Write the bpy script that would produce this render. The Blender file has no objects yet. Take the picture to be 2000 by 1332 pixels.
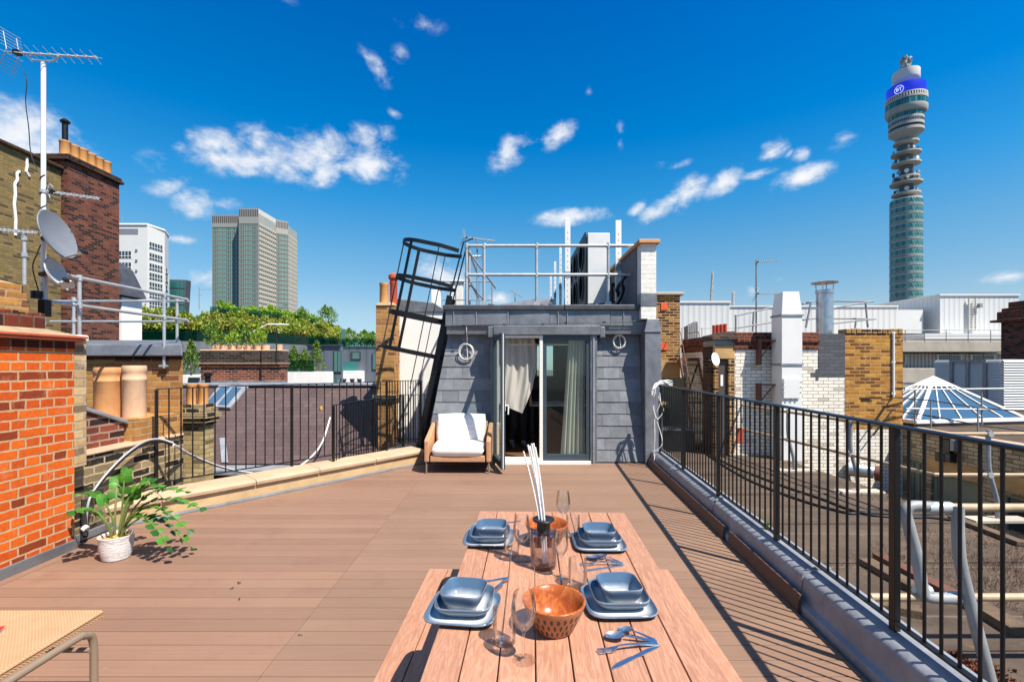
import bpy, math, random
from mathutils import Vector, Matrix, Euler
R = math.radians
scene = bpy.context.scene
rng = random.Random(7)
# ------------------------------------------------------------------ camera, sky, sun, exposure
F, CX, HY, EYE = 920.0, 1000.0, 712.0, 1.6       # focal length and horizon in photo pixels (2000 wide), eye height in metres
cam_d = bpy.data.cameras.new("camera"); cam = bpy.data.objects.new("camera", cam_d)
scene.collection.objects.link(cam); scene.camera = cam
cam.location = (0, 0, EYE); cam.rotation_euler = (R(90), 0, 0)
cam_d.sensor_width = 36; cam_d.lens = 36 * F / 2000; cam_d.shift_y = (HY - 666) / 2000
cam_d.clip_start = 0.05; cam_d.clip_end = 6000
SUN_EL = R(58); SUN_H = Vector((0.755, -0.656)).normalized()
SUN = Vector((SUN_H.x * math.cos(SUN_EL), SUN_H.y * math.cos(SUN_EL), math.sin(SUN_EL)))
sd = bpy.data.lights.new("sun", 'SUN'); sd.energy = 5.0; sd.angle = R(0.5); sd.color = (1.0, 0.94, 0.84)
so = bpy.data.objects.new("sun", sd); scene.collection.objects.link(so)
so.rotation_euler = (-SUN).to_track_quat('-Z', 'Y').to_euler(); so.location = SUN * 50
scene.view_settings.view_transform = 'Standard'; scene.view_settings.look = 'None'
scene.view_settings.exposure = 0.90; scene.view_settings.gamma = 1; scene.view_settings.use_curve_mapping = False
scene.cycles.max_bounces = 8; scene.cycles.transparent_max_bounces = 12; scene.cycles.transmission_bounces = 8

def nd(nt, t, ins=None, **attrs):
    n = nt.nodes.new(t)
    for k, v in attrs.items(): setattr(n, k, v)
    for k, v in (ins or {}).items():
        s = n.inputs[k]
        if isinstance(v, bpy.types.NodeSocket): nt.links.new(v, s)
        else: s.default_value = v
    return n
def mth(nt, op, a, b=0.0, c=None, clamp=False):
    ins = {0: a, 1: b}
    if c is not None: ins[2] = c
    return nd(nt, 'ShaderNodeMath', ins, operation=op, use_clamp=clamp).outputs[0]
def c4(c): return (c[0], c[1], c[2], 1.0) if not isinstance(c, bpy.types.NodeSocket) else c
def mixc(nt, f, a, b, blend='MIX'):
    n = nd(nt, 'ShaderNodeMix', {0: f, 6: c4(a), 7: c4(b)}, data_type='RGBA', blend_type=blend)
    return n.outputs[2]
def ramp(nt, f, a, b, lo=0.0, hi=1.0):
    return nd(nt, 'ShaderNodeMapRange', {0: f, 1: a, 2: b, 3: lo, 4: hi}).outputs[0]
def S(h):
    h = h.lstrip('#'); o = []
    for i in (0, 2, 4):
        c = int(h[i:i+2], 16) / 255
        o.append(c / 12.92 if c <= 0.04045 else ((c + 0.055) / 1.055) ** 2.4)
    return tuple(o)

# world: Nishita sky with scattered fair-weather clouds placed by azimuth and elevation
w = bpy.data.worlds.new("World"); scene.world = w; w.use_nodes = True
wt = w.node_tree; wt.nodes.clear()
sky = nd(wt, 'ShaderNodeTexSky', sky_type='NISHITA', sun_disc=False, sun_elevation=SUN_EL,
         sun_rotation=math.atan2(SUN.x, SUN.y), altitude=0, air_density=1.0, dust_density=0.0, ozone_density=3.0)
tc = nd(wt, 'ShaderNodeTexCoord').outputs['Generated']
sx = nd(wt, 'ShaderNodeSeparateXYZ', {0: tc})
az = mth(wt, 'ARCTAN2', sx.outputs[0], sx.outputs[1])
el = mth(wt, 'ARCSINE', sx.outputs[2])
# grade the clear sky by elevation: pale blue near the horizon (no yellow band), deep azure above, unseen overhead part brightened as added fill
rp_ = nd(wt, 'ShaderNodeValToRGB', {0: mth(wt, 'DIVIDE', el, R(90))})
GRADE = [(0, (.62, .80, 1.15)), (3, (.85, 1.0, 1.18)), (6, (1.02, 1.12, 1.16)), (13, (.66, 1.25, 1.38)), (19, (.20, 1.26, 1.68)), (25, (.0, 1.10, 1.76)), (38, (.0, .88, 1.80)), (46, (.7, 1.2, 1.5)), (58, (2.5, 2.0, 1.55)), (90, (2.8, 2.1, 1.5))]
el_ = rp_.color_ramp.elements if hasattr(rp_, 'color_ramp') else None
while len(el_) < len(GRADE): el_.new(.5)
for e_, (dg, c_) in zip(el_, GRADE): e_.position = dg/90; k_ = .71/4 if dg < 40 else .25; e_.color = (c_[0]*k_, c_[1]*k_, c_[2]*k_, 1)
skyc = nd(wt, 'ShaderNodeVectorMath', {0: sky.outputs[0], 1: nd(wt, 'ShaderNodeVectorMath', {0: rp_.outputs[0], 3: 4.0}, operation='SCALE').outputs[0]}, operation='MULTIPLY').outputs[0]
CLOUDS = [  # photo x, y, half width, half height, tilt, weight
 (425,285,50,22,0,1),(480,312,95,26,4,1.15),(505,280,36,26,0,.9),(570,312,80,34,0,1.1),(640,300,50,32,0,1),(628,338,40,20,20,.9),(715,322,66,26,-4,1.1),
 (712,272,32,18,0,.65),(755,264,14,16,0,.5),(738,136,34,12,-38,.65),(780,106,12,9,0,.35),(325,364,46,13,28,.7),(380,399,38,23,15,.95),(440,400,24,9,10,.5),
 (40,268,130,52,-8,1.3),(110,280,50,26,0,1),(300,320,24,14,0,.3),(372,265,14,8,0,.6),(352,290,14,10,0,.6),(992,300,34,20,35,.9),(1020,286,24,7,15,.5),(1092,266,30,15,25,.95),
 (1120,424,66,13,2,1.15),(1242,411,20,10,30,.8),(1300,398,60,14,28,1),(1345,376,38,22,25,1),(1412,358,44,16,28,1.05),(1480,340,36,8,8,.6),
 (1507,297,26,18,20,.95),(1562,305,18,10,10,.8),(1540,303,10,5,40,.6),(1562,347,52,17,8,1.05),(1648,273,26,13,20,.85),(1330,322,18,6,10,.6),
 (1968,541,48,13,6,1.1),(395,543,42,14,10,.8),(865,535,55,30,0,.9),(975,582,22,10,0,.9),(350,468,28,7,0,.6),(765,221,16,5,-15,.5),(822,48,30,9,0,.35),
 (1212,250,5,8,0,.25),(1150,178,5,4,0,.25),(560,0,14,6,0,.3),(1290,320,8,5,0,.3),(1520,545,12,5,0,.4),(1470,568,10,8,0,.5),(1210,282,5,8,0,.25)]
acc = None
nv = nd(wt, 'ShaderNodeCombineXYZ', {0: az, 1: mth(wt, 'MULTIPLY', el, 1.5), 2: 0.37}).outputs[0]
nz = nd(wt, 'ShaderNodeTexNoise', {'Vector': nv, 'Scale': 17.0, 'Detail': 10.0, 'Roughness': 0.62, 'Distortion': 0.3}).outputs[0]
nz2 = nd(wt, 'ShaderNodeTexNoise', {'Vector': nv, 'Scale': 46.0, 'Detail': 6.0, 'Roughness': 0.6}).outputs[0]
for (px, py, a, b, tl, wg) in CLOUDS:
    d = Vector(((px - CX) / F, 1.0, (HY - py) / F)); L = d.length
    a0 = math.atan2(d.x, d.y); e0 = math.asin(d.z / L)
    k = 1 + (d.x ** 2)
    sa, sb = a * 1.35 / F / k, b * 1.5 / L / F * (1.0 / math.sqrt(k)) * L * 0.95
    dx = mth(wt, 'SUBTRACT', az, a0); dy = mth(wt, 'SUBTRACT', el, e0)
    ct, st = math.cos(R(tl)), math.sin(R(tl))
    ux = mth(wt, 'MULTIPLY_ADD', dx, ct / sa, mth(wt, 'MULTIPLY', dy, st / sa))
    uy = mth(wt, 'MULTIPLY_ADD', dy, ct / sb, mth(wt, 'MULTIPLY', dx, -st / sb))
    r2 = mth(wt, 'MULTIPLY_ADD', ux, ux, mth(wt, 'MULTIPLY', uy, uy))
    v = mth(wt, 'MULTIPLY', mth(wt, 'SUBTRACT', 1.0, mth(wt, 'SQRT', r2)), wg)
    acc = v if acc is None else mth(wt, 'MAXIMUM', acc, v)
nn = mth(wt, 'MULTIPLY_ADD', mth(wt, 'SUBTRACT', nz, 0.5), 2.6, mth(wt, 'MULTIPLY', mth(wt, 'SUBTRACT', nz2, 0.5), 0.9))
dens = mth(wt, 'ADD', acc, nn)
cl = nd(wt, 'ShaderNodeMapRange', {0: dens, 1: -0.12, 2: 1.15, 3: 0.0, 4: 0.95}, interpolation_type='SMOOTHSTEP').outputs[0]
cl = mth(wt, 'MULTIPLY', cl, ramp(wt, acc, -0.15, 0.25))
core = ramp(wt, dens, 0.5, 1.5)
clc = mixc(wt, core, (5.4, 5.9, 6.6), (7.3, 7.3, 7.4))
fin = mixc(wt, cl, skyc, clc)
w.cycles.sampling_method = 'MANUAL'; w.cycles.sample_map_resolution = 512
bg = nd(wt, 'ShaderNodeBackground', {0: fin, 1: 0.075})
wo = nd(wt, 'ShaderNodeOutputWorld', {0: bg.outputs[0]})

# ------------------------------------------------------------------ helpers
def P(px, py, Y): return Vector(((px - CX) / F * Y, Y, EYE + (HY - py) / F * Y))
def G(px, py, z=0.0):
    Y = (EYE - z) * F / (py - HY); return Vector(((px - CX) / F * Y, Y, z))
class MB:
    def __init__(s, off=(0, 0, 0)): s.v = []; s.f = []; s.o = Vector(off); s.mi = []; s.cur = 0
    def add(s, vs, fs):
        n = len(s.v); s.v += [tuple(Vector(p) - s.o) for p in vs]; s.f += [tuple(i + n for i in f) for f in fs]; s.mi += [s.cur]*len(fs); return s
    def box(s, x0, x1, y0, y1, z0, z1):
        vs = [(x0,y0,z0),(x1,y0,z0),(x1,y1,z0),(x0,y1,z0),(x0,y0,z1),(x1,y0,z1),(x1,y1,z1),(x0,y1,z1)]
        return s.add(vs, [(0,3,2,1),(4,5,6,7),(0,1,5,4),(1,2,6,5),(2,3,7,6),(3,0,4,7)])
    def hexa(s, b, t):     # bottom quad, top quad
        return s.add(list(b) + list(t), [(0,3,2,1),(4,5,6,7),(0,1,5,4),(1,2,6,5),(2,3,7,6),(3,0,4,7)])
    def obox(s, c, sz, rot=(0, 0, 0)):
        M = Matrix.Translation(Vector(c)) @ (rot.to_4x4() if isinstance(rot, Matrix) else Euler(rot).to_matrix().to_4x4())
        h = [x / 2 for x in sz]
        vs = [M @ Vector((a*h[0], b*h[1], d*h[2])) for a, b, d in ((-1,-1,-1),(1,-1,-1),(1,1,-1),(-1,1,-1),(-1,-1,1),(1,-1,1),(1,1,1),(-1,1,1))]
        return s.add(vs, [(0,3,2,1),(4,5,6,7),(0,1,5,4),(1,2,6,5),(2,3,7,6),(3,0,4,7)])
    def bar(s, a, b, wd, ht, up=(0, 0, 1)):   # rectangular bar between two points
        a, b = Vector(a), Vector(b); d = (b - a).normalized(); up = Vector(up)
        x = d.cross(up)
        if x.length < 1e-4: x = d.cross(Vector((1, 0, 0)))
        x.normalize(); u = x.cross(d)
        q = lambda p: [p - x*wd/2 - u*ht/2, p + x*wd/2 - u*ht/2, p + x*wd/2 + u*ht/2, p - x*wd/2 + u*ht/2]
        return s.add(q(a) + q(b), [(3,2,1,0),(4,5,6,7),(0,1,5,4),(1,2,6,5),(2,3,7,6),(3,0,4,7)])
    def tube(s, pts, r, n=8, closed=False, cap=True):
        pts = [Vector(p) for p in pts]; k = len(pts); vs = []; prev = None
        for i, p in enumerate(pts):
            a = pts[(i-1) % k] if (closed or i > 0) else p; b = pts[(i+1) % k] if (closed or i < k-1) else p
            d = (b - a).normalized()
            if prev is None:
                x = d.cross(Vector((0, 0, 1)))
                if x.length < 1e-3: x = d.cross(Vector((1, 0, 0)))
            else: x = prev - d * prev.dot(d)
            x.normalize(); prev = x; y = d.cross(x)
            rr = r[i] if isinstance(r, (list, tuple)) else r
            vs += [p + (x*math.cos(2*math.pi*j/n) + y*math.sin(2*math.pi*j/n))*rr for j in range(n)]
        fs = []
        for i in range(k if closed else k-1):
            for j in range(n):
                a, b = i*n + j, i*n + (j+1) % n; c, d = ((i+1) % k)*n + (j+1) % n, ((i+1) % k)*n + j
                fs.append((a, b, c, d))
        if cap and not closed: fs += [tuple(range(n))[::-1], tuple((k-1)*n + j for j in range(n))]
        return s.add(vs, fs)
    def lathe(s, prof, c=(0, 0, 0), n=24, sx=1, sy=1, closed=False, caps=True):   # profile of (r, z)
        c = Vector(c); k = len(prof); vs = []
        for (r, z) in prof:
            vs += [c + Vector((r*sx*math.cos(2*math.pi*j/n), r*sy*math.sin(2*math.pi*j/n), z)) for j in range(n)]
        fs = []
        for i in range(k if closed else k-1):
            for j in range(n): fs.append((i*n+j, i*n+(j+1) % n, ((i+1) % k)*n+(j+1) % n, ((i+1) % k)*n+j))
        if not closed and caps:
            if prof[0][0] > 1e-5: fs.append(tuple(range(n))[::-1])
            if prof[-1][0] > 1e-5: fs.append(tuple((k-1)*n+j for j in range(n)))
        return s.add(vs, fs)
    def prism(s, poly, z0, z1):   # polygon in plan (counter clockwise)
        n = len(poly); vs = [(p[0], p[1], z0) for p in poly] + [(p[0], p[1], z1) for p in poly]
        return s.add(vs, [tuple(range(n))[::-1], tuple(range(n, 2*n))] + [(i, (i+1) % n, n+(i+1) % n, n+i) for i in range(n)])
    def slab(s, face, d):   # polygon of 3-D points given thickness along vector d
        n = len(face); d = Vector(d); a = [Vector(p) for p in face]
        return s.add(a + [p + d for p in a], [tuple(range(n))[::-1], tuple(range(n, 2*n))] + [(i, (i+1) % n, n+(i+1) % n, n+i) for i in range(n)])
    def sweep(s, prof, path, closed_prof=True):   # profile (out, z) swept along plan path [(point, outward normal)]
        k = len(prof); vs = []
        for (p, nrm) in path:
            for (o, z) in prof: vs.append(Vector((p[0] + nrm[0]*o, p[1] + nrm[1]*o, z)))
        fs = []
        for i in range(len(path)-1):
            for j in range(k if closed_prof else k-1):
                a, b = i*k+j, i*k+(j+1) % k; fs.append((a, b, b+k, a+k))
        if closed_prof: fs += [tuple(range(k))[::-1], tuple((len(path)-1)*k + j for j in range(k))]
        return s.add(vs, fs)
    def grid(s, fn, nu, nv):
        vs = [fn(i/nu, j/nv) for j in range(nv+1) for i in range(nu+1)]
        return s.add(vs, [(j*(nu+1)+i, j*(nu+1)+i+1, (j+1)*(nu+1)+i+1, (j+1)*(nu+1)+i) for j in range(nv) for i in range(nu)])
    def leaf(s, c, size, q, ratio=0.5):
        c = Vector(c); x = q @ Vector((1,0,0)); y = q @ Vector((0,1,0)); z = q @ Vector((0,0,1))
        a = size; b = size*ratio
        return s.add([c, c + x*a*.5 + y*b*.5 + z*b*.12, c + x*a, c + x*a*.5 - y*b*.5 + z*b*.12], [(0, 1, 2, 3)])
    def build(s, name, mat, parent=None, smooth=False, bevel=0, sharp=35, seg=2, mods=None):
        me = bpy.data.meshes.new(name); me.from_pydata(s.v, [], s.f); me.update()
        if smooth:
            me.polygons.foreach_set('use_smooth', [True]*len(me.polygons)); me.set_sharp_from_angle(angle=R(sharp))
        o = bpy.data.objects.new(name, me); scene.collection.objects.link(o)
        if any(s.mi): me.polygons.foreach_set('material_index', s.mi)
        for m_ in (mat if isinstance(mat, list) else [mat]): me.materials.append(m_)
        if parent is not None: o.parent = parent
        else: pass
        if bevel:
            b = o.modifiers.new('bevel', 'BEVEL'); b.width = bevel; b.segments = seg; b.limit_method = 'ANGLE'; b.angle_limit = R(40)
        return o
def tag(o, label=None, cat=None, group=None, kind=None):
    if label: o['label'] = label
    if cat: o['category'] = cat
    if group: o['group'] = group
    if kind: o['kind'] = kind
    elif label: o['kind'] = 'thing'
    return o
def struct(o): o['kind'] = 'structure'; return o
def thing(name, label, cat, loc=(0, 0, 0), rz=0, group=None, rot=None):
    o = bpy.data.objects.new(name, None); scene.collection.objects.link(o); o.empty_display_size = .1
    o.location = loc; o.rotation_euler = rot or (0, 0, rz)
    return tag(o, label, cat, group)
def wmb(t): return MB(t.location)      # mesh builder fed with world points for a thing that is not rotated
def copy_tree(o, parent=None):
    c = o.copy(); scene.collection.objects.link(c)
    if parent is not None: c.parent = parent
    for ch in list(o.children): copy_tree(ch, c)
    return c
def lerp(a, b, t): return a + (b - a) * t
def smooth_path(pts, n=6):     # Catmull-Rom through points
    pts = [Vector(p) for p in pts]; out = []
    for i in range(len(pts)-1):
        p0 = pts[max(i-1, 0)]; p1 = pts[i]; p2 = pts[i+1]; p3 = pts[min(i+2, len(pts)-1)]
        for k in range(n):
            t = k/n
            out.append(0.5*((2*p1) + (p2-p0)*t + (2*p0-5*p1+4*p2-p3)*t*t + (3*p1-p0-3*p2+p3)*t**3))
    out.append(pts[-1]); return out
def rq(r=rng): return Euler((r.uniform(0, 6.28), r.uniform(0, 6.28), r.uniform(0, 6.28))).to_quaternion()
# ------------------------------------------------------------------ materials
def base(name):
    m = bpy.data.materials.new(name); m.use_nodes = True; nt = m.node_tree; nt.nodes.clear()
    b = nd(nt, 'ShaderNodeBsdfPrincipled'); o = nd(nt, 'ShaderNodeOutputMaterial', {0: b.outputs[0]})
    return m, nt, b
def lk(nt, b, **kw):
    names = {'col': 'Base Color', 'rough': 'Roughness', 'metal': 'Metallic', 'nrm': 'Normal', 'spec': 'Specular IOR Level', 'trans': 'Transmission Weight', 'ior': 'IOR', 'alpha': 'Alpha', 'coat': 'Coat Weight'}
    for k, v in kw.items():
        s = b.inputs[names[k]]
        if isinstance(v, bpy.types.NodeSocket): nt.links.new(v, s)
        else: s.default_value = c4(v) if k == 'col' else v
def objc(nt): return nd(nt, 'ShaderNodeTexCoord').outputs['Object']
def noise(nt, v, sc, det=4, rough=.55, dist=0, dim='3D'):
    return nd(nt, 'ShaderNodeTexNoise', {'Vector': v, 'Scale': sc, 'Detail': det, 'Roughness': rough, 'Distortion': dist}).outputs[0]
def bump(nt, h, st, dist, nrm=None):
    ins = {'Strength': st, 'Distance': dist, 'Height': h}
    if nrm is not None: ins['Normal'] = nrm
    return nd(nt, 'ShaderNodeBump', ins).outputs[0]
def scalev(nt, v, s): return nd(nt, 'ShaderNodeMapping', {0: v, 3: s}).outputs[0]
def island(nt): return nd(nt, 'ShaderNodeNewGeometry').outputs['Random Per Island']
def mul(c, k): return tuple(x*k for x in c)

def plain(name, col, rough=.6, metal=0.0, var=.12, scale=6, bmp=.0, bscale=60, isl=0.0, spec=.5, coat=0.0, grime=0.0):
    m, nt, b = base(name); v = objc(nt)
    n = noise(nt, v, scale, 5, .6)
    c = mixc(nt, ramp(nt, n, .3, .7), mul(col, 1-var), mul(col, 1+var))
    if isl: c = mixc(nt, mth(nt, 'MULTIPLY', island(nt), 1.0), mixc(nt, 1.0, c, (1-isl,)*3, 'MULTIPLY'), mixc(nt, 1.0, c, (1+isl,)*3, 'MULTIPLY'))
    if grime:
        g = ramp(nt, noise(nt, scalev(nt, v, (1, 1, .35)), scale*.7, 8, .7), .52, .7)
        c = mixc(nt, mth(nt, 'MULTIPLY', g, grime), c, mul(col, .35))
    lk(nt, b, col=c, rough=ramp(nt, n, .2, .8, max(rough-.08, .02), min(rough+.08, 1)), metal=metal, spec=spec, coat=coat)
    if bmp: lk(nt, b, nrm=bump(nt, noise(nt, v, bscale, 6, .6), bmp, .01))
    return m

def brick(name, c1, c2, mort, bw=.225, rh=.075, ms=.010, squash=1.0, dark=None, dk=.5, pale=None, pl=.4, rough=.85, glaze=False, bst=.6, off=.5, seed=0.0, vscale=1.0):
    m, nt, b = base(name); v = objc(nt)
    s = nd(nt, 'ShaderNodeSeparateXYZ', {0: v})
    u = mth(nt, 'ADD', s.outputs[0], s.outputs[1])
    wob = mth(nt, 'MULTIPLY', mth(nt, 'SUBTRACT', noise(nt, v, 11.0, 3), .5), .018)
    vec = nd(nt, 'ShaderNodeCombineXYZ', {0: mth(nt, 'ADD', u, mth(nt, 'ADD', wob, 40+seed)), 1: mth(nt, 'ADD', s.outputs[2], mth(nt, 'ADD', wob, 40)), 2: 0.0}).outputs[0]
    br = nd(nt, 'ShaderNodeTexBrick', {'Vector': vec, 'Color1': c4(c1), 'Color2': c4(c2), 'Mortar': c4(mort), 'Scale': 1.0, 'Mortar Size': ms, 'Mortar Smooth': .25, 'Bias': 0.0, 'Brick Width': bw, 'Row Height': rh},
            squash=squash, squash_frequency=2, offset=off, offset_frequency=2)
    fac = br.outputs['Fac']; col = br.outputs['Color']
    # every brick its own shade: a second brick lattice gives a per-brick random value
    br2 = nd(nt, 'ShaderNodeTexBrick', {'Vector': vec, 'Color1': (0, 0, 0, 1), 'Color2': (1, 1, 1, 1), 'Mortar': (0.5, .5, .5, 1), 'Scale': 1.0, 'Mortar Size': 0.0, 'Bias': 0.0, 'Brick Width': bw, 'Row Height': rh},
             squash=squash, squash_frequency=2, offset=off, offset_frequency=2)
    rnd = br2.outputs['Color']
    wn = nd(nt, 'ShaderNodeTexWhiteNoise', {'Vector': rnd}, noise_dimensions='3D').outputs[0]
    if dark is not None: col = mixc(nt, mth(nt, 'MULTIPLY', mth(nt, 'SUBTRACT', 1.0, fac), mth(nt, 'GREATER_THAN', wn, 1-dk*.5)), col, dark)
    fine = noise(nt, v, 34*vscale, 6, .65)
    col = mixc(nt, ramp(nt, fine, .25, .75), mixc(nt, 1.0, col, (.80, .78, .76), 'MULTIPLY'), mixc(nt, 1.0, col, (1.16, 1.14, 1.12), 'MULTIPLY'))
    if dark is not None:
        big = ramp(nt, noise(nt, scalev(nt, v, (1, 1, 1.6)), 1.3*vscale, 7, .65), .48, .72)
        col = mixc(nt, mth(nt, 'MULTIPLY', big, dk), col, dark)
    if pale is not None:
        pn = ramp(nt, noise(nt, v, 7.0*vscale, 8, .7), .55, .68)
        col = mixc(nt, mth(nt, 'MULTIPLY', pn, pl), col, pale)
    lk(nt, b, col=col, rough=(ramp(nt, fac, 0, 1, .22, .8) if glaze else rough), spec=.5 if glaze else .25)
    hgt = mth(nt, 'MULTIPLY_ADD', mth(nt, 'SUBTRACT', 1.0, fac), 1.0, mth(nt, 'MULTIPLY', fine, .0 if glaze else .45))
    lk(nt, b, nrm=bump(nt, hgt, bst, .006))
    return m

def glass_mat(name, tint=(1, 1, 1), rough=0.0, ior=1.45):   # thin pane: see-through with sky reflections
    m = bpy.data.materials.new(name); m.use_nodes = True; nt = m.node_tree; nt.nodes.clear()
    bf = nd(nt, 'ShaderNodeNewGeometry').outputs['Backfacing']; fr = nd(nt, 'ShaderNodeFresnel', {'IOR': ramp(nt, bf, 0, 1, ior, 1/ior)}).outputs[0]
    tr = nd(nt, 'ShaderNodeBsdfTransparent', {0: c4(tint)}); gl = nd(nt, 'ShaderNodeBsdfGlossy', {0: (1, 1, 1, 1), 1: rough})
    mx = nd(nt, 'ShaderNodeMixShader', {0: fr, 1: tr.outputs[0], 2: gl.outputs[0]}); nd(nt, 'ShaderNodeOutputMaterial', {0: mx.outputs[0]})
    return m
def clear_glass(name, tint=(1, 1, 1)):    # drinking glasses: refracting glass that still lets the sun through (cheap caustic)
    m = bpy.data.materials.new(name); m.use_nodes = True; nt = m.node_tree; nt.nodes.clear()
    lw = nd(nt, 'ShaderNodeLayerWeight', {0: .25})
    tr = nd(nt, 'ShaderNodeBsdfTransparent', {0: mixc(nt, mth(nt, 'POWER', lw.outputs[1], 2.5), tint, mul(tint, .88))}); gl = nd(nt, 'ShaderNodeBsdfGlossy', {0: (1, 1, 1, 1), 1: .02})
    f2 = ramp(nt, lw.outputs[0], 0, 1, .035, .75)
    mx = nd(nt, 'ShaderNodeMixShader', {0: f2, 1: tr.outputs[0], 2: gl.outputs[0]}); nd(nt, 'ShaderNodeOutputMaterial', {0: mx.outputs[0]})
    return m
def leaf_mat(name, a, b_, c=None, tr=.25):
    m, nt, b = base(name); i = island(nt)
    col = mixc(nt, i, a, b_)
    if c is not None: col = mixc(nt, mth(nt, 'MULTIPLY', ramp(nt, noise(nt, objc(nt), 1.6, 3), .48, .66), .55), col, c)
    lk(nt, b, col=col, rough=.5, spec=.35)
    t = nd(nt, 'ShaderNodeBsdfTranslucent', {0: col}); mx = nd(nt, 'ShaderNodeMixShader', {0: tr, 1: b.outputs[0], 2: t.outputs[0]})
    nd(nt, 'ShaderNodeOutputMaterial', {0: mx.outputs[0]}); nt.nodes.remove([n for n in nt.nodes if n.type == 'OUTPUT_MATERIAL'][0])
    return m
def wood_mat(name, a, b_, dark, along=1, sc=1.0, rough=.55, isl=.12, gr=(22, 2.0)):
    m, nt, b = base(name); v = objc(nt); i = island(nt)
    off = nd(nt, 'ShaderNodeCombineXYZ', {0: mth(nt, 'MULTIPLY', i, 37.0), 1: mth(nt, 'MULTIPLY', i, 91.0), 2: mth(nt, 'MULTIPLY', i, 17.0)}).outputs[0]
    vv = nd(nt, 'ShaderNodeVectorMath', {0: v, 1: off}, operation='ADD').outputs[0]
    s3 = [gr[0]*sc]*3; s3[along] = gr[1]*sc
    st = scalev(nt, vv, tuple(s3))
    n1 = noise(nt, st, 1.0, 6, .6, 1.4); n2 = noise(nt, scalev(nt, vv, tuple(x*4.5 for x in s3)), 1.0, 4, .6)
    ring = mth(nt, 'ABSOLUTE', mth(nt, 'SINE', mth(nt, 'MULTIPLY', n1, 26.0)))
    col = mixc(nt, ramp(nt, ring, 0, 1), a, b_)
    col = mixc(nt, mth(nt, 'MULTIPLY', ramp(nt, n2, .5, .75), .5), col, dark)
    col = mixc(nt, i, mixc(nt, 1.0, col, (1-isl,)*3, 'MULTIPLY'), mixc(nt, 1.0, col, (1+isl,)*3, 'MULTIPLY'))
    lk(nt, b, col=col, rough=rough, nrm=bump(nt, n2, .12, .004), spec=.4)
    return m

MT = {}
# deck: grooved composite boards
m, nt, b = base('deck_boards'); v = objc(nt); i = island(nt)
st = noise(nt, scalev(nt, v, (1.2, 60, 1)), 1.0, 5, .65); bl = noise(nt, v, .8, 5, .6); sp = noise(nt, v, 9, 6, .7)
col = mixc(nt, ramp(nt, st, .3, .7), S('#7a5d4d'), S('#846654'))
col = mixc(nt, mth(nt, 'MULTIPLY', ramp(nt, bl, .42, .68), .5), col, S('#8a6d58'))
col = mixc(nt, i, mixc(nt, 1.0, col, (.90, .90, .90), 'MULTIPLY'), mixc(nt, 1.0, col, (1.08, 1.08, 1.08), 'MULTIPLY'))
col = mixc(nt, mth(nt, 'MULTIPLY', ramp(nt, sp, .66, .74), .5), col, S('#a18772'))
col = mixc(nt, mth(nt, 'MULTIPLY', ramp(nt, noise(nt, v, 1.9, 9, .75), .55, .72), .5), col, S('#6f5142'))
gy = nd(nt, 'ShaderNodeSeparateXYZ', {0: v}).outputs[1]
gr = mth(nt, 'SINE', mth(nt, 'MULTIPLY', gy, 2*math.pi/.0105))
bx_ = mth(nt, 'GREATER_THAN', nd(nt, 'ShaderNodeSeparateXYZ', {0: v}).outputs[0], -1.29)       # boards right of the straight joint come from a greyer batch
col = mixc(nt, bx_, col, mixc(nt, 1.0, col, (.975, 1.012, 1.012), 'MULTIPLY'))
lk(nt, b, col=col, rough=.62, spec=.3, nrm=bump(nt, mth(nt, 'ADD', mth(nt, 'MULTIPLY', gr, .25), st), .22, .003)); MT['deck'] = m
MT['fascia_board'] = plain('fascia_board', S('#5d4136'), .6, var=.18, scale=14, bmp=.2)
MT['orange_brick'] = brick('orange_brick', S('#da661a'), S('#b64612'), S('#bd9a74'), squash=.5, ms=.0092, dark=S('#83361c'), dk=.17, pale=S('#c98a66'), pl=.35, bst=1.0)
MT['dark_red_brick'] = brick('dark_red_brick', S('#7d3420'), S('#54261c'), S('#6e5344'), bw=.1125, rh=.2, dark=S('#3a1d18'), dk=.5)
MT['cream_brick'] = brick('cream_brick', S('#c6ab7e'), S('#b3966a'), S('#a3927a'), dark=S('#7a6850'), dk=.25, pale=S('#d8c8b0'), pl=.6)
MT['stock_brick'] = brick('stock_brick', S('#b98a4a'), S('#98683a'), S('#a58a66'), ms=.010, dark=S('#7a5130'), dk=.35, pale=S('#c3a274'), pl=.35)
MT['sooty_brick'] = brick('sooty_brick', S('#9c8b68'), S('#7b6b50'), S('#b3a07e'), dark=S('#29241f'), dk=.85, pale=S('#b6a583'), pl=.35)
MT['yellow_wall_brick'] = brick('yellow_wall_brick', S('#8d774a'), S('#74623e'), S('#6f6248'), dark=S('#4e4531'), dk=.35)
MT['brown_brick'] = brick('brown_brick', S('#7d4634'), S('#5a352c'), S('#6d564b'), ms=.008, dark=S('#2f1e1c'), dk=.6)
MT['dark_brown_brick'] = brick('dark_brown_brick', S('#4b3024'), S('#35221c'), S('#4f4038'), dark=S('#1f1512'), dk=.7)
MT['pale_brick'] = brick('pale_brick', S('#b9a77a'), S('#a08a5c'), S('#8f8062'), dark=S('#6a5a40'), dk=.3)
MT['white_brick'] = brick('white_brick', S('#eee8dc'), S('#e2dbcc'), S('#857c70'), ms=.007, dark=S('#bfb5a4'), dk=.10, glaze=True, bst=.4)
MT['cream_glazed'] = brick('cream_glazed', S('#b3a382'), S('#9d8c6b'), S('#504538'), ms=.008, dark=S('#7d6b4e'), dk=.4, glaze=True, bst=.4)
MT['white_paint_brick'] = brick('white_paint_brick', S('#e8e5de'), S('#e0dcd4'), S('#d2cdc4'), ms=.006, pale=S('#cfc8bc'), pl=.2, bst=.35)
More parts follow.
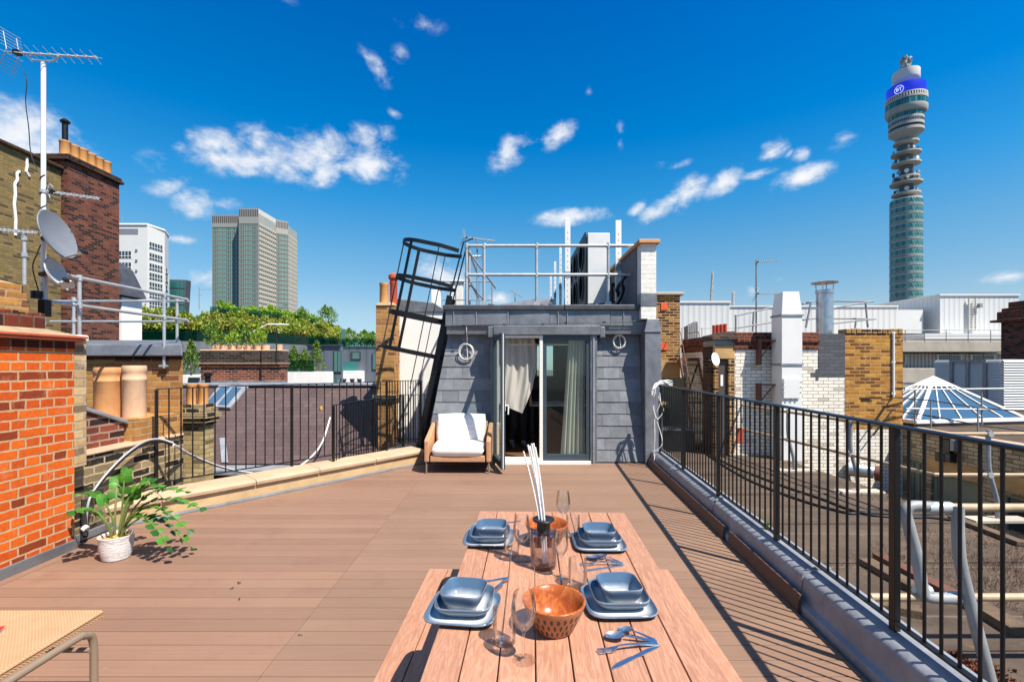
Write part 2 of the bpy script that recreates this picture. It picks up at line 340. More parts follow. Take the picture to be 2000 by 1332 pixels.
MT['gold_brick'] = brick('gold_brick', S('#c08a3c'), S('#9c6627'), S('#a98a58'), ms=.011, dark=S('#6c431d'), dk=.6, pale=S('#d0ae70'), pl=.55)
MT['brown_yellow_brick'] = brick('brown_yellow_brick', S('#9d7340'), S('#6a4527'), S('#b09468'), ms=.012, dark=S('#40281a'), dk=.55)
MT['grey_paint_brick'] = brick('grey_paint_brick', S('#5a5c61'), S('#4e5055'), S('#45474b'), ms=.007, bst=.4)
MT['red_stack_brick'] = brick('red_stack_brick', S('#8f4a35'), S('#5e3027'), S('#9b8272'), ms=.011, dark=S('#33211e'), dk=.5)
MT['black_stack_brick'] = brick('black_stack_brick', S('#4a3a34'), S('#38302d'), S('#6e6259'), ms=.008, dark=S('#231e1c'), dk=.5)
MT['red_cornice'] = brick('red_cornice', S('#7e3d2a'), S('#5a2a20'), S('#74584a'), bw=.1125, dark=S('#3c221c'), dk=.5)
MT['terracotta'] = plain('terracotta', S('#c88f5c'), .7, var=.1, scale=9, bmp=.15, grime=.35)
MT['pale_clay'] = plain('pale_clay', S('#cfa988'), .7, var=.1, scale=7, bmp=.15, grime=.25)
MT['orange_clay'] = plain('orange_clay', S('#d09354'), .7, var=.12, scale=7, bmp=.1, grime=.15)
MT['red_clay'] = plain('red_clay', S('#b0492f'), .7, var=.12, scale=7, bmp=.1)
MT['red_tile'] = plain('red_tile', S('#b5583a'), .7, var=.2, scale=10, bmp=.3, bscale=30, grime=.3)
MT['mortar'] = plain('mortar', S('#9c8567'), .9, var=.2, scale=9, bmp=.6, bscale=30, grime=.4)
MT['stone'] = plain('stone_coping', S('#b3967a'), .85, var=.14, scale=3.2, bmp=.4, bscale=45, grime=.22)
MT['render_cream'] = plain('cream_render', S('#b5986f'), .88, var=.2, scale=2.6, bmp=.45, bscale=25, grime=.4)
MT['concrete'] = plain('concrete', S('#a99e8f'), .85, var=.12, scale=1.2, bmp=.2, grime=.3)
MT['stained_concrete'] = plain('stained_concrete', S('#b08b5c'), .85, var=.28, scale=2.5, bmp=.2, grime=.4)
MT['lead'] = plain('lead_sheet', S('#74767a'), .45, .3, var=.24, scale=4.5, bmp=.5, bscale=11, spec=.4, grime=.4)
MT['lead_pale'] = plain('lead_flashing', S('#92949a'), .45, .25, var=.2, scale=5, bmp=.5, bscale=16, spec=.4, grime=.35)
MT['lead_dark'] = plain('lead_capping', S('#4a4b50'), .5, .3, var=.2, scale=4, bmp=.35, bscale=12, grime=.3)
MT['slate'] = plain('facade_slates', S('#747679'), .5, var=.16, scale=7, bmp=.35, bscale=30, isl=.2, spec=.4, grime=.25)
MT['black_steel'] = plain('black_steel', S('#121214'), .42, .2, var=.2, scale=10, spec=.5)
MT['handrail_steel'] = plain('handrail_steel', S('#1e1f23'), .3, .4, var=.15, scale=10, spec=.6)
MT['galv'] = plain('galvanised_tube', S('#b4b7b8'), .42, .45, var=.1, scale=8)
MT['galv_weathered'] = plain('weathered_tube', S('#a58e72'), .55, .15, var=.22, scale=7, grime=.3)
MT['galv_post'] = plain('grey_tube', S('#8a8b8c'), .6, .15, var=.2, scale=6, grime=.45)
MT['white_metal'] = plain('white_duct', S('#dcdad5'), .45, var=.04, scale=2, grime=.06)
MT['white_paint'] = plain('white_paint', S('#ebe8e2'), .6, var=.05, scale=3, grime=.12)
MT['white_upvc'] = plain('white_frame', S('#e0dcd2'), .4, var=.03)
MT['door_frame'] = plain('anthracite_frame', S('#39454e'), .4, .1, var=.06)
MT['steel_bright'] = plain('polished_steel', S('#b9bcc0'), .34, .85, var=.18, scale=7)
MT['cutlery'] = plain('cutlery_steel', S('#d4d7da'), .28, 1.0, var=.03)
MT['ac_white'] = plain('ac_casing', S('#cfd0ce'), .5, var=.04)
MT['ac_dark'] = plain('ac_fins', S('#23262b'), .5, var=.2, scale=30)
MT['dish'] = plain('dish_grey', S('#70747b'), .5, var=.06, scale=6)
MT['dish_pale'] = plain('dish_pale', S('#b5b2ae'), .5, var=.06, scale=6)
MT['black_plastic'] = plain('black_plastic', S('#1b1b1d'), .4, var=.1)
MT['cable_white'] = plain('white_cable', S('#d9d6d0'), .5, var=.06)
MT['cable_black'] = plain('black_cable', S('#161616'), .5, var=.1)
MT['cushion'] = plain('cushion_fabric', S('#e4ded6'), .9, var=.03, scale=6, bmp=.25, bscale=260)
MT['orange_vent'] = plain('orange_air_brick', S('#d2552c'), .8, var=.15, scale=20, bmp=.3)
MT['black_soil'] = plain('potting_bark', S('#b98f55'), .9, var=.4, scale=30, bmp=.8, bscale=30)
MT['stem_green'] = plain('plant_stem', S('#5f6a34'), .55, var=.2, scale=10)
MT['bark'] = plain('branch_bark', S('#6a5a45'), .85, var=.2, scale=10)
MT['plate'] = None
m, nt, b = base('blue_glaze'); v = objc(nt)      # reactive stoneware glaze: dark blue pools at the rim and thins to pale grey in the middle of each dish
s = nd(nt, 'ShaderNodeSeparateXYZ', {0: v}); rr = mth(nt, 'MAXIMUM', mth(nt, 'ABSOLUTE', s.outputs[0]), mth(nt, 'ABSOLUTE', s.outputs[1]))
col = mixc(nt, ramp(nt, mth(nt, 'ADD', rr, mth(nt, 'MULTIPLY', noise(nt, v, 14, 4), .02)), .035, .11), S('#b9bdc2'), S('#46617f'))
lk(nt, b, col=col, rough=.12, spec=.6, coat=.3); MT['plate'] = m
def glaze(name, r0, r1, z_in):
    m, nt, b = base(name); v = objc(nt); s = nd(nt, 'ShaderNodeSeparateXYZ', {0: v})
    q = mth(nt, 'POWER', mth(nt, 'ADD', mth(nt, 'POWER', mth(nt, 'ABSOLUTE', s.outputs[0]), 4.0), mth(nt, 'POWER', mth(nt, 'ABSOLUTE', s.outputs[1]), 4.0)), .25)
    f = ramp(nt, mth(nt, 'ADD', q, mth(nt, 'MULTIPLY', noise(nt, v, 20, 4), .012)), r0, r1)
    col = mixc(nt, f, S('#cfcfcd'), S('#4a6078'))
    rim = ramp(nt, q, r1*1.02, r1*1.1)
    col = mixc(nt, rim, col, S('#8d949c'))
    lk(nt, b, col=col, rough=.13, spec=.55, coat=.2); return m
MT['glaze_l'] = glaze('blue_glaze_large', .085, .118, 0); MT['glaze_m'] = glaze('blue_glaze_medium', .062, .094, 0); MT['glaze_s'] = glaze('blue_glaze_small', .045, .071, 0)
MT['table_wood'] = wood_mat('table_slats', S('#b5876d'), S('#a1735a'), S('#7c533f'), 1, isl=.09, rough=.5)
MT['bowl_wood'] = wood_mat('bowl_wood', S('#b5662e'), S('#93481c'), S('#6e3416'), 2, sc=.8, rough=.28, isl=0, gr=(10, 5))
m, nt, b = base('carved_bowl_wood'); v = objc(nt); s = nd(nt, 'ShaderNodeSeparateXYZ', {0: v})      # outside of the bowl: rows of carved dark flutes
ang = mth(nt, 'ARCTAN2', s.outputs[1], s.outputs[0]); row = mth(nt, 'DIVIDE', mth(nt, 'SUBTRACT', s.outputs[2], .008), .0235)
k = mth(nt, 'ADD', mth(nt, 'MULTIPLY', ang, 27/(2*math.pi)), mth(nt, 'MULTIPLY', mth(nt, 'FLOOR', row), .5))
fx = mth(nt, 'ABSOLUTE', mth(nt, 'SUBTRACT', mth(nt, 'FRACT', mth(nt, 'ADD', k, 50)), .5)); fz = mth(nt, 'ABSOLUTE', mth(nt, 'SUBTRACT', mth(nt, 'FRACT', row), .5))
d = mth(nt, 'ADD', mth(nt, 'POWER', mth(nt, 'DIVIDE', fx, .23), 2.0), mth(nt, 'POWER', mth(nt, 'DIVIDE', fz, .44), 2.0))
msk = mth(nt, 'MULTIPLY', ramp(nt, d, .8, 1.15, 1, 0), mth(nt, 'LESS_THAN', s.outputs[2], .078))
wd = mixc(nt, noise(nt, scalev(nt, v, (30, 30, 6)), 1, 5, .6, 1), S('#b3744d'), S('#8e5233'))
lk(nt, b, col=mixc(nt, msk, wd, S('#33291a')), rough=.42, nrm=bump(nt, mth(nt, 'SUBTRACT', 1.0, msk), .5, .003)); MT['bowl_carved'] = m
def weave(name, a, b_, sc=1.0):
    m, nt, b = base(name); v = objc(nt); s = nd(nt, 'ShaderNodeSeparateXYZ', {0: v})
    p = .012*sc
    u = mth(nt, 'ADD', s.outputs[0], mth(nt, 'MULTIPLY', s.outputs[2], 0.37)); t = mth(nt, 'ADD', s.outputs[1], s.outputs[2])
    su = mth(nt, 'SINE', mth(nt, 'MULTIPLY', u, 2*math.pi/p)); sv = mth(nt, 'SINE', mth(nt, 'MULTIPLY', t, 2*math.pi/p))
    h = mth(nt, 'MULTIPLY', su, sv); hh = ramp(nt, h, -1, 1)
    n = noise(nt, v, 14, 5)
    col = mixc(nt, hh, mul(a, .62), a); col = mixc(nt, ramp(nt, n, .35, .7), col, mixc(nt, 1.0, col, c4(b_), 'MULTIPLY'))
    lk(nt, b, col=col, rough=.6, nrm=bump(nt, hh, .7, .004)); return m
MT['rattan'] = weave('rattan_weave', S('#cf9c74'), (.9, .84, .78)); MT['rattan_seat'] = weave('cane_seat_weave', S('#c79c74'), (.92, .86, .8), 1.2)
MT['taupe_tube'] = plain('taupe_tube', S('#8d7a66'), .4, .2, var=.06)
MT['pot_white'] = plain('white_pot', S('#dcd8d3'), .7, var=.05, scale=30)
m, nt, b = base('textured_pot'); v = objc(nt); nn_ = noise(nt, scalev(nt, v, (16, 16, 70)), 1, 5, .6, 1.5)
lk(nt, b, col=mixc(nt, ramp(nt, nn_, .35, .65), S('#c9c2bc'), S('#e6e3df')), rough=.75, nrm=bump(nt, nn_, .9, .012)); MT['pot_white'] = m
MT['zz_leaf'] = leaf_mat('glossy_leaf', S('#22531a'), S('#4f8a2a'), tr=.18)
MT['hedge_leaf'] = leaf_mat('hedge_leaf', S('#56762a'), S('#b0bc48'), S('#b0903c'), tr=.35)
MT['bright_leaf'] = leaf_mat('bright_leaf', S('#5f8a22'), S('#a9bd3c'), tr=.35)
MT['conifer_leaf'] = leaf_mat('conifer_leaf', S('#3d5f22'), S('#7c9636'))
MT['tree_leaf'] = leaf_mat('tree_leaf', S('#3f6420'), S('#83a034'))
MT['pane'] = glass_mat('window_pane', (.86, .93, .9)); MT['door_glass'] = glass_mat('door_pane', (.93, .985, .965), ior=1.4)
MT['balustrade_glass'] = glass_mat('green_glass', (.42, .62, .54), ior=1.28)
MT['drink_glass'] = clear_glass('drinking_glass', (.985, .99, .99)); MT['smoke_glass'] = clear_glass('smoked_glass', (.86, .83, .84))
def far_glass(name, a, b_, rough=.12, spec=.8):
    m, nt, b = base(name); i = island(nt)
    lk(nt, b, col=mixc(nt, i, a, b_), rough=rough, spec=spec); return m
MT['dark_window'] = far_glass('dark_window', S('#1c262b'), S('#34434a')); MT['tower_glass'] = far_glass('tower_glass', S('#2c5252'), S('#628a82'), .3, .5)
MT['teal_glass'] = far_glass('teal_glass', S('#13494c'), S('#4c908a')); MT['deep_glass'] = far_glass('deep_green_glass', S('#0f3a3c'), S('#2c6260'))
MT['roof_glass'] = far_glass('skylight_glass', S('#2c4860'), S('#426078'), .08)
MT['curtain'] = None
m = bpy.data.materials.new('sheer_curtain'); m.use_nodes = True; nt = m.node_tree; nt.nodes.clear()
df = nd(nt, 'ShaderNodeBsdfDiffuse', {0: c4(S('#e8e2d6'))}); tl = nd(nt, 'ShaderNodeBsdfTranslucent', {0: c4(S('#e8e2d6'))}); tp = nd(nt, 'ShaderNodeBsdfTransparent')
m1 = nd(nt, 'ShaderNodeMixShader', {0: .45, 1: df.outputs[0], 2: tl.outputs[0]}); m2 = nd(nt, 'ShaderNodeMixShader', {0: .18, 1: m1.outputs[0], 2: tp.outputs[0]})
nd(nt, 'ShaderNodeOutputMaterial', {0: m2.outputs[0]}); MT['curtain'] = m
MT['room_wall'] = plain('room_wall', S('#b9b2a8'), .8, var=.05); MT['room_floor'] = wood_mat('parquet', S('#8a5a3a'), S('#6f4429'), S('#50301d'), 1, isl=.2)
MT['dark_wood'] = plain('dark_furniture', S('#2a2523'), .5, var=.2); MT['trouser'] = plain('black_trousers', S('#17181c'), .85, var=.2, scale=12)
MT['skin'] = plain('skin', S('#b98a70'), .55, var=.06); MT['shoe'] = plain('grey_shoe', S('#7d756d'), .6, var=.15); MT['shirt'] = plain('dark_shirt', S('#25272d'), .85, var=.15); MT['hair'] = plain('dark_hair', S('#1c1512'), .6, var=.2)
# flat felt roof: joints, stains, moss
m, nt, b = base('felt_roof'); v = objc(nt); s = nd(nt, 'ShaderNodeSeparateXYZ', {0: v})
n1 = noise(nt, v, .9, 8, .7); n2 = noise(nt, v, 7, 8, .7); n3 = noise(nt, scalev(nt, v, (.5, 3.0, 1)), 1.0, 5, .6)
col = mixc(nt, ramp(nt, n1, .35, .65), S('#4c4139'), S('#5f5145')); col = mixc(nt, mth(nt, 'MULTIPLY', ramp(nt, n3, .45, .7), .6), col, S('#3b322c'))
col = mixc(nt, mth(nt, 'MULTIPLY', ramp(nt, n2, .58, .72), .55), col, S('#76654f'))
jy = mth(nt, 'ABSOLUTE', mth(nt, 'SUBTRACT', mth(nt, 'FRACT', mth(nt, 'ADD', mth(nt, 'MULTIPLY', s.outputs[1], 1.1), mth(nt, 'MULTIPLY', n1, .05))), .5))
col = mixc(nt, mth(nt, 'MULTIPLY', ramp(nt, jy, .0, .022, 1, 0), .6), col, S('#756a5e'))
lk(nt, b, col=col, rough=.9, spec=.15, nrm=bump(nt, n2, .6, .02)); MT['felt'] = m
# roof slates, maroon
m, nt, b = base('maroon_slate'); v = objc(nt); s = nd(nt, 'ShaderNodeSeparateXYZ', {0: v})
vec = nd(nt, 'ShaderNodeCombineXYZ', {0: mth(nt, 'ADD', s.outputs[0], 40), 1: mth(nt, 'ADD', mth(nt, 'MULTIPLY', s.outputs[2], 1.75), 40), 2: 0.0}).outputs[0]
br = nd(nt, 'ShaderNodeTexBrick', {'Vector': vec, 'Color1': c4(S('#524342')), 'Color2': c4(S('#5e4d4a')), 'Mortar': c4(S('#433635')), 'Scale': 1.0, 'Mortar Size': .005, 'Bias': 0, 'Brick Width': .2, 'Row Height': .12})
n1 = noise(nt, v, 1.6, 7, .65)
col = mixc(nt, ramp(nt, n1, .35, .7), br.outputs[0], mixc(nt, 1.0, br.outputs[0], (.78, .74, .74), 'MULTIPLY'))
lk(nt, b, col=col, rough=.55, spec=.35, nrm=bump(nt, mth(nt, 'SUBTRACT', 1.0, br.outputs['Fac']), .5, .01)); MT['maroon_slate'] = m
def striped(name, a, b_, period, axis=0, duty=.15, rough=.5):       # profiled metal sheet: real ribs as bump, seams a little darker
    m, nt, b = base(name); v = objc(nt); s = nd(nt, 'ShaderNodeSeparateXYZ', {0: v})
    u = mth(nt, 'ADD', s.outputs[0], s.outputs[1]) if axis == 0 else s.outputs[2]
    f = mth(nt, 'FRACT', mth(nt, 'DIVIDE', mth(nt, 'ADD', u, 500.0), period)); k = mth(nt, 'LESS_THAN', f, duty)
    n = noise(nt, v, .6, 4); col = mixc(nt, k, mixc(nt, n, mul(a, .94), mul(a, 1.04)), b_)
    lk(nt, b, col=col, rough=rough, nrm=bump(nt, mth(nt, 'SINE', mth(nt, 'MULTIPLY', f, 6.283)), .16, period*.1)); return m
MT['white_cladding'] = striped('white_cladding', S('#c6c5c2'), S('#b4b3b1'), .55); MT['ribbed_concrete'] = striped('ribbed_concrete', S('#aca397'), S('#82796f'), .3, duty=.4, rough=.85)
MT['louvre_white'] = striped('louvre_white', S('#cdd0d3'), S('#60656c'), .22, 1, .35); MT['zinc'] = striped('zinc_cladding', S('#5e646e'), S('#484e57'), .6, 0, .05)
MT['far_white'] = plain('far_white', S('#cdcbc6'), .7, var=.03, scale=.3); MT['far_grey'] = plain('far_grey', S('#c2beb4'), .7, var=.05, scale=.2); MT['far_concrete'] = plain('far_concrete', S('#c4bfb4'), .75, var=.06, scale=.15)
MT['far_dark'] = plain('far_dark', S('#3c4044'), .7, var=.1, scale=.3); MT['fin_metal'] = plain('fin_metal', S('#98958c'), .5, .2, var=.03)
MT['brown_spandrel'] = plain('brown_spandrel', S('#4d4540'), .4, var=.15, scale=.5); MT['led_blue'] = None
m, nt, b = base('led_screen'); lk(nt, b, col=S('#0a1a90'), rough=.4); b.inputs['Emission Color'].default_value = c4(S('#1428b8')); b.inputs['Emission Strength'].default_value = .55; MT['led_blue'] = m
m, nt, b = base('led_white'); lk(nt, b, col=S('#c8cce8'), rough=.4); b.inputs['Emission Color'].default_value = c4(S('#c8d0ff')); b.inputs['Emission Strength'].default_value = .5; MT['led_white'] = m
MT['ground'] = plain('distant_ground', S('#4a4845'), .9, var=.2, scale=.05)
MT['rust'] = plain('rust_debris', S('#6e3a24'), .95, var=.4, scale=14, bmp=1, bscale=20); MT['twig'] = leaf_mat('dry_twig', S('#3f2e22'), S('#6b4f3b'), tr=.05)
MT['timber'] = plain('old_timber', S('#5e4c3a'), .9, var=.35, scale=8, bmp=.8, grime=.7); MT['brown_door'] = plain('brown_door', S('#4b4038'), .55, var=.12)
MT['rust_steel'] = plain('rusty_step_steel', S('#6b4436'), .7, .2, var=.3, scale=9); MT['red_paper'] = plain('red_print', S('#c1272d'), .4, var=.04); MT['white_paper'] = plain('white_print', S('#e6e3de'), .5, var=.03)
MT['yellow'] = plain('yellow_plastic', S('#c9a23a'), .5, var=.1)
MT['green_grey'] = plain('green_grey_paint', S('#7a8272'), .6, var=.12, scale=3, grime=.2)
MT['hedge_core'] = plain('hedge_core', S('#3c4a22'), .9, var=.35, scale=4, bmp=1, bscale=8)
MT['tower_concrete'] = plain('tower_concrete', S('#a3a19a'), .8, var=.1, scale=.3, grime=.3); MT['tower_band'] = plain('tower_band', S('#7d8984'), .5, var=.2, scale=.4); MT['tower_core'] = plain('tower_core', S('#565c5c'), .7, var=.2, scale=.5); MT['far_tan'] = plain('far_tan', S('#979a91'), .6, var=.1, scale=.3)
MT['shade_grey'] = plain('shade_grey', S('#66676a'), .85, var=.2, scale=3, bmp=.3, grime=.5)  # grey standing in for shade on the party wall's left face
scene.cycles.use_denoising = True; scene.cycles.denoiser = 'OPENIMAGEDENOISE'
# ------------------------------------------------------------------ ground far below the roofs
g = MB().prism([(-900, -300), (900, -300), (900, 1500), (-900, 1500)], -16.2, -16).build('ground', MT['ground']); struct(g)
# ------------------------------------------------------------------ deck
def xr(y): return 1.803 + .0685*(y - 2.4)
def xl(y): return -3.70 if y < 4.12 else (-3.88 if y < 4.66 else -3.45 + (y - 5.165)*.8155)
mb = MB(); pitch = .1372; gap = .0055; y0 = 3.379 - pitch*40
k = 0; YF = 7.66
while y0 < YF:
    a, b_ = y0 + gap/2, min(y0 + pitch - gap/2, YF)
    if b_ - a > .02:
        la, lb, ra, rb = xl(a), xl(b_), xr(a), xr(b_)
        if abs(la - lb) > .15: la = lb = min(la, lb) if y0 < 4.5 else max(la, lb)
        cuts = [0.0]; tcut = (-1.29 + rng.uniform(-.006, .006) - la)/(ra - la)
        cuts += ([tcut] if .05 < tcut else []) + [1.0]
        for c0, c1 in zip(cuts[:-1], cuts[1:]):
            e0 = .0012 if c0 > 0 else 0; e1 = .0012 if c1 < 1 else 0
            A0, A1 = lerp(la, ra, c0) + e0, lerp(la, ra, c1) - e1; B0, B1 = lerp(lb, rb, c0) + e0, lerp(lb, rb, c1) - e1
            if c0 > 0: B0 = A0
            if c1 < 1: B1 = A1
            mb.hexa([(A0, a, -.024), (A1, a, -.024), (B1, b_, -.024), (B0, b_, -.024)], [(A0, a, 0), (A1, a, 0), (B1, b_, 0), (B0, b_, 0)])
    y0 += pitch; k += 1
mb.box(-3.80, -3.705, -2.2, 4.10, -.024, .002)
deck = mb.build('deck', MT['deck'], bevel=.0012, seg=1); struct(deck)
struct(MB().prism([(-4.4, -2.4), (1.66, -2.4), (2.20, 7.66), (-2.0, 7.66), (-4.4, 4.7)], -.30, -.03).build('deck_base', MT['black_plastic']))
# right-hand gutter and lead upstand along the deck edge
U = Vector((.0702, .9975)); NR = Vector((.9975, -.0702))     # along the fence / outwards to the right
def fpt(Y): return Vector((1.963 + .0704*(Y - 2.417), Y))
path = [(fpt(-2.3 + i*.2), NR*(1 + rng.uniform(-.012, .012))) for i in range(51)]
up = thing('lead_parapet', 'low grey lead covered upstand under the right hand railing', 'parapet', (2.0, 3, 0))
prof = [(-.138, -.12), (-.136, .040), (-.132, .048), (-.106, .054), (-.099, .062), (-.096, .16), (-.091, .195), (-.078, .213), (-.05, .226), (0, .243), (.09, .25), (.12, .23), (.125, -.5), (-.138, -.5)]
wmb(up).sweep(prof[::-1], path).build('lead_covering', MT['lead_pale'], up, smooth=True, sharp=60)
for Y in (-.9, 1.35, 3.1, 4.75, 6.35):
    pr = [(o - .004 if i < 7 else o, z + .008) for i, (o, z) in enumerate([(-.104, .055), (-.100, .10), (-.098, .162), (-.093, .198), (-.080, .217), (-.05, .230), (0, .247), (.09, .254)])]
    pth = [(fpt(Y), NR), (fpt(Y + .035), NR)]
    wmb(up).sweep(pr + [(.09, .24), (-.04, .20), (-.08, .17), (-.095, .05)], pth).build('lead_roll', MT['lead_pale'], up, smooth=True)
gut = MB().sweep([(-.30, -.12), (-.14, -.12), (-.14, -.115), (-.30, -.115)], path).build('gutter', MT['lead']); struct(gut)
for (Ya, Yb, la) in ((4.33, 7.5, 'long dark brown offcut board standing on edge by the lead upstand, farther one'), (3.04, 4.21, 'shorter dark brown offcut board standing on edge by the lead upstand, nearer the camera')):
    t = MB()
    pa, pb = fpt(Ya) - NR*.146, fpt(Yb) - NR*.146
    n3 = Vector((NR.x, NR.y, 0))
    A, B = Vector((pa.x, pa.y, -.02)), Vector((pb.x, pb.y, -.02))
    t.bar(A + Vector((0, 0, .058)), B + Vector((0, 0, .058)), .020, .148, (0.16, 0, 1))
    tag(t.build('fascia_board', MT['fascia_board'], bevel=.002), la, 'board', 'brown boards along the right deck edge')

def railing(name, label, A, d, length, posts, zb, zt, hand, base_fn=None, n_bal=12, post=(.045, .012), rad=.0075, group=None, post_foot=.03):
    """flat-bar post and round baluster railing from A along plan direction d"""
    A = Vector(A); d = Vector(d).normalized(); t = thing(name, label, 'railing', (A.x, A.y, zb))
    q = lambda s, z: Vector((A.x + d.x*s, A.y + d.y*s, z))
    hm = wmb(t)
    if hand:
        n = Vector((-d.y, d.x)); pr = [(-.026, -.006), (-.026, .004), (-.018, .009), (0, .011), (.018, .009), (.026, .004), (.026, -.006)]
        hm.sweep([(o, zt + z) for o, z in pr][::-1], [((A + d*s), n) for s in (-.02, length+.02)])
    else: hm.bar(q(0, zt), q(length, zt), .012, .03) if False else hm.bar(q(0, zt), q(length, zt), .034, .010)
    hm.build('top_rail', MT['handrail_steel'] if hand else MT['black_steel'], t, smooth=hand)
    wmb(t).bar(q(0, zb+.03), q(length, zb+.03), .034, .010).build('bottom_rail', MT['black_steel'], t)
    for s in posts:
        wmb(t).obox(q(s, (zt+zb-post_foot)/2 - .004), (post[0] if hand else .03, .03, zt-zb+post_foot-.01), (0, 0, math.atan2(d.y, d.x))).build('post', MT['black_steel'], t, bevel=.002, seg=1)
    bal = MB().tube([(0, 0, .034), (0, 0, zt - zb - .005)], rad, 8)
    first = None
    for s0, s1 in zip(posts[:-1], posts[1:]):
        nb = max(1, round((s1-s0)/(length/ n_bal)) - 1) if n_bal > 30 else n_bal
        for i in range(nb):
            s = lerp(s0, s1, (i+1)/(nb+1)); p = q(s, 0)
            if first is None: first = bal.build('baluster', MT['black_steel'], t, smooth=True); o = first
            else: o = first.copy(); scene.collection.objects.link(o); o.parent = t
            o.location = (p.x - A.x, p.y - A.y, 0)
    return t
f0 = fpt(-.04)
L_ = lambda Y: (Y + .04)/U.y
railing('right_railing' if False else 'railing', 'long black steel railing with flat handrail on the lead upstand at right', f0, U, L_(7.36), [L_(y) for y in (-.04, 1.18, 2.417, 3.65, 4.88, 6.12, 7.36)], .255, 1.285, True)
# left railing on the stone coping
LA = Vector((-3.88, 5.14)); LD = Vector((.638, .770))
railing('railing', 'black railing with thin bars on the stone coping at left, ending at the ladder', LA, LD, 3.66, (0, 1.48, 2.98, 3.66), .28, 1.335, False, n_bal=12, post_foot=.06)
# lower railing beyond it round a sunken roof
t = railing('railing', 'lower black railing running back beyond the left coping beside the slate roof', (-2.51, 6.62), (.45, 2.28), 2.32, (0, 1.16, 2.32), .10, 1.03, False, n_bal=14)
railing('railing', 'short black railing turning across in front of the white rendered wall', (-2.055, 8.92), (1, .02), .70, (0, .70), .10, 1.03, False, n_bal=6)
# ------------------------------------------------------------------ left stone parapet
cop = thing('stone_parapet', 'low cream rendered parapet with pale stone coping along the left deck edge', 'parapet', (-2.4, 6.4, 0))
PA, PD = Vector((-4.05, 4.43)), Vector((.632, .775)); PN = Vector((-.775, .632))
pth = [(PA + PD*s, PN) for s in (0, .9, 1.8, 2.7, 3.6, 4.14)]
wmb(cop).sweep([(.0, -.03), (.0, .165), (.30, .185), (.30, -.9)], pth).build('wall', MT['render_cream'], cop)
edges = [0.02, .62, 1.55, 2.35, 3.22, 4.14]
for a, b_ in zip(edges[:-1], edges[1:]):
    j = rng.uniform(-.004, .004)
    wmb(cop).sweep([(-.03+j, .168), (-.035+j, .205), (-.022+j, .222), (.02, .230), (.31, .246), (.34, .24), (.34, .185)], [(PA + PD*(a+.003), PN), (PA + PD*(b_-.003), PN)]).build('coping_stone', MT['stone'], cop, bevel=.004)
wmb(cop).sweep([(-.035, -.02), (-.035, .012), (.0, .03), (.0, -.02)], pth).build('flashing', MT['lead'], cop)

# ------------------------------------------------------------------ rooftop extension
b = thing('rooftop_extension', 'slate clad rooftop room with lead fascia and glazed doors facing the deck', 'building', (.4, 7.7, 0))
FY0, SL = 7.67, .13          # front at deck level, set-back per metre of height
fy = lambda z: FY0 + SL*z
xle = lambda z: -1.44 + z*.175       # sloping left edge
def slates(x_of_z0, x_of_z1, z0, z1):
    m = wmb(b); row = .193; z = z0; k = 0
    while z < z1 - .02:
        zt = min(z + row + .02, z1); xs0, xs1 = x_of_z0(z), x_of_z1(z)
        x = xs0 - (0.13 if k % 2 else 0) - rng.uniform(0, .05)
        while x < xs1:
            wd = .272; a, c = max(x + .0015, xs0), min(x + wd - .0015, xs1)
            if c - a > .02:
                at, ct = max(a, x_of_z0(zt)) if a == xs0 else a, min(c, x_of_z1(zt))
                p = .014 + rng.uniform(-.002, .003); q_ = .003
                m.hexa([(a, fy(z) - p, z), (c, fy(z) - p, z), (c, fy(z) + .0, z), (a, fy(z) + .0, z)], [(at, fy(zt) - q_, zt), (ct, fy(zt) - q_, zt), (ct, fy(zt) + .01, zt), (at, fy(zt) + .01, zt)])
            x += wd
        z += row; k += 1
    return m
slates(lambda z: xle(z), lambda z: -.29, .02, 2.13).build('slate_cladding', MT['slate'], b)
slates(lambda z: 1.385, lambda z: 2.14, .02, 2.13).build('slate_cladding', MT['slate'], b)
RB = 15.0   # rear
# side wall on the left (sloped, slate), body of the room behind the cladding
wmb(b).slab([(xle(-.2)+.01, fy(-.2)+.02, -.3), (xle(2.14)+.01, fy(2.14)+.02, 2.14), (xle(2.14)+.01, RB, 2.14), (xle(-.2)+.01, RB, -.3)], (.12, 0, 0)).build('side_wall', MT['lead'], b)
for (x0f, x1f) in ((lambda z: xle(z)+.02, lambda z: -.30), (lambda z: 1.39, lambda z: 2.16)):
    wmb(b).hexa([(x0f(-.2), fy(-.2)+.012, -.2), (x1f(0), fy(-.2)+.012, -.2), (x1f(0), fy(-.2)+.12, -.2), (x0f(-.2), fy(-.2)+.12, -.2)], [(x0f(2.13), fy(2.13)+.012, 2.13), (x1f(0), fy(2.13)+.012, 2.13), (x1f(0), fy(2.13)+.12, 2.13), (x0f(2.13), fy(2.13)+.12, 2.13)]).build('front_wall', MT['lead_dark'], b)
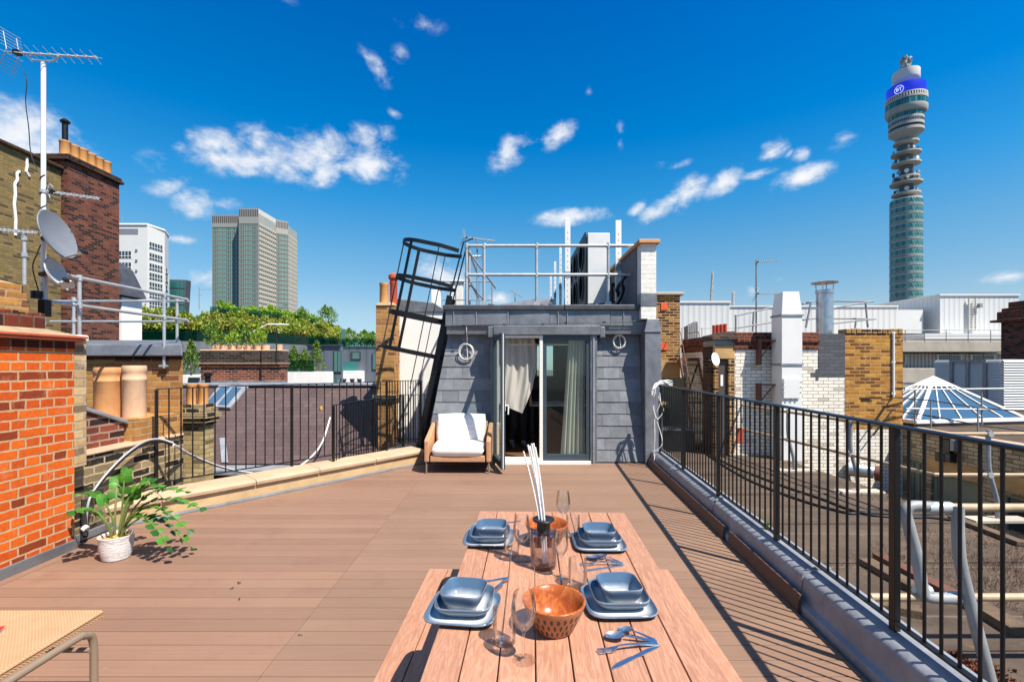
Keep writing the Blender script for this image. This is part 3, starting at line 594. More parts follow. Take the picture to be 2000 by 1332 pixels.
# lead fascia: two overlapping bands and a dark capping
xf0 = -1.09
wmb(b).hexa([(xf0, 7.80, 2.10), (2.20, 7.78, 2.10), (2.20, 8.1, 2.10), (xf0, 8.1, 2.10)], [(xf0+.01, 7.79, 2.26), (2.20, 7.77, 2.26), (2.20, 8.1, 2.26), (xf0+.01, 8.1, 2.26)]).build('lower_fascia', MT['lead'], b, bevel=.006)
for a, c in ((xf0-.01, -.05), (-.046, .62), (.624, 1.62), (1.624, 2.19)):
    wmb(b).hexa([(a, 7.765, 2.235), (c, 7.755, 2.235), (c, 8.1, 2.235), (a, 8.1, 2.235)], [(a, 7.775, 2.50), (c, 7.765, 2.50), (c, 8.1, 2.50), (a, 8.1, 2.50)]).build('fascia', MT['lead'], b, bevel=.006)
cpts = [P(868, 637, 7.72), P(905, 636, 7.73), P(985, 634, 7.73), P(1060, 633.5, 7.73), P(1105, 631, 7.73), P(1180, 629.5, 7.73), P(1262, 627, 7.72)]
wmb(b).tube(smooth_path(cpts, 4), .006, 6).build('fascia_cable', MT['cable_black'], b, smooth=True)
for p in cpts[1:-1]: wmb(b).obox(p + Vector((0, -.004, 0)), (.05, .018, .022)).build('cable_clip', MT['cable_black'], b)
for px in (886, 930, 992, 1090, 1108, 1218): x_ = (px-CX)/F*7.76; wmb(b).box(x_-.006, x_+.006, 7.752, 7.775, 2.24, 2.495).build('lead_seam', MT['lead_pale'], b, bevel=.004)
wmb(b).box(xf0-.05, .86, 7.735, 8.1, 2.495, 2.58).build('capping', MT['lead_dark'], b, bevel=.012)
wmb(b).box(.863, 2.20, 7.725, 8.1, 2.497, 2.583).build('capping', MT['lead_dark'], b, bevel=.012)
wmb(b).box(xf0+.02, 2.10, 8.1, RB, 2.40, 2.56).build('roof', MT['lead_dark'], b)
# lead pier at the right-hand end
m = wmb(b); m.hexa([(2.14, 7.56, -.2), (2.43, 7.56, -.2), (2.43, 8.2, -.2), (2.14, 8.2, -.2)], [(2.145, 7.60, 2.12), (2.40, 7.60, 2.12), (2.40, 8.2, 2.12), (2.145, 8.2, 2.12)])
m.hexa([(2.13, 7.585, 2.12), (2.41, 7.585, 2.12), (2.41, 8.2, 2.12), (2.13, 8.2, 2.12)], [(2.19, 7.62, 2.34), (2.385, 7.62, 2.34), (2.385, 8.2, 2.34), (2.19, 8.2, 2.34)])
m.build('lead_pier', MT['lead'], b, bevel=.008)
# dormer trim round the doors
m = wmb(b); m.box(-.34, -.27, 7.60, 8.0, -.02, 2.07); m.build('jamb_trim', MT['lead'], b, bevel=.006)
m = wmb(b); m.box(1.265, 1.375, 7.60, 7.98, -.02, 2.07); m.build('jamb_trim', MT['lead'], b, bevel=.006)
m = wmb(b); m.box(1.30, 1.335, 7.585, 7.60, -.02, 2.07); m.build('jamb_roll', MT['lead_pale'], b, bevel=.006)
m = wmb(b); m.box(-.30, 1.42, 7.56, 7.99, 2.075, 2.225); m.build('head_trim', MT['lead'], b, bevel=.008)
for x0, x1 in ((-.39, -.295), (1.415, 1.50)):
    m = wmb(b); m.box(x0, x1, 7.575, 7.95, 2.03, 2.215); m.build('head_trim', MT['lead'], b, bevel=.015)
m = wmb(b); m.box(-.27, 1.265, 7.55, 7.85, -.02, .045); m.build('threshold', MT['white_upvc'], b, bevel=.004)
# fixed leaf on the right
DZ0, DZ1 = .05, 2.07
fr = wmb(b)
for x0, x1, z0, z1 in ((.50, .56, DZ0, DZ1), (1.20, 1.265, DZ0, DZ1), (.56, 1.20, DZ1-.075, DZ1), (.56, 1.20, DZ0, DZ0+.10)): fr.box(x0, x1, 7.62, 7.68, z0, z1)
fr = fr.build('fixed_door', MT['door_frame'], b, bevel=.004)
wmb(b).box(.56, 1.20, 7.647, 7.655, DZ0+.10, DZ1-.075).build('pane', MT['door_glass'], fr)
# white inner frame of the open half
m = wmb(b)
for x0, x1, z0, z1 in ((.445, .497, DZ0, DZ1), (-.27, -.215, DZ0, DZ1), (-.215, .445, DZ1-.04, DZ1), (-.215, .445, DZ0-.004, DZ0+.045)): m.box(x0, x1, 7.60, 7.70, z0, z1)
m.build('door_frame', MT['white_upvc'], b, bevel=.003)
# open leaf
H0, H1 = Vector((-.285, 7.60)), Vector((-.128, 6.855)); hd = (H1 - H0); HW = hd.length; hd.normalize(); hn = Vector((-hd.y, hd.x))
hp = lambda s, o, z: Vector((H0.x + hd.x*s + hn.x*o, H0.y + hd.y*s + hn.y*o, z))
m = wmb(b)
def leafbox(m, s0, s1, z0, z1, th=.03):
    m.hexa([hp(s0, -th, z0), hp(s1, -th, z0), hp(s1, th, z0), hp(s0, th, z0)], [hp(s0, -th, z1), hp(s1, -th, z1), hp(s1, th, z1), hp(s0, th, z1)])
for s0, s1, z0, z1 in ((0, .075, .07, 2.06), (HW-.075, HW, .07, 2.06), (.075, HW-.075, 1.98, 2.06), (.075, HW-.075, .07, .17)): leafbox(m, s0, s1, z0, z1)
ol = m.build('open_door', MT['door_frame'], b, bevel=.004)
m = wmb(b); leafbox(m, .075, HW-.075, .17, 1.98, .006); m.build('pane', MT['door_glass'], ol)
m = wmb(b); leafbox(m, HW-.001, HW+.004, .08, 2.05, .006); m.build('seal', MT['white_upvc'], ol)
e = hp(HW-.04, .03, 1.0); hv = Vector((hn.x, hn.y, 0))
m = wmb(b); m.tube([e, e + hv*.05, e + hv*.055 + Vector((0, 0, -.03)), e + hv*.05 + Vector((0, 0, -.13))], .011, 8); m.obox(e + hv*.004, (.035, .012, .15), (0, 0, math.atan2(hd.y, hd.x))); m.build('handle', MT['white_upvc'], ol, smooth=True)
# the room inside
RX0, RX1, RY0, RY1, RZ = -1.0, 2.08, 8.06, 12.6, 2.32
rf = wmb(b).box(RX0, RX1, RY0-.2, RY1, -.06, .035).build('room_floor', MT['room_floor'], b)
m = wmb(b); m.box(RX0-.1, RX0, RY0, RY1, -.05, RZ); m.box(RX1, RX1+.05, RY0, RY1, -.05, RZ); m.box(RX0, RX1, RY0, RY1, RZ, RZ+.05)
WX0, WX1, WZ0, WZ1 = .62, 1.15, 1.25, 2.15
m.box(RX0, WX0, RY1, RY1+.1, -.05, RZ); m.box(WX1, RX1, RY1, RY1+.1, -.05, RZ); m.box(WX0, WX1, RY1, RY1+.1, -.05, WZ0); m.box(WX0, WX1, RY1, RY1+.1, WZ1, RZ)
m.box(RX0, -.28, RY0, RY0+.05, -.05, RZ); m.box(1.27, RX1, RY0, RY0+.05, -.05, RZ)
m.build('room_wall', MT['room_wall'], b)
wi = wmb(b)
for x0, x1, z0, z1 in ((WX0, WX0+.05, WZ0, WZ1), (WX1-.05, WX1, WZ0, WZ1), (WX0+.05, WX1-.05, WZ0, WZ0+.05), (WX0+.05, WX1-.05, WZ1-.05, WZ1), ((WX0+WX1)/2-.02, (WX0+WX1)/2+.02, WZ0+.05, WZ1-.05)): wi.box(x0, x1, RY1+.02, RY1+.08, z0, z1)
wi = wi.build('window', MT['white_upvc'], b); wmb(b).box(WX0+.05, WX1-.05, RY1+.045, RY1+.055, WZ0+.05, WZ1-.05).build('pane', MT['pane'], wi)
m = wmb(b); m.box(RX0, RX1, RY1+.1, RB, -.3, 2.4); m.build('rear_wall', MT['lead_dark'], b) if False else None
wmb(b).tube([(-.25, 7.80, 1.93), (1.25, 7.80, 1.93)], .010, 8).build('curtain_rail', MT['white_upvc'], b)
# curtains
def cloth(name, fn, label, cat='curtain', nu=90, nv=50):
    o = MB().grid(fn, nu, nv).build(name, MT['curtain'], smooth=True, sharp=180); tag(o, label, cat, 'sheer curtains in the doorway'); return o
def cur1(u, v):     # blowing curtain in the open half: its foot gathered up and swept left
    z = 2.03 - v*1.28; x0, x1 = -.27, .37
    sw = v**2; x = lerp(x0, x1, u); 
    low = 0.86 + .12*(1-u) if True else 0
    z = 2.03 - v*(2.03 - lerp(1.0, .80, min(1, u/.72)) if u < .72 else 2.03 - lerp(.80, 1.22, (u-.72)/.28))
    bulge = math.sin(min(v*1.15, 1)*math.pi)*.05*(u) - .10*max(0, v-.75)*max(0, u-.6)
    fold = math.sin(u*38 + v*v*4.5)*.022*(1-.75*v) + math.sin(u*17 - v*3)*.018
    return Vector((x + bulge - sw*.02, 7.79 - .10*sw*math.sin(v*2.2) + fold, z))
cloth('curtain', cur1, 'sheer white curtain blowing in the open half of the doorway')
def cur2(u, v):
    z = 2.0 - v*1.93; x0 = lerp(.93, .80, v); x1 = 1.20
    f = math.sin(u*34 + .5*math.sin(v*3))*.026 + math.sin(u*13+1)*.015
    return Vector((lerp(x0, x1, u), 7.745 + f, z))
cloth('curtain', cur2, 'sheer white curtain hanging straight behind the closed glass door')
# interior furniture and the person seen behind the curtain
t = thing('dining_table', 'dark dining table inside the room, seen through the doorway', 'table', (.85, 10.2, .035))
wmb(t).box(.35, 1.75, 9.7, 10.6, .74, .78).build('table_top', MT['white_upvc'], t, bevel=.004)
for x, y in ((.42, 9.78), (1.66, 9.78), (.42, 10.5), (1.66, 10.5)): wmb(t).box(x-.03, x+.03, y-.03, y+.03, .036, .739).build('leg', MT['dark_wood'], t)
t = thing('cabinet', 'low dark cabinet against the back wall of the room', 'cabinet', (1.0, 12.3, .035))
wmb(t).box(-.6, 2.0, 12.1, 12.55, .10, .95).build('carcass', MT['dark_wood'], t, bevel=.004); wmb(t).box(-.55, 1.95, 12.14, 12.5, .036, .10).build('plinth', MT['black_plastic'], t)
for x in (-.58, .3, 1.17): wmb(t).box(x, x+.82, 12.075, 12.099, .14, .91).build('door', MT['dark_wood'], t)
def person():
    t = thing('person', 'person in black trousers and grey shoes standing behind the blowing curtain', 'person', (.10, 9.0, .035), R(15))
    J = {'pelvis': (0,0,.93), 'sp': (0,0,1.12), 'ch': (0,.01,1.34), 'nk': (0,0,1.47), 'hd': (0,-.02,1.57), 'ht': (0,-.01,1.70),
         'sl': (.19,0,1.42), 'el': (.24,.03,1.13), 'wl': (.24,-.08,.89), 'hl': (.24,-.11,.80), 'sr': (-.19,0,1.42), 'er': (-.24,.03,1.13), 'wr': (-.23,-.08,.89), 'hr': (-.23,-.11,.80),
         'pl': (.10,0,.88), 'kl': (.11,-.03,.48), 'al': (.12,.02,.09), 'tl': (.13,-.14,.03), 'pr': (-.10,0,.88), 'kr': (-.09,-.10,.49), 'ar': (-.10,.06,.12), 'tr': (-.11,-.09,.03)}
    rad = {'pelvis': .135, 'sp': .12, 'ch': .14, 'nk': .055, 'hd': .085, 'ht': .08, 'sl': .06, 'el': .042, 'wl': .03, 'hl': .032, 'pl': .10, 'kl': .068, 'al': .048, 'tl': .035}
    E = [('pelvis','sp'),('sp','ch'),('ch','nk'),('nk','hd'),('hd','ht'),('ch','sl'),('sl','el'),('el','wl'),('wl','hl'),('ch','sr'),('sr','er'),('er','wr'),('wr','hr'),('pelvis','pl'),('pl','kl'),('kl','al'),('al','tl'),('pelvis','pr'),('pr','kr'),('kr','ar'),('ar','tr')]
    def skin(name, keys, edges, mat, grow, root):
        idx = {k_: i for i, k_ in enumerate(keys)}; me = bpy.data.meshes.new(name)
        me.from_pydata([J[k_] for k_ in keys], [(idx[a], idx[c]) for a, c in edges], []); me.update()
        o = bpy.data.objects.new(name, me); scene.collection.objects.link(o); o.parent = t; me.materials.append(mat)
        o.modifiers.new('skin', 'SKIN')
        for k_, i in idx.items():
            r_ = rad.get(k_, rad.get(k_[:-1] + 'l', .05)) + grow; sv = me.skin_vertices[0].data[i]; sv.radius = (r_, r_); sv.use_root = (k_ == root)
        o.modifiers.new('sub', 'SUBSURF').levels = 2; o.modifiers['sub'].render_levels = 2; return o
    skin('body', list(J), E, MT['skin'], 0, 'pelvis')
    skin('trousers', ['pelvis','pl','kl','al','pr','kr','ar'], [('pelvis','pl'),('pl','kl'),('kl','al'),('pelvis','pr'),('pr','kr'),('kr','ar')], MT['trouser'], .022, 'pelvis')
    skin('shirt', ['pelvis','sp','ch','sl','el','sr','er'], [('pelvis','sp'),('sp','ch'),('ch','sl'),('sl','el'),('ch','sr'),('sr','er')], MT['shirt'], .014, 'pelvis')
    for k_ in 'lr':
        a, c = Vector(J['a'+k_]), Vector(J['t'+k_])
        m = MB(); m.tube([a + Vector((0, .05, -.05)), a + Vector((0, 0, -.035)), lerp(a, c, .6) + Vector((0, -.01, -.005)), c + Vector((0, -.05, .005))], [.036, .048, .046, .026], 10); m.build('shoe', MT['shoe'], t, smooth=True)
    MB().lathe([(.0, .19), (.05, .182), (.085, .14), (.098, .08), (.097, .03), (.09, 0.0), (.075, -.02)][::-1], (0, .01, 1.56), 16).build('hair', MT['hair'], t, smooth=True)
person()
# ------------------------------------------------------------------ wicker armchair by the door
def armchair():
    t = thing('armchair', 'tan wicker armchair with two white cushions standing left of the door', 'armchair', (-.795, 7.18, 0), R(-1))
    W, D0, D1 = .49, -.29, .30
    m = MB()
    for s in (-1, 1):
        x0, x1 = (s*W, s*(W-.07)) if s > 0 else (s*W, s*(W-.07))
        x0, x1 = min(x0, x1), max(x0, x1)
        poly = [(D0, .17), (D1+.06, .17), (D1+.06, .68), (D1-.05, .66), (D0+.02, .50), (D0, .47)]
        m2 = MB(); m2.slab([(x0, y, z) for y, z in poly], (x1-x0, 0, 0)); m2.build('arm', MT['rattan'], t, bevel=.018, seg=3)
    MB().box(-W+.088, W-.088, D0, D0+.05, .172, .265).build('front_rail', MT['rattan'], t, bevel=.012)
    MB().box(-W+.088, W-.088, D0+.052, D1, .20, .25).build('seat_base', MT['rattan'], t)
    m = MB(); m.hexa([(-W+.088, D1-.02, .18), (W-.088, D1-.02, .18), (W-.088, D1+.05, .18), (-W+.088, D1+.05, .18)], [(-W+.088, D1+.06, .70), (W-.088, D1+.06, .70), (W-.088, D1+.11, .70), (-W+.088, D1+.11, .70)]); m.build('backrest', MT['rattan'], t, bevel=.015)
    for x in (-W+.03, W-.03):
        for y in (D0+.03, D1+.02): MB().tube([(x, y, .18), (x*1.0, y, 0.0)], [.015, .011], 8).build('leg', MT['taupe_tube'], t, smooth=True)
    def pillow(name, cx, cy, cz, sx_, sy_, sz_, rot):
        def f(u, v):
            a = (u - .5)*2; c = (v - .5)*2
            return a, c
        n = 22; m = MB(); q = Euler(rot).to_matrix()
        def pt(a, c, s):
            e = (1 - abs(a)**5)**.5 * (1 - abs(c)**5)**.5
            pz = s*sz_*.5*(.42*(1 if e > 0 else 0)*min(1, e*2.4) + .58*e) 
            crease = .004*math.sin(a*9 + c*4)*e + .003*math.sin(c*17 - a*3)*e
            return Vector((cx, cy, cz)) + q @ Vector((a*sx_*.5*(1 - .05*c*c), c*sy_*.5*(1 - .05*a*a), pz + crease*s))
        for s in (1, -1):
            vs = [pt(-1 + 2*i/n, -1 + 2*j/n, s) for j in range(n+1) for i in range(n+1)]
            fs = [(j*(n+1)+i, j*(n+1)+i+1, (j+1)*(n+1)+i+1, (j+1)*(n+1)+i) for j in range(n) for i in range(n)]
            m.add(vs, fs if s > 0 else [f_[::-1] for f_ in fs])
        o = m.build(name, MT['cushion'], t, smooth=True, sharp=80)
        wl = o.modifiers.new('weld', 'WELD'); wl.merge_threshold = .0015
    pillow('seat_cushion', 0, -.03, .345, .80, .60, .19, (R(2), 0, 0))
    pillow('back_cushion', -.01, .24, .60, .79, .47, .20, (R(76), 0, R(1)))
    return t
armchair()
# coiled cables hung on the facade, and the bundle tied to the railing end
def coil(label, px, py, r, Y):
    c = P(px, py, Y); t = thing('cable_coil', label, 'cable', c, group='white cable coils hung on the slate facade')
    m = MB(); pts = []
    for k in range(3):
        for i in range(22):
            a = 2*math.pi*i/22; rr = r*(1 + .05*math.sin(a*2+k)); pts.append((rr*.82*math.cos(a) + (k-1)*.018*math.sin(k*2+1), -.012*k, rr*math.sin(a) + .01*k))
    m.tube(pts, .0075, 6); m.build('coil', MT['cable_white'], t, smooth=True)
    MB().tube(smooth_path([(0, 0, r), (.004, -.01, r*.2), (.01, -.012, -r*.6), (-.02, -.01, -r)]), .0065, 6).build('inner_strand', MT['cable_white'], t, smooth=True)
    MB().tube(smooth_path([(0, 0, r), (.004, -.02, r + .10), (0, -.07, r + .21), (0, -.075, r + .33)]), .0065, 6).build('drop_cable', MT['cable_white'], t, smooth=True)
coil('larger coil of white cable hung on the slates left of the door', 912, 689, .135, 7.85)
coil('smaller coil of white cable hung on the slates right of the door', 1210.5, 669, .115, 7.86)
t = thing('cable_bundle', 'tangled bundle of white cable tied over the far end of the right railing', 'cable', (2.3, 7.33, 1.3)); rb = random.Random(3)
for k in range(9):
    pts = [(2.16 + rb.uniform(-.02, .05), 7.28, 1.17 + rb.uniform(-.05, .06)), (2.24 + rb.uniform(-.03, .03), 7.30, 1.28 + rb.uniform(-.02, .04)), (2.36 + rb.uniform(-.03, .08), 7.30, 1.33 + rb.uniform(-.03, .03)), (2.46+rb.uniform(-.04, .04), 7.27, 1.30 + rb.uniform(-.04, .05))]
    wmb(t).tube(smooth_path(pts, 4), .007, 5).build('strand', MT['cable_white'], t, smooth=True)
for pts in ([(2.22, 7.27, 1.25), (2.17, 7.25, 1.0), (2.21, 7.24, .78), (2.29, 7.26, .55), (2.30, 7.22, .38), (2.21, 7.25, .25), (2.18, 7.22, .12)], [(2.26, 7.27, 1.26), (2.28, 7.24, 1.02), (2.20, 7.25, .80), (2.19, 7.22, .5), (2.18, 7.24, .2)], [(2.28, 7.27, 1.25), (2.25, 7.23, 1.1), (2.33, 7.25, .9), (2.24, 7.26, .76), (2.2, 7.25, .9), (2.21, 7.26, 1.2)]):
    wmb(t).tube(smooth_path(pts, 5), .007, 5).build('hanging_loop', MT['cable_white'], t, smooth=True)

for k, (px, py, r_) in enumerate(((463, 1140, .026), (451, 1151, .02), (468, 1172, .017), (588, 1241, .015))):
    m = MB(); m.leaf((0, 0, .006), r_*1.3, Euler((0, R(-8), k*1.1)).to_quaternion(), .55); m.leaf((.004, .004, .008), r_, Euler((.3, R(5), 2+k)).to_quaternion(), .5); o = m.build('dry_leaf', MT['dark_wood']); o.location = G(px, py); tag(o, 'one of the small dark dry leaves lying on the open deck', 'leaf', 'dry leaves on the deck')
# ------------------------------------------------------------------ left: orange brick chimney pier and what is fixed to it
t = thing('chimney_stack', 'bright orange brick chimney base with corbelled cap beside the deck, at left edge', 'chimney', (-4.4, 3.5, 0))
wmb(t).box(-5.4, -3.80, 2.4, 4.09, -.3, 1.735).build('brickwork', MT['orange_brick'], t)
wmb(t).box(-5.4, -3.797, 2.4, 4.092, 1.736, 1.80).build('dark_course', MT['dark_red_brick'], t)  # dark bricks carry the shade under the cap in their colour
m = wmb(t)
m.box(-5.4, -3.745, 2.4, 4.145, 1.801, 1.822); m.box(-5.4, -3.735, 2.4, 4.155, 1.824, 1.845)
m.build('tile_course', MT['red_tile'], t, bevel=.004)
m = wmb(t); m.hexa([(-5.4, 2.4, 1.846), (-3.76, 2.4, 1.846), (-3.76, 4.13, 1.846), (-5.4, 4.13, 1.846)], [(-5.4, 2.4, 1.90), (-3.93, 2.4, 1.90), (-3.93, 3.98, 1.90), (-5.4, 3.98, 1.90)]); m.build('mortar_fillet', MT['mortar'], t, bevel=.01)
m = wmb(t); y = 2.42
while y < 3.92: m.box(-5.2, -3.96 + rng.uniform(-.012, .012), y, y + .095, 1.90, 2.03 + rng.uniform(-.012, .012)); y += .106
m.build('soldier_course', MT['dark_red_brick'], t, bevel=.008)
m = wmb(t)
for (x1, z0, z1) in ((-4.10, 2.03, 2.115), (-4.13, 2.115, 2.20), (-4.20, 2.20, 2.28)): m.box(-5.0, x1, 2.6, 4.0 + (-4.10 - x1)*.5, z0, z1)
m.build('upper_brickwork', MT['stock_brick'], t, bevel=.006)
m = wmb(t); m.hexa([(-5.0, 2.6, 2.281), (-4.21, 2.6, 2.281), (-4.21, 4.0, 2.281), (-5.0, 4.0, 2.281)], [(-4.9, 2.7, 2.32), (-4.32, 2.7, 2.32), (-4.32, 3.92, 2.32), (-4.9, 3.92, 2.32)]); m.build('mortar_cap', MT['mortar'], t)
wmb(t).box(-5.4, -3.785, 2.4, 4.105, .0, .085).build('flashing', MT['lead'], t, bevel=.006)
m = wmb(t); m.box(-5.0, -3.803, 4.0921, 4.215, .70, 1.80); m.build('cream_quoin', MT['cream_brick'], t, bevel=.008)
m = wmb(t); m.box(-5.0, -3.79, 4.0925, 4.225, 1.802, 1.86); m.build('quoin_cap', MT['white_paint_brick'], t, bevel=.012)
pot_prof = lambda r, h: [(r*.86, 0), (r*.9, h*.02), (r*.92, h*.62), (r*.98, h*.64), (r*.98, h*.72), (r*.93, h*.74), (r*.95, h*.86), (r*1.08, h*.89), (r*1.1, h*.96), (r*1.04, h), (r*.84, h), (r*.8, h*.8), (r*.8, h*.3)]
def pot(name, label, c, r, h, mat, group=None, prof=None):
    o = MB().lathe((prof or pot_prof)(r, h), n=28).build(name, MT[mat], smooth=True, sharp=40); o.location = c; return tag(o, label, 'chimney pot', group)
pot('chimney_pot', 'stout cream chimney pot on the upper yellow brickwork at far left', (-4.245, 3.62, 2.31), .082, .26, 'pale_clay')
# low stained wall between the pier and the railing
t = thing('low_wall', 'low sooty brick wall with mortar coping behind the potted plant', 'wall', (-4.0, 4.9, 0))
wmb(t).box(-4.25, -3.92, 4.216, 5.62, -.3, .76).build('brickwork', MT['sooty_brick'], t)
m = wmb(t); m.hexa([(-4.27, 4.216, .761), (-3.895, 4.216, .761), (-3.895, 5.63, .761), (-4.27, 5.63, .761)], [(-4.27, 4.216, .80), (-3.90, 4.216, .785), (-3.90, 5.63, .785), (-4.27, 5.63, .80)]); m.build('coping', MT['stone'], t, bevel=.01)
wmb(t).box(-3.93, -3.895, 4.22, 4.66, .0, .07).build('flashing', MT['lead'], t, bevel=.005)
# small lean-to stack with lead top, two big pots behind it
t = thing('chimney_stack', 'short dark red and blue brick stack with sloping lead top behind low wall', 'chimney', (-4.4, 4.7, .8))
m = wmb(t); m.hexa([(-4.95, 4.40, .5), (-4.06, 4.40, .5), (-4.06, 4.93, .5), (-4.95, 4.93, .5)], [(-4.95, 4.40, 1.19), (-4.06, 4.40, 1.19), (-4.06, 4.93, .99), (-4.95, 4.93, .99)]); m.build('brickwork', MT['red_stack_brick'], t)
m = wmb(t); m.hexa([(-4.95, 4.38, 1.195), (-4.035, 4.38, 1.195), (-4.035, 4.96, .975), (-4.95, 4.96, .975)], [(-4.95, 4.38, 1.235), (-4.035, 4.38, 1.235), (-4.035, 4.96, 1.015), (-4.95, 4.96, 1.015)]); m.build('lead_top', MT['lead_pale'], t, bevel=.008)
big = lambda r, h: [(r*1.0, 0), (r*1.0, h*.70), (r*1.03, h*.71), (r*1.03, h*.75), (r*1.0, h*.76), (r*1.0, h*.86), (r*1.05, h*.88), (r*1.05, h*.96), (r*1.0, h), (r*.85, h), (r*.82, h*.5)]
t = thing('chimney_stack', 'brick stub carrying two big terracotta pots against the yellow brick stack', 'chimney', (-4.3, 5.2, .5)); wmb(t).box(-4.95, -3.98, 4.97, 5.64, .2, 1.02).build('brickwork', MT['stock_brick'], t)
pot('chimney_pot', 'big terracotta chimney pot, left of the pair behind low wall', (-4.47, 5.22, 1.02), .130, .55, 'terracotta', 'big terracotta pots behind low wall', big)
pot('chimney_pot', 'big pale clay chimney pot, right of the pair behind low wall', (-4.20, 5.24, 1.02), .108, .57, 'pale_clay', 'big terracotta pots behind low wall', big)
t = thing('chimney_stack', 'yellow stock brick stack with grey lead roof behind the big terracotta pots', 'chimney', (-4.6, 6.1, 0))
wmb(t).prism([(-6.4, 5.66), (-3.955, 5.66), (-4.72, 6.7), (-6.4, 6.7)], -1.5, 1.66).build('brickwork', MT['stock_brick'], t)
wmb(t).prism([(-6.4, 5.64), (-3.95, 5.64), (-4.72, 6.7), (-6.4, 6.7)], 1.662, 1.70).build('dark_course', MT['dark_brown_brick'], t)
m = wmb(t); m.hexa([(-6.5, 5.58, 1.702), (-3.90, 5.58, 1.702), (-4.72, 6.75, 1.702), (-6.5, 6.75, 1.702)], [(-6.5, 5.62, 1.84), (-3.94, 5.62, 1.84), (-4.75, 6.75, 1.95), (-6.5, 6.75, 1.95)]); m.build('lead_roof', MT['lead'], t, bevel=.012)
# galvanised guard rail over the stack
t = thing('guard_rail', 'galvanised tube guard rail climbing past the satellite dish at left', 'guard rail', (-4.15, 5.6, 1.6))
gx = -4.15
for z in (2.43, 2.165): wmb(t).tube([(gx, 4.19, z), (gx, 6.02, z)], .0165, 10).build('rail', MT['galv'], t, smooth=True)
for z in (2.43, 2.17): wmb(t).tube([(gx+.02, 6.02, z - .02), (-5.9, 6.02, z - .02)], .0145, 10).build('rail', MT['galv'], t, smooth=True)
for (x, y, z0, z1) in ((gx, 4.19, 2.165, 2.445), (gx, 4.52, 1.88, 2.445), (gx, 5.62, 1.56, 2.445), (-4.28, 6.02, 1.80, 2.43), (-5.6, 6.02, 1.9, 2.43)):
    wmb(t).tube([(x, y, z0), (x, y, z1)], .0165, 10).build('post', MT['galv'], t, smooth=True)
    for z in (2.43, 2.165): wmb(t).tube([(x, y, z-.028), (x, y, z+.028)], .023, 10).build('fitting', MT['galv'], t, smooth=True)
wmb(t).obox((gx - .01, 5.635, 1.585), (.10, .05, .022)).build('bracket', MT['galv'], t)
# ---- aerials and dishes on the mast
def yagi(name, label, A, B, n, el_len, parent=None, refl=True, mast=None, tilt=0, group=None, rr=.006):
    A, B = Vector(A), Vector(B); t = parent or thing(name, label, 'aerial', A, group=group); w_ = lambda: MB(t.location)
    d = (B - A).normalized(); side = d.cross(Vector((0, 0, 1))).normalized(); up = side.cross(d)
    m = w_(); m.tube([A, B], rr*1.3, 6); L = (B-A).length
    for i in range(n):
        c = A + d*(L*(.22 + .77*i/max(1, n-1))); h = el_len*(1 - .25*i/n)
        m.tube([c - side*h*.5 - up*h*.25, c, c - side*h*.5 + up*h*.25], rr*.45, 5); m.tube([c + side*h*.5 - up*h*.25, c, c + side*h*.5 + up*h*.25], rr*.45, 5); m.obox(c, (.022, .022, .022))
    m.build('boom', MT['galv'], t)
    m = w_(); c = A + d*L*.15; m.obox(c, (.05, .05, .035)); m.build('dipole_box', MT['black_plastic'], t)
    if refl:
        m = w_()
        for s in (1, -1):
            ax = (up*s*.93 - d*.36*1)
            for k in range(6):
                c = A + d*(L*.10) + ax*(.03 + el_len*1.15*k/5); m.tube([c - side*el_len*.62, c + side*el_len*.62], rr*.4, 5)
            for q in (-.35, .35): m.tube([A + d*(L*.10) + side*el_len*q, A + d*(L*.10) + ax*el_len*1.2 + side*el_len*q], rr*.55, 5)
        m.build('reflector', MT['galv'], t)
    return t
MX, MY = -4.183, 4.205
mt_ = thing('aerial_mast', 'tall white pole carrying a television aerial above the left chimney', 'mast', (MX, MY, 1.95))
wmb(mt_).tube([(MX, MY, 1.95), (MX, MY, 4.29)], .0185, 14).build('pole', MT['white_metal'], mt_, smooth=True)
for z in (2.16, 2.30, 2.95, 3.13): wmb(mt_).tube([(MX, MY, z), (MX, MY, z+.03)], .026, 10).build('clamp', MT['galv'], mt_, smooth=True)
mt_2 = wmb(mt_); pts = [(MX + .022*math.cos(i*.55), MY + .022*math.sin(i*.55), 2.75 + i*.012) for i in range(46)]
mt_2.tube(pts, .004, 5).build('wrapped_cable', MT['cable_black'], mt_, smooth=True)
ta = thing('aerial', 'large television aerial with V reflector on top of the white pole', 'aerial', (MX, MY, 4.3))
A, B = P(8, 102, 4.28), P(188, 113, 4.12); yagi('aerial', '', A, B, 9, .14, parent=ta, rr=.006)
wmb(ta).tube(smooth_path([P(57, 107, 4.25), P(62, 116, 4.24), P(72, 119, 4.22), P(100, 120, 4.19), P(110, 116, 4.18), P(113, 110, 4.17)], 4), .0075, 8).build('cradle', MT['galv'], ta, smooth=True)
wmb(ta).tube(smooth_path([P(45, 136, 4.25), P(52, 160, 4.25), P(50, 200, 4.26), P(56, 250, 4.27), P(60, 298, 4.3), P(72, 330, 4.24)], 6), .004, 5).build('cable', MT['cable_black'], ta, smooth=True)
tb2 = thing('aerial', 'small aerial pointing right, clamped to the pole above the dish', 'aerial', P(88, 372, 4.2)); yagi('aerial', '', P(92, 374, 4.2), P(190, 388, 4.1), 7, .07, parent=tb2, refl=False, rr=.005)
m = wmb(tb2); m.tube([P(92, 374, 4.2), P(97, 358, 4.2)], .004, 5); m.tube([P(94, 376, 4.2), P(101, 394, 4.2)], .004, 5); m.tube([P(98, 360, 4.25), P(104, 366, 4.1)], .004, 5); m.build('dipole', MT['galv'], tb2)
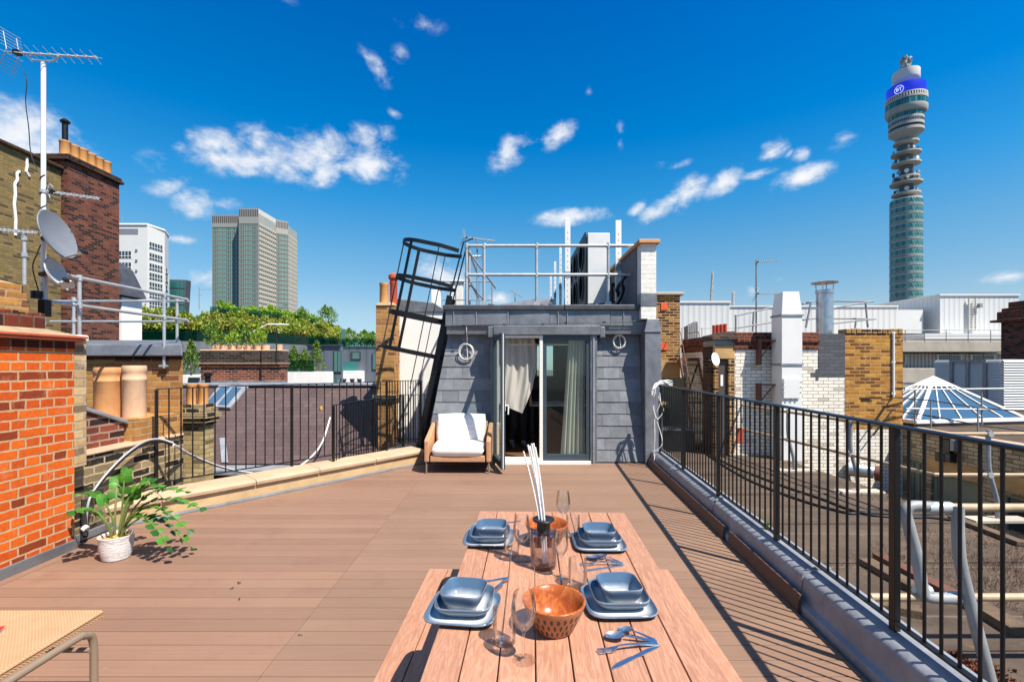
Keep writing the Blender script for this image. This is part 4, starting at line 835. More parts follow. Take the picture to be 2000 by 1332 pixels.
tc2 = thing('aerial', 'aerial on the short pole at the far left edge, in front of yellow wall', 'aerial', (P(48, 470, 4.0))); yagi('aerial', '', P(-22, 447, 4.0), P(72, 455, 4.0), 9, .09, parent=tc2, rr=.006)
wmb(tc2).tube([P(48, 556, 4.0), P(48, 452, 4.0)], .014, 10).build('pole', MT['galv'], tc2, smooth=True)
[wmb(tc2).tube([P(48, y_, 4.0), P(48, y_-8, 4.0)], .022, 8).build('clamp', MT['galv'], tc2) for y_ in (470, 502)]
def dish(label, c, nrm, rx, ry, mat, arm, group):
    t = thing('satellite_dish', label, 'satellite dish', c, group=group); n = Vector(nrm).normalized()
    x = Vector((0, 0, 1)).cross(n).normalized(); y = n.cross(x); q = Matrix((x, y, n)).transposed()
    def f(u, v):
        a = u*2*math.pi; r = v; return q @ Vector((rx*r*math.cos(a), ry*r*math.sin(a), .22*(rx)*(r*r - 1) + .02))
    m = MB(); m.grid(f, 40, 10)
    def f2(u, v):
        a = u*2*math.pi; return q @ Vector((rx*(1+.012*(1-v))*v*math.cos(a), ry*v*math.sin(a), .22*rx*(v*v - 1) + .005))
    g = MB().grid(f2, 40, 10); g.f = [ff[::-1] for ff in g.f]; m.add([Vector(p) for p in g.v], g.f)
    m.build('reflector', MT[mat], t, smooth=True, sharp=60)
    MB().tube([q @ Vector((rx*math.cos(i*.157), ry*math.sin(i*.157), .0125)) for i in range(40)], .006, 6, closed=True).build('rim', MT[mat], t, smooth=True)
    e = q @ Vector((0, -ry*.98, -.01)); tip = Vector(arm)
    MB().tube([q @ Vector((0, -ry*.55, -.06)), e, tip], .009, 8).build('arm', MT['galv'], t, smooth=True)
    m = MB(); dd = (-tip).normalized(); m.tube([tip - dd*.01, tip + dd*.03], [.016, .02], 10); m.tube([tip - dd*.01, tip - dd*.03], .011, 8); m.build('receiver', MT['black_plastic'], t, smooth=True)
    MB().tube([q @ Vector((0, 0, -.03)), q @ Vector((0, .0, -.10)), Vector((MX, MY, t.location.z)) - t.location], .02, 8).build('bracket', MT['black_plastic'], t)
    return t
c1 = P(110, 459, 4.06); dish('larger grey satellite dish on the pole at left', c1, (.93, .16, .30), .195, .207, 'dish', P(166, 493, 3.9) - c1, 'satellite dishes on the left pole')
c2 = P(106, 531, 4.08); dish('smaller pale satellite dish below the larger grey one', c2, (.95, .22, .25), .125, .115, 'dish_pale', P(130, 548, 4.0) - c2, 'satellite dishes on the left pole')
t = thing('floodlight', 'small grey floodlight on the pole under the dishes', 'floodlight', P(132, 556, 4.05)); q = Euler((R(35), R(-15), R(50)))
MB().obox((0, 0, 0), (.085, .022, .07), q).build('housing', MT['dish_pale'], t, bevel=.004); MB().tube(smooth_path([(-.03, .03, .03), (-.08, .05, .05), (-.10, .08, .01), (-.06, .06, -.03), (-.02, .02, -.045)]), .008, 6).build('cable', MT['cable_white'], t, smooth=True)
t = thing('junction_box', 'black junction boxes strapped to the pole under the satellite dishes', 'junction box', P(84, 590, 4.15)); MB().box(-.02, .05, -.03, .03, -.13, .02).build('box', MT['black_plastic'], t, bevel=.006); MB().box(-.085, -.03, -.03, .03, .03, .10).build('side_box', MT['black_plastic'], t, bevel=.006)
MB().tube(smooth_path([(-.04, 0, .1), (-.07, -.02, .3), (-.02, -.03, .42), (.0, -.02, .5)], 6), .005, 6).build('cable', MT['cable_black'], t, smooth=True)
# black pipe and white cable behind the plant
pp = [P(167, 1048, 4.25), P(172, 985, 4.26), P(190, 950, 4.4), P(222, 912, 4.55), P(255, 882, 4.75), P(285, 864, 4.95), P(312, 860, 5.08), P(338, 868, 5.15)]
t = thing('conduit', 'black pipe with modelled silver highlight arching from the plant to the railing', 'pipe', pp[0]); wmb(t).tube(smooth_path(pp, 6), .019, 10).build('pipe', MT['cable_black'], t, smooth=True)
wmb(t).tube(smooth_path([p + Vector((.012, -.012, .017)) for p in pp], 6), .010, 8).build('highlight_tube', MT['galv'], t, smooth=True)  # pale tube along the top models the highlight on the black pipe
wmb(t).tube([P(165, 1045, 4.2), P(164, 975, 4.24)], .02, 8).build('stub_pipe', MT['dark_wood'], t, smooth=True); wmb(t).tube([P(163, 1030, 4.2), P(169, 1034, 4.2)], .03, 8).build('collar', MT['white_upvc'], t)
cp = [P(338, 868, 5.2), P(380, 892, 5.9), P(432, 912, 6.9), P(478, 922, 7.8), P(530, 926, 8.6), P(575, 915, 8.7), P(608, 892, 8.85), P(630, 862, 9.05), P(645, 815, 9.4)]
o = MB().tube(smooth_path(cp, 6), .016, 6).build('cable', MT['cable_white'], smooth=True); tag(o, 'white cable looping across the foot of the maroon slate roof', 'cable')
# ---- slate roof beyond the left railing
RS = .705; rz_ = lambda Y: -.29 + RS*(Y - 9)
def RPt(px, py, off=0.0):
    k = (HY - py)/F; Y = (-.29 - 9*RS - EYE)/(k - RS); return Vector(((px-CX)/F*Y, Y, EYE + k*Y)) + Vector((0, -RS, 1)).normalized()*off
t = thing('slate_roof', 'maroon slate roof slope beyond the left railing with a lead ridge', 'roof', (-5, 10, 0))
m = wmb(t); m.slab([(-9.5, 7.6, rz_(7.6)), (-5.45, 7.6, rz_(7.6)), (-5.45, 9.0, rz_(9)), (-2.30, 9.0, rz_(9)), (-2.30, 11.0, rz_(11)), (-9.5, 11.0, rz_(11))], (0, .06, -.09)); m.build('slates', MT['maroon_slate'], t)
wmb(t).slab([(-9.5, 11.0, rz_(11)-.02), (-2.3, 11.0, rz_(11)-.02), (-2.3, 14, -1.0), (-9.5, 14, -1.0)], (0, -.05, -.08)).build('rear_slope', MT['maroon_slate'], t)
m = wmb(t); m.box(-9.5, -2.3, 10.88, 11.12, rz_(11) - .02, rz_(11) + .05); m.build('lead_ridge', MT['lead_pale'], t, bevel=.02)
m = wmb(t); m.box(-5.6, -2.3, 8.55, 9.02, rz_(9) - .12, rz_(9) - .03); m.slab([(-5.55, 9.0, rz_(9)+.012), (-5.42, 9.0, rz_(9)+.012), (-5.8, 9.55, rz_(9.55)+.012), (-5.93, 9.55, rz_(9.55)+.012)], (0, -.01, .012)); m.build('lead_gutter', MT['lead_pale'], t, bevel=.006)
m = wmb(t); m.box(-9.5, -2.3, 9.2, 13.5, -3.0, -1.4); m.build('wall_below', MT['stock_brick'], t)
# roof window
fr = wmb(t); qd = [(399, 798), (451, 801), (487, 759), (430, 757)]
fr.slab([RPt(x, y, .01) for x, y in qd], Vector((0, -RS, 1)).normalized()*.07); fr = fr.build('roof_window', MT['lead_pale'], t, bevel=.008)
for qq in ([(404, 794), (422, 795), (452, 762), (435, 761)], [(428, 796), (446, 797), (474, 763), (457, 762)]): wmb(t).slab([RPt(x, y, .082) for x, y in qq], Vector((0, -RS, 1)).normalized()*.006).build('pane', MT['roof_glass'], fr)
o = MB().lathe([(.03, 0), (.03, .07), (.018, .075), (0, .075)], n=10).build('roof_vent', MT['yellow'], smooth=True); o.location = RPt(627, 800); tag(o, 'small yellow cap lying on the maroon slate roof', 'vent cap')
t = thing('chimney_stack', 'pale brick chimney with corbelled cap in front of the maroon slate roof', 'chimney', (-5.08, 7.8, -.5))
wmb(t).box(-5.31, -4.97, 7.6, 7.85, -1.2, .62).build('brickwork', MT['pale_brick'], t)
m = wmb(t)
for k, (e, z0, z1) in enumerate(((.03, .621, .66), (.06, .661, .73), (.085, .731, .80), (.05, .801, .88), (.02, .881, .955))): m.box(-5.31-e, -4.97+e, 7.6-e, 7.85+e, z0, z1)
m.build('corbelled_cap', MT['sooty_brick'], t, bevel=.008)
cyl = lambda r, h: [(r, 0), (r*.98, h*.85), (r*1.06, h*.88), (r*1.06, h), (r*.9, h), (r*.86, h*.4)]
pot('chimney_pot', 'orange clay pot on the pale brick chimney, left of two', (-5.25, 7.72, .955), .075, .33, 'orange_clay', 'orange pots on pale brick chimney', cyl); pot('chimney_pot', 'orange clay pot on the pale brick chimney, right of two', (-5.06, 7.72, .955), .075, .33, 'orange_clay', 'orange pots on pale brick chimney', cyl)
# ---- stack with white wall beside the ladder
t = thing('chimney_stack', 'tall yellow brick chimney beside the white rendered wall behind the ladder cage', 'chimney', (-2.7, 10.6, 0))
wmb(t).box(-2.66, -2.36, 9.3, 9.7, -1.4, .85).build('brickwork', MT['stock_brick'], t)
m = wmb(t); m.box(-2.70, -2.33, 9.27, 9.74, .851, .92); m.box(-2.74, -2.30, 9.24, 9.77, .921, 1.0); m.build('dark_corbel', MT['sooty_brick'], t, bevel=.01)
wmb(t).box(-2.68, -2.325, 9.28, 9.74, 1.001, 2.76).build('upper_brickwork', MT['stock_brick'], t)
m = wmb(t); m.hexa([(-2.70, 9.26, 2.761), (-2.31, 9.26, 2.761), (-2.31, 9.76, 2.761), (-2.70, 9.76, 2.761)], [(-2.66, 9.32, 2.83), (-2.35, 9.32, 2.83), (-2.35, 9.7, 2.83), (-2.66, 9.7, 2.83)]); m.build('mortar_cap', MT['mortar'], t, bevel=.01)
pot('chimney_pot', 'tall orange chimney pot behind the ladder cage', (-2.58, 9.5, 2.82), .088, .42, 'orange_clay', None, cyl); o = pot('chimney_pot', 'red chimney pot with ball cowl behind the ladder cage', (-2.40, 9.55, 2.82), .075, .46, 'red_clay', None, cyl)
o = MB().lathe([(0, 0), (.07, .02), (.105, .07), (.10, .13), (.06, .17), (0, .185)], n=20).build('cowl', MT['red_clay'], smooth=True); o.parent = None; o.location = Vector((-2.40, 9.55, 3.275)); tag(o, 'round red ball cowl on top of the red chimney pot', 'cowl')
t = thing('party_wall', 'white rendered party wall with lead capping behind the ladder', 'wall', (-2.0, 9.9, 0))
wmb(t).box(-2.40, -1.30, 9.80, 10.2, -1.6, 2.68).build('render', MT['white_paint'], t)
m = wmb(t); m.hexa([(-2.42, 9.77, 2.681), (-1.30, 9.77, 2.681), (-1.30, 10.3, 2.681), (-2.42, 10.3, 2.681)], [(-2.38, 9.77, 2.96), (-1.62, 9.77, 2.88), (-1.62, 10.3, 2.88), (-2.38, 10.3, 2.96)]); m.build('lead_capping', MT['lead'], t, bevel=.012)
t = thing('chimney_stack', 'white painted chimney behind the ladder cage next to the guard rail', 'chimney', P(890, 600, 15)); wmb(t).box(P(880, 0, 15).x, P(902, 0, 15).x, 15.05, 15.5, -1, P(0, 550, 15).z).build('brickwork', MT['white_paint_brick'], t); wmb(t).box(P(877, 0, 15).x, P(905, 0, 15).x, 15.0, 15.55, P(0, 550, 15).z+.001, P(0, 546, 15).z).build('cap', MT['white_paint'], t)
t = thing('chimney_stack', 'slim white flue block left of the ladder top', 'chimney', P(848, 600, 12)); wmb(t).box(P(842, 0, 12).x, P(856, 0, 12).x, 12.0, 12.5, 0, P(0, 566, 12).z).build('render', MT['white_paint'], t, bevel=.01)
struct(MB().prism([(-2.45, 7.4), (-1.9, 7.7), (-1.2, 8.1), (-1.2, 9.79), (-2.2, 9.79), (-2.28, 8.5)], -.35, .07).build('lower_roof', MT['lead']))
# ---- caged ladder
t = thing('caged_ladder', 'black steel ladder with hooped safety cage leaning on the extension', 'ladder', (-1.5, 8.3, -.1))
E0, E1 = Vector((-1.66, 0, -.12)), Vector((-1.09, 0, 2.66)); ld = (E1 - E0).normalized(); lout = Vector((-ld.z, 0, ld.x))   # up the ladder / outwards
Yn, Yf = 8.06, 8.50
for y in (Yn, Yf): wmb(t).bar(E0 + Vector((0, y, 0)), E1 + ld*.12 + Vector((0, y, 0)), .014, .10, lout).build('stringer', MT['black_steel'], t, bevel=.003)
for k in range(10): c = E0 + ld*(.22 + .275*k); wmb(t).tube([c + Vector((0, Yn, 0)), c + Vector((0, Yf, 0))], .014, 8).build('rung', MT['black_steel'], t, smooth=True)
for s in (.5, 1.9): c = E0 + ld*s; wmb(t).bar(c + Vector((0, Yf, 0)), c + Vector((.26, Yf, 0)), .012, .05).build('wall_bracket', MT['black_steel'], t)
ym = (Yn + Yf)/2; HR = .36
def hoop(s, ext, lenz):
    c = E0 + ld*s; pts = [c + Vector((0, Yn, 0)), c + lout*.3 + Vector((0, ym - HR, 0))]
    for i in range(13): a = R(-90 + 15*i); pts.append(c + lout*(ext - HR + HR*math.cos(a)) + Vector((0, ym + HR*math.sin(a), 0)))
    pts += [c + lout*.3 + Vector((0, ym + HR, 0)), c + Vector((0, Yf, 0))]
    m = wmb(t)
    vs = []; n = len(pts)
    for i, p in enumerate(pts):
        a, b_ = pts[max(i-1, 0)], pts[min(i+1, n-1)]; dd = (b_ - a).normalized(); o_ = dd.cross(ld).normalized()
        vs += [p - ld*.034 - o_*.004, p + ld*.034 - o_*.004, p + ld*.034 + o_*.004, p - ld*.034 + o_*.004]
    fs = [(i*4+j, i*4+(j+1) % 4, (i+1)*4+(j+1) % 4, (i+1)*4+j) for i in range(n-1) for j in range(4)]
    m.add(vs, fs + [(3, 2, 1, 0), (n*4-4, n*4-3, n*4-2, n*4-1)]); m.build('hoop', MT['black_steel'], t)
S0 = 1.88; hs = [S0, S0 + .62, S0 + 1.24, S0 + 1.86]
for s in hs: hoop(s, 1.02, 0)
for a in (-66, 0, 66):
    q = lambda s: E0 + ld*s + lout*(1.02 - HR + (HR-.008)*math.cos(R(a))) + Vector((0, ym + (HR-.008)*math.sin(R(a)), 0))
    wmb(t).bar(q(hs[0] - .03), q(hs[-1] + .03), .055, .008, lout*math.cos(R(a)) + Vector((0, math.sin(R(a)), 0))).build('cage_strap', MT['black_steel'], t)
for y in (ym-HR, ym+HR): wmb(t).bar(E0 + ld*(hs[0]-.6) + lout*.32 + Vector((0, y, 0)), E0 + ld*hs[-1] + lout*.32 + Vector((0, y, 0)), .014, .014).build('thin_strap', MT['black_steel'], t)
for y in (Yn, Yf): wmb(t).tube([E1 + Vector((0, y, 0)), E1 + ld*1.05 + Vector((.05, y, 0)), E1 + ld*1.12 + Vector((.2, y, 0))], .013, 8).build('grab_rail', MT['black_steel'], t, smooth=True)
# ---- guard rail on the extension roof
t = thing('guard_rail', 'galvanised tube guard rail standing along the roof edge of the extension', 'guard rail', (.3, 8.35, 2.58))
GY, z1, z2 = 8.3, 3.69, 3.18
for z in (z1, z2): wmb(t).tube([(-.80, GY, z), (2.28, GY, z)], .028, 12).build('rail', MT['galv'], t, smooth=True)
for z in (z1, z2): wmb(t).tube([(-.80, GY, z), (-.80, 9.6, z), (-.80, 11.2, z)], .022, 10).build('rail', MT['galv'], t, smooth=True)
for px in (945.5, 1048, 1188):
    x = (px - CX)/F*GY; wmb(t).tube([(x, GY, 2.66), (x, GY, z1+.05)], .028, 12).build('post', MT['galv'], t, smooth=True)
    for z in (z1, z2): m = wmb(t); m.tube([(x, GY, z-.045), (x, GY, z+.045)], .034, 12); m.tube([(x-.045, GY, z), (x+.045, GY, z)], .032, 12); m.build('fitting', MT['galv'], t, smooth=True)
    wmb(t).tube([(x, GY-.03, 2.655), (x, GY+.03, 2.655)], .06, 16).build('base_clamp', MT['galv'], t, smooth=True)
    wmb(t).lathe([(.28, 0), (.27, .05), (.18, .12), (.06, .15), (0, .15)], (x+.06, GY+.42, 2.565), 24).build('counterweight', MT['black_plastic'], t, smooth=True)
    wmb(t).tube([(x, GY+.02, 2.63), (x+.04, GY+.5, 2.63)], .02, 8).build('foot_tube', MT['galv'], t, smooth=True)
for y in (GY+.0, GY+.55):
    wmb(t).tube([(-.80, y, 2.56), (-.80, y, z1+.05)], .024, 12).build('post', MT['galv'], t, smooth=True)
    wmb(t).tube([(-.80, y, 2.562), (-.80, y, 2.585)], .07, 14).build('base_clamp', MT['galv'], t, smooth=True)
    for z in (z1, z2): wmb(t).tube([(-.80, y, z-.04), (-.80, y, z+.04)], .034, 10).build('fitting', MT['galv'], t, smooth=True)
for a, c in (((-.78, GY+.1, 3.62), (-.30, GY+.5, 3.02)), ((-.74, GY+.1, 3.02), (-.36, GY+.35, 2.60)), ((-.80, GY+.55, 3.1), (-.70, GY+.1, 2.98))): wmb(t).tube([a, c], .017, 8).build('brace', MT['galv_post'], t, smooth=True)
# aerials and thin rails beyond the guard rail
t = thing('aerial', 'white aerial behind the left end of the roof guard rail', 'aerial', P(932, 590, 12)); yagi('aerial', '', P(902, 463, 12), P(966, 471, 11.8), 9, .16, parent=t, rr=.012)
wmb(t).tube([P(932, 600, 12), P(932, 466, 12)], .018, 8).build('pole', MT['galv_post'], t, smooth=True); wmb(t).tube([P(920, 501, 12), P(945, 501, 12)], .03, 8).build('second_boom', MT['white_metal'], t)
t = thing('guard_rail', 'thin grey guard rail on the roof far behind the ladder', 'guard rail', P(930, 590, 14))
for y_ in (550, 586): wmb(t).tube([P(862, y_, 14), P(961, y_, 14)], .02, 6).build('rail', MT['galv_post'], t)
for x_ in (862, 890, 936, 961): wmb(t).tube([P(x_, 600, 14), P(x_, 549, 14)], .02, 6).build('post', MT['galv_post'], t)
t = thing('aerial', 'small far aerial behind the middle of the roof guard rail', 'aerial', P(1006, 592, 20)); wmb(t).tube([P(1006, 600, 20), P(1006, 570, 20)], .02, 6).build('pole', MT['galv_post'], t); m = wmb(t); m.tube([P(998, 567, 20), P(1020, 581, 19.8)], .02, 6); [m.tube([P(1000+k*4, 566+k*2.8, 20) , P(1003+k*4, 571+k*2.5, 19.9)], .012, 5) for k in range(5)]; m.build('boom', MT['galv_post'], t)
t = thing('lean_to_roof', 'dark grey sloping roof behind the guard rail on the extension', 'roof', P(1000, 595, 13)); m = wmb(t); m.slab([P(950, 600, 13), P(1085, 600, 13), P(1085, 584, 13.6), P(1040, 584, 13.6)], (0, .3, 0)); m.build('lead_slope', MT['lead'], t)
# ---- party wall on the right of the extension roof
t = thing('party_wall', 'white painted brick party wall with terracotta coping beside the condensers', 'wall', (2.22, 9, 2.34))
wmb(t).box(2.10, 2.345, 7.66, 14.5, 2.345, 3.56).build('brickwork', MT['white_paint_brick'], t)
wmb(t).box(2.085, 2.0995, 7.9, 14.5, 2.57, 3.555).build('shaded_face_panel', MT['shade_grey'], t); m = wmb(t); m.box(2.05, 2.395, 7.60, 14.5, 3.561, 3.625); m.build('coping', MT['terracotta'], t, bevel=.01)  # grey panel puts the shade of the wall's left face into colour
m = wmb(t); m.box(2.092, 2.353, 7.652, 8.2, 2.55, 2.76); m.build('flashing', MT['lead'], t, bevel=.004)
# ---- condenser units and struts
X0, XW = 1.60, .47
def condenser(label, Y, D):
    t = thing('condenser', label, 'air conditioner', (X0 + XW/2, Y, 2.88), group='air conditioning condensers in a row on the roof')
    MB().box(-XW/2, XW/2, 0, D, 0, 1.50).build('casing', MT['ac_white'], t, bevel=.015)
    m = MB()
    for k in range(16): m.box(-XW/2 - .03, -XW/2 - .006, .04, D - .04, .08 + k*.086, .08 + k*.086 + .055)
    m.build('coil_fins', MT['ac_dark'], t); MB().box(-XW/2 - .06, -XW/2 - .031, -.005, D + .005, .0, 1.52).build('fan_guard', MT['ac_dark'], t, bevel=.01)
    for z in (.42, 1.08): MB().lathe([(.30, 0), (.30, .03), (.27, .03), (.27, 0)], n=20).build('fan_ring', MT['black_plastic'], t).matrix_local = Matrix.Translation((-XW/2 - .06, D/2, z)) @ Euler((0, R(-90), 0)).to_matrix().to_4x4()
    m = MB(); m.box(-XW/2+.02, XW/2-.02, .02, D-.02, -.04, -.001); m.build('base', MT['galv_post'], t)
    return t
for k, nm in enumerate(('nearest condenser in the row, pale end panel facing the deck', 'second condenser in the row behind the guard rail', 'third condenser in the row behind the guard rail', 'fourth, farthest condenser in the row on the roof')): condenser(nm, 9.95 + k*1.0, .88)
t = thing('support_frame', 'galvanised steel support frame under the row of condensers', 'frame', (1.8, 11, 2.56))
for y in (9.9, 13.7):
    wmb(t).box(1.08, 2.04, y-.03, y+.03, 2.78, 2.83).build('cross_beam', MT['galv'], t)
for x in (1.38, 2.0): wmb(t).box(x-.025, x+.025, 9.87, 14, 2.7, 2.779).build('runner', MT['galv_post'], t)
for x in (1.16, 1.98):
    for y in (9.9, 13.7): wmb(t).box(x-.03, x+.03, y-.025, y+.025, 2.56, 2.779).build('foot', MT['galv'], t)
for k, (x, y, z1_, lb) in enumerate(((1.15, 9.75, 4.62, 'tall slotted steel upright left of the condensers, nearest the deck'), (2.03, 9.0, 4.35, 'tall slotted steel upright right of the condensers'), (1.15, 11.2, 4.40, 'slotted upright behind the nearest left one'), (1.15, 12.6, 4.35, 'third slotted upright in the receding left line'), (1.15, 14.0, 4.30, 'fourth, farthest slotted upright in the receding line'))):
    t = thing('steel_upright', lb, 'steel post', (x, y, 2.57), group='slotted steel uprights on the roof'); w2 = .056 if k < 2 else .03
    MB().box(-w2, w2, -.02, .02, 0, z1_ - 2.57).build('channel', MT['white_metal'], t, bevel=.004)
    m = MB(); [m.box(-.006, .006, -.0225, -.0205, .3 + q_*.12, .33 + q_*.12) for q_ in range(int((z1_-2.95)/.12))]; m.build('slots', MT['galv_post'], t)
    m = MB(); m.box(-w2-.003, w2+.003, -.024, .022, .0, .14); m.build('joint_plate', MT['lead_pale'], t); MB().box(-w2-.002, w2+.002, -.023, .021, .82, .95).build('joint_plate', MT['lead_pale'], t)
t = thing('pipe_run', 'tangle of black insulated pipes between the condensers and the party wall', 'pipes', (2.0, 9.5, 2.6)); rb = random.Random(5)
for k in range(12):
    y = 8.6 + k*.42; wmb(t).tube(smooth_path([(2.09, y, 3.25 - .05*k), (1.98, y - .1, 3.2 - rb.random()*.2), (1.95 + rb.random()*.1, y-.05, 2.95), (1.86 + rb.random()*.1, y + .1, 2.72), (1.7, y+.2, 2.66)], 5), .03, 8).build('pipe', MT['black_plastic'], t, smooth=True)
for k in range(3): wmb(t).tube([(1.6, 8.9 + k*.06, 2.64 + k*.05), (2.05, 8.92 + k*.06, 2.66 + k*.08)], .022, 8).build('pipe', MT['black_plastic'], t, smooth=True)
# ------------------------------------------------------------------ dining table, benches and what stands on the table
TR = R(-2.4); TZ = .74
def tp(px, py, z=TZ): return G(px, py, z)
tb = thing('dining_table', 'long slatted teak look dining table in the foreground, laid for four', 'table', (.19, 1.75, 0), TR)
TW, TL0, TL1 = .845, -1.45, 1.005
n = 8; pw = TW/n
m = MB()
for i in range(n):
    x0 = -TW/2 + i*pw + .0022; x1 = -TW/2 + (i+1)*pw - .0022
    for (a, c) in ((TL0, TL1),): m.box(x0, x1, a, c, TZ-.028, TZ)
m.build('slat_top', MT['table_wood'], tb, bevel=.002, seg=2)
m = MB(); m.box(-TW/2+.03, TW/2-.03, TL1-.10, TL1-.05, TZ-.075, TZ-.03); m.box(-TW/2+.03, TW/2-.03, TL0+.05, TL0+.1, TZ-.075, TZ-.03); m.box(-TW/2+.03, -TW/2+.07, TL0+.1, TL1-.1, TZ-.075, TZ-.03); m.box(TW/2-.07, TW/2-.03, TL0+.1, TL1-.1, TZ-.075, TZ-.03); m.box(-.02, .02, TL0+.1, TL1-.1, TZ-.06, TZ-.03)
m.build('apron', MT['black_steel'], tb)
for x in (-TW/2+.06, TW/2-.06):
    for y in (TL0+.08, TL1-.08): MB().box(x-.03, x+.03, y-.03, y+.03, 0.001, TZ-.076).build('leg', MT['black_steel'], tb)
def bench(label, x):
    t = thing('bench', label, 'bench', (.19 + x, 1.75, 0), TR, 'benches beside the dining table')
    m = MB(); 
    for i in range(3): m.box(-.16 + i*.107 + .002, -.16 + (i+1)*.107 - .002, -1.4, .905, .422, .45)
    m.build('seat', MT['table_wood'], t, bevel=.002); MB().box(-.13, .13, -1.35, .85, .38, .42).build('frame', MT['black_steel'], t)
    for y in (-1.3, .80): MB().box(-.125, .125, y-.02, y+.02, .001, .38).build('leg', MT['black_steel'], t)
bench('slatted bench along the left side of the table, striped by the table shadow', -.535); bench('slatted bench along the right side of the table', .49)

def squircle_dish(name, label, loc, a, h, rise, thick, mat, rz, group, lip=.0):
    """square dish with round corners: outer wall, rolled rim, inner floor"""
    t_n = 48; prof = [(0.0, .0), (.62, .0), (.70, .004), (.93, h*.55), (1.0, h-.004), (1.005, h), (.985, h+.002), (.955, h-.002), (.86, h*.5), (.74, .006+rise), (.5, .0045+rise), (0.0, .004+rise)]
    vs = []; fs = []
    for (r, z) in prof:
        for j in range(t_n):
            an = 2*math.pi*j/t_n; c, s_ = math.cos(an), math.sin(an); p = 5.2
            k = (abs(c)**p + abs(s_)**p)**(-1/p); vs.append((a*r*k*c, a*r*k*s_, z))
    for i in range(len(prof)-1):
        for j in range(t_n): fs.append((i*t_n+j, i*t_n+(j+1) % t_n, (i+1)*t_n+(j+1) % t_n, (i+1)*t_n+j))
    o = MB().add(vs, fs).build(name, mat, smooth=True, sharp=70); o.location = loc; o.rotation_euler = (0, 0, rz)
    return tag(o, label, {'dinner_plate': 'plate', 'square_dish': 'dish', 'small_bowl': 'bowl'}[name], group)
spots = [('near left place', -.168, 1.645, R(-7)), ('near right place', .378, 1.690, R(2)), ('far left place', -.112, 2.31, R(-3)), ('far right place', .413, 2.255, R(-1))]
for (nm, x, y, rz) in spots:
    squircle_dish('dinner_plate', 'large square blue plate under the dishes at the ' + nm, (x, y, TZ), .122, .019, .002, .004, MT['glaze_l'], rz, 'blue dinner plates')
    squircle_dish('square_dish', 'medium square blue dish in mid stack at the ' + nm, (x+.004, y+.012, TZ+.0065), .098, .040, .003, .004, MT['glaze_m'], rz+R(rng.uniform(-3, 5)), 'blue middle dishes')
    squircle_dish('small_bowl', 'small square blue bowl on top at the ' + nm, (x+.006+rng.uniform(-.008, .006), y+.02+rng.uniform(-.007, .004), TZ+.0145), .074, .060, .003, .004, MT['glaze_s'], rz+R(rng.uniform(-6, 7)), 'blue small bowls')
def wood_bowl(label, x, y, r):
    t = thing('wooden_bowl', label, 'bowl', (x, y, TZ), group='carved wooden bowls'); k = r/.096
    MB().lathe([(0, 0), (.052*k, 0), (.058*k, .004), (.075*k, .041), (.090*k, .077), (.096*k, .094), (.096*k, .096)], n=48, caps=False).build('outside', MT['bowl_carved'], t, smooth=True, sharp=50)
    MB().lathe([(.096*k, .096), (.093*k, .099), (.088*k, .096), (.080*k, .073), (.064*k, .037), (.045*k, .018), (.02*k, .012), (0, .011)], n=48, caps=False).build('inside', MT['bowl_wood'], t, smooth=True, sharp=80)
wood_bowl('wooden bowl with dark carved flutes between the two near plates', .137, 1.535, .103); wood_bowl('wooden bowl at the far end behind the reed diffuser', .168, 2.275, .105)
def wine(label, x, y, h=.205, k=1.0):
    t = thing('wine_glass', label, 'glass', (x, y, TZ), group='clear stemmed wine glasses')
    out = [(.0335*k, .0), (.034*k, .0015), (.02*k, .004), (.006, .009), (.0038, .02), (.0036, .075), (.006, .084), (.018*k, .094), (.031*k, .112), (.0365*k, .135), (.036*k, .16), (.0315*k, .19), (.029*k, h), (.0283*k, h), (.0308*k, .19), (.0352*k, .16), (.0357*k, .135), (.030*k, .113), (.017*k, .0965), (0, .09)]
    bowl = [(r, z) for r, z in out if z >= .075]
    MB().lathe([(0, .0), (.0335*k, .0), (.034*k, .0015), (.02*k, .004), (.006, .009), (.0038, .02), (.0036, .0745)], n=28, caps=False).build('stem', MT['drink_glass'], t, smooth=True, sharp=60)
    MB().lathe([(.0036, .0745), (.006, .084)] + bowl[2:], n=36, caps=False).build('goblet', MT['drink_glass'], t, smooth=True, sharp=60)
wine('wine glass in front of the near carved bowl', .034, 1.372, .198); wine('wine glass left of the reed diffuser', .042, 2.045); wine('wine glass at the far end behind the far bowl', .265, 2.44); wine('slim wine glass right of the reed diffuser', .198, 1.905, .17, .8)
def tumbler(label, x, y, h=.105, r=.036):
    o = MB().lathe([(0, 0), (r*.92, 0), (r*.97, .004), (r, h*.5), (r*.98, h), (r*.945, h), (r*.96, h*.5), (r*.92, .017), (r*.7, .013), (0, .012)], n=36).build('tumbler', MT['drink_glass'], smooth=True, sharp=50)
    o.location = (x, y, TZ); tag(o, label, 'glass', 'clear straight tumblers')
tumbler('tumbler beside the near left plate', -.024, 1.462); tumbler('tumbler beside the far left plate', -.002, 2.14); tumbler('tumbler beside the far bowl, by the far right plate', .305, 2.36); tumbler('tumbler behind the near right plate', .255, 1.83)
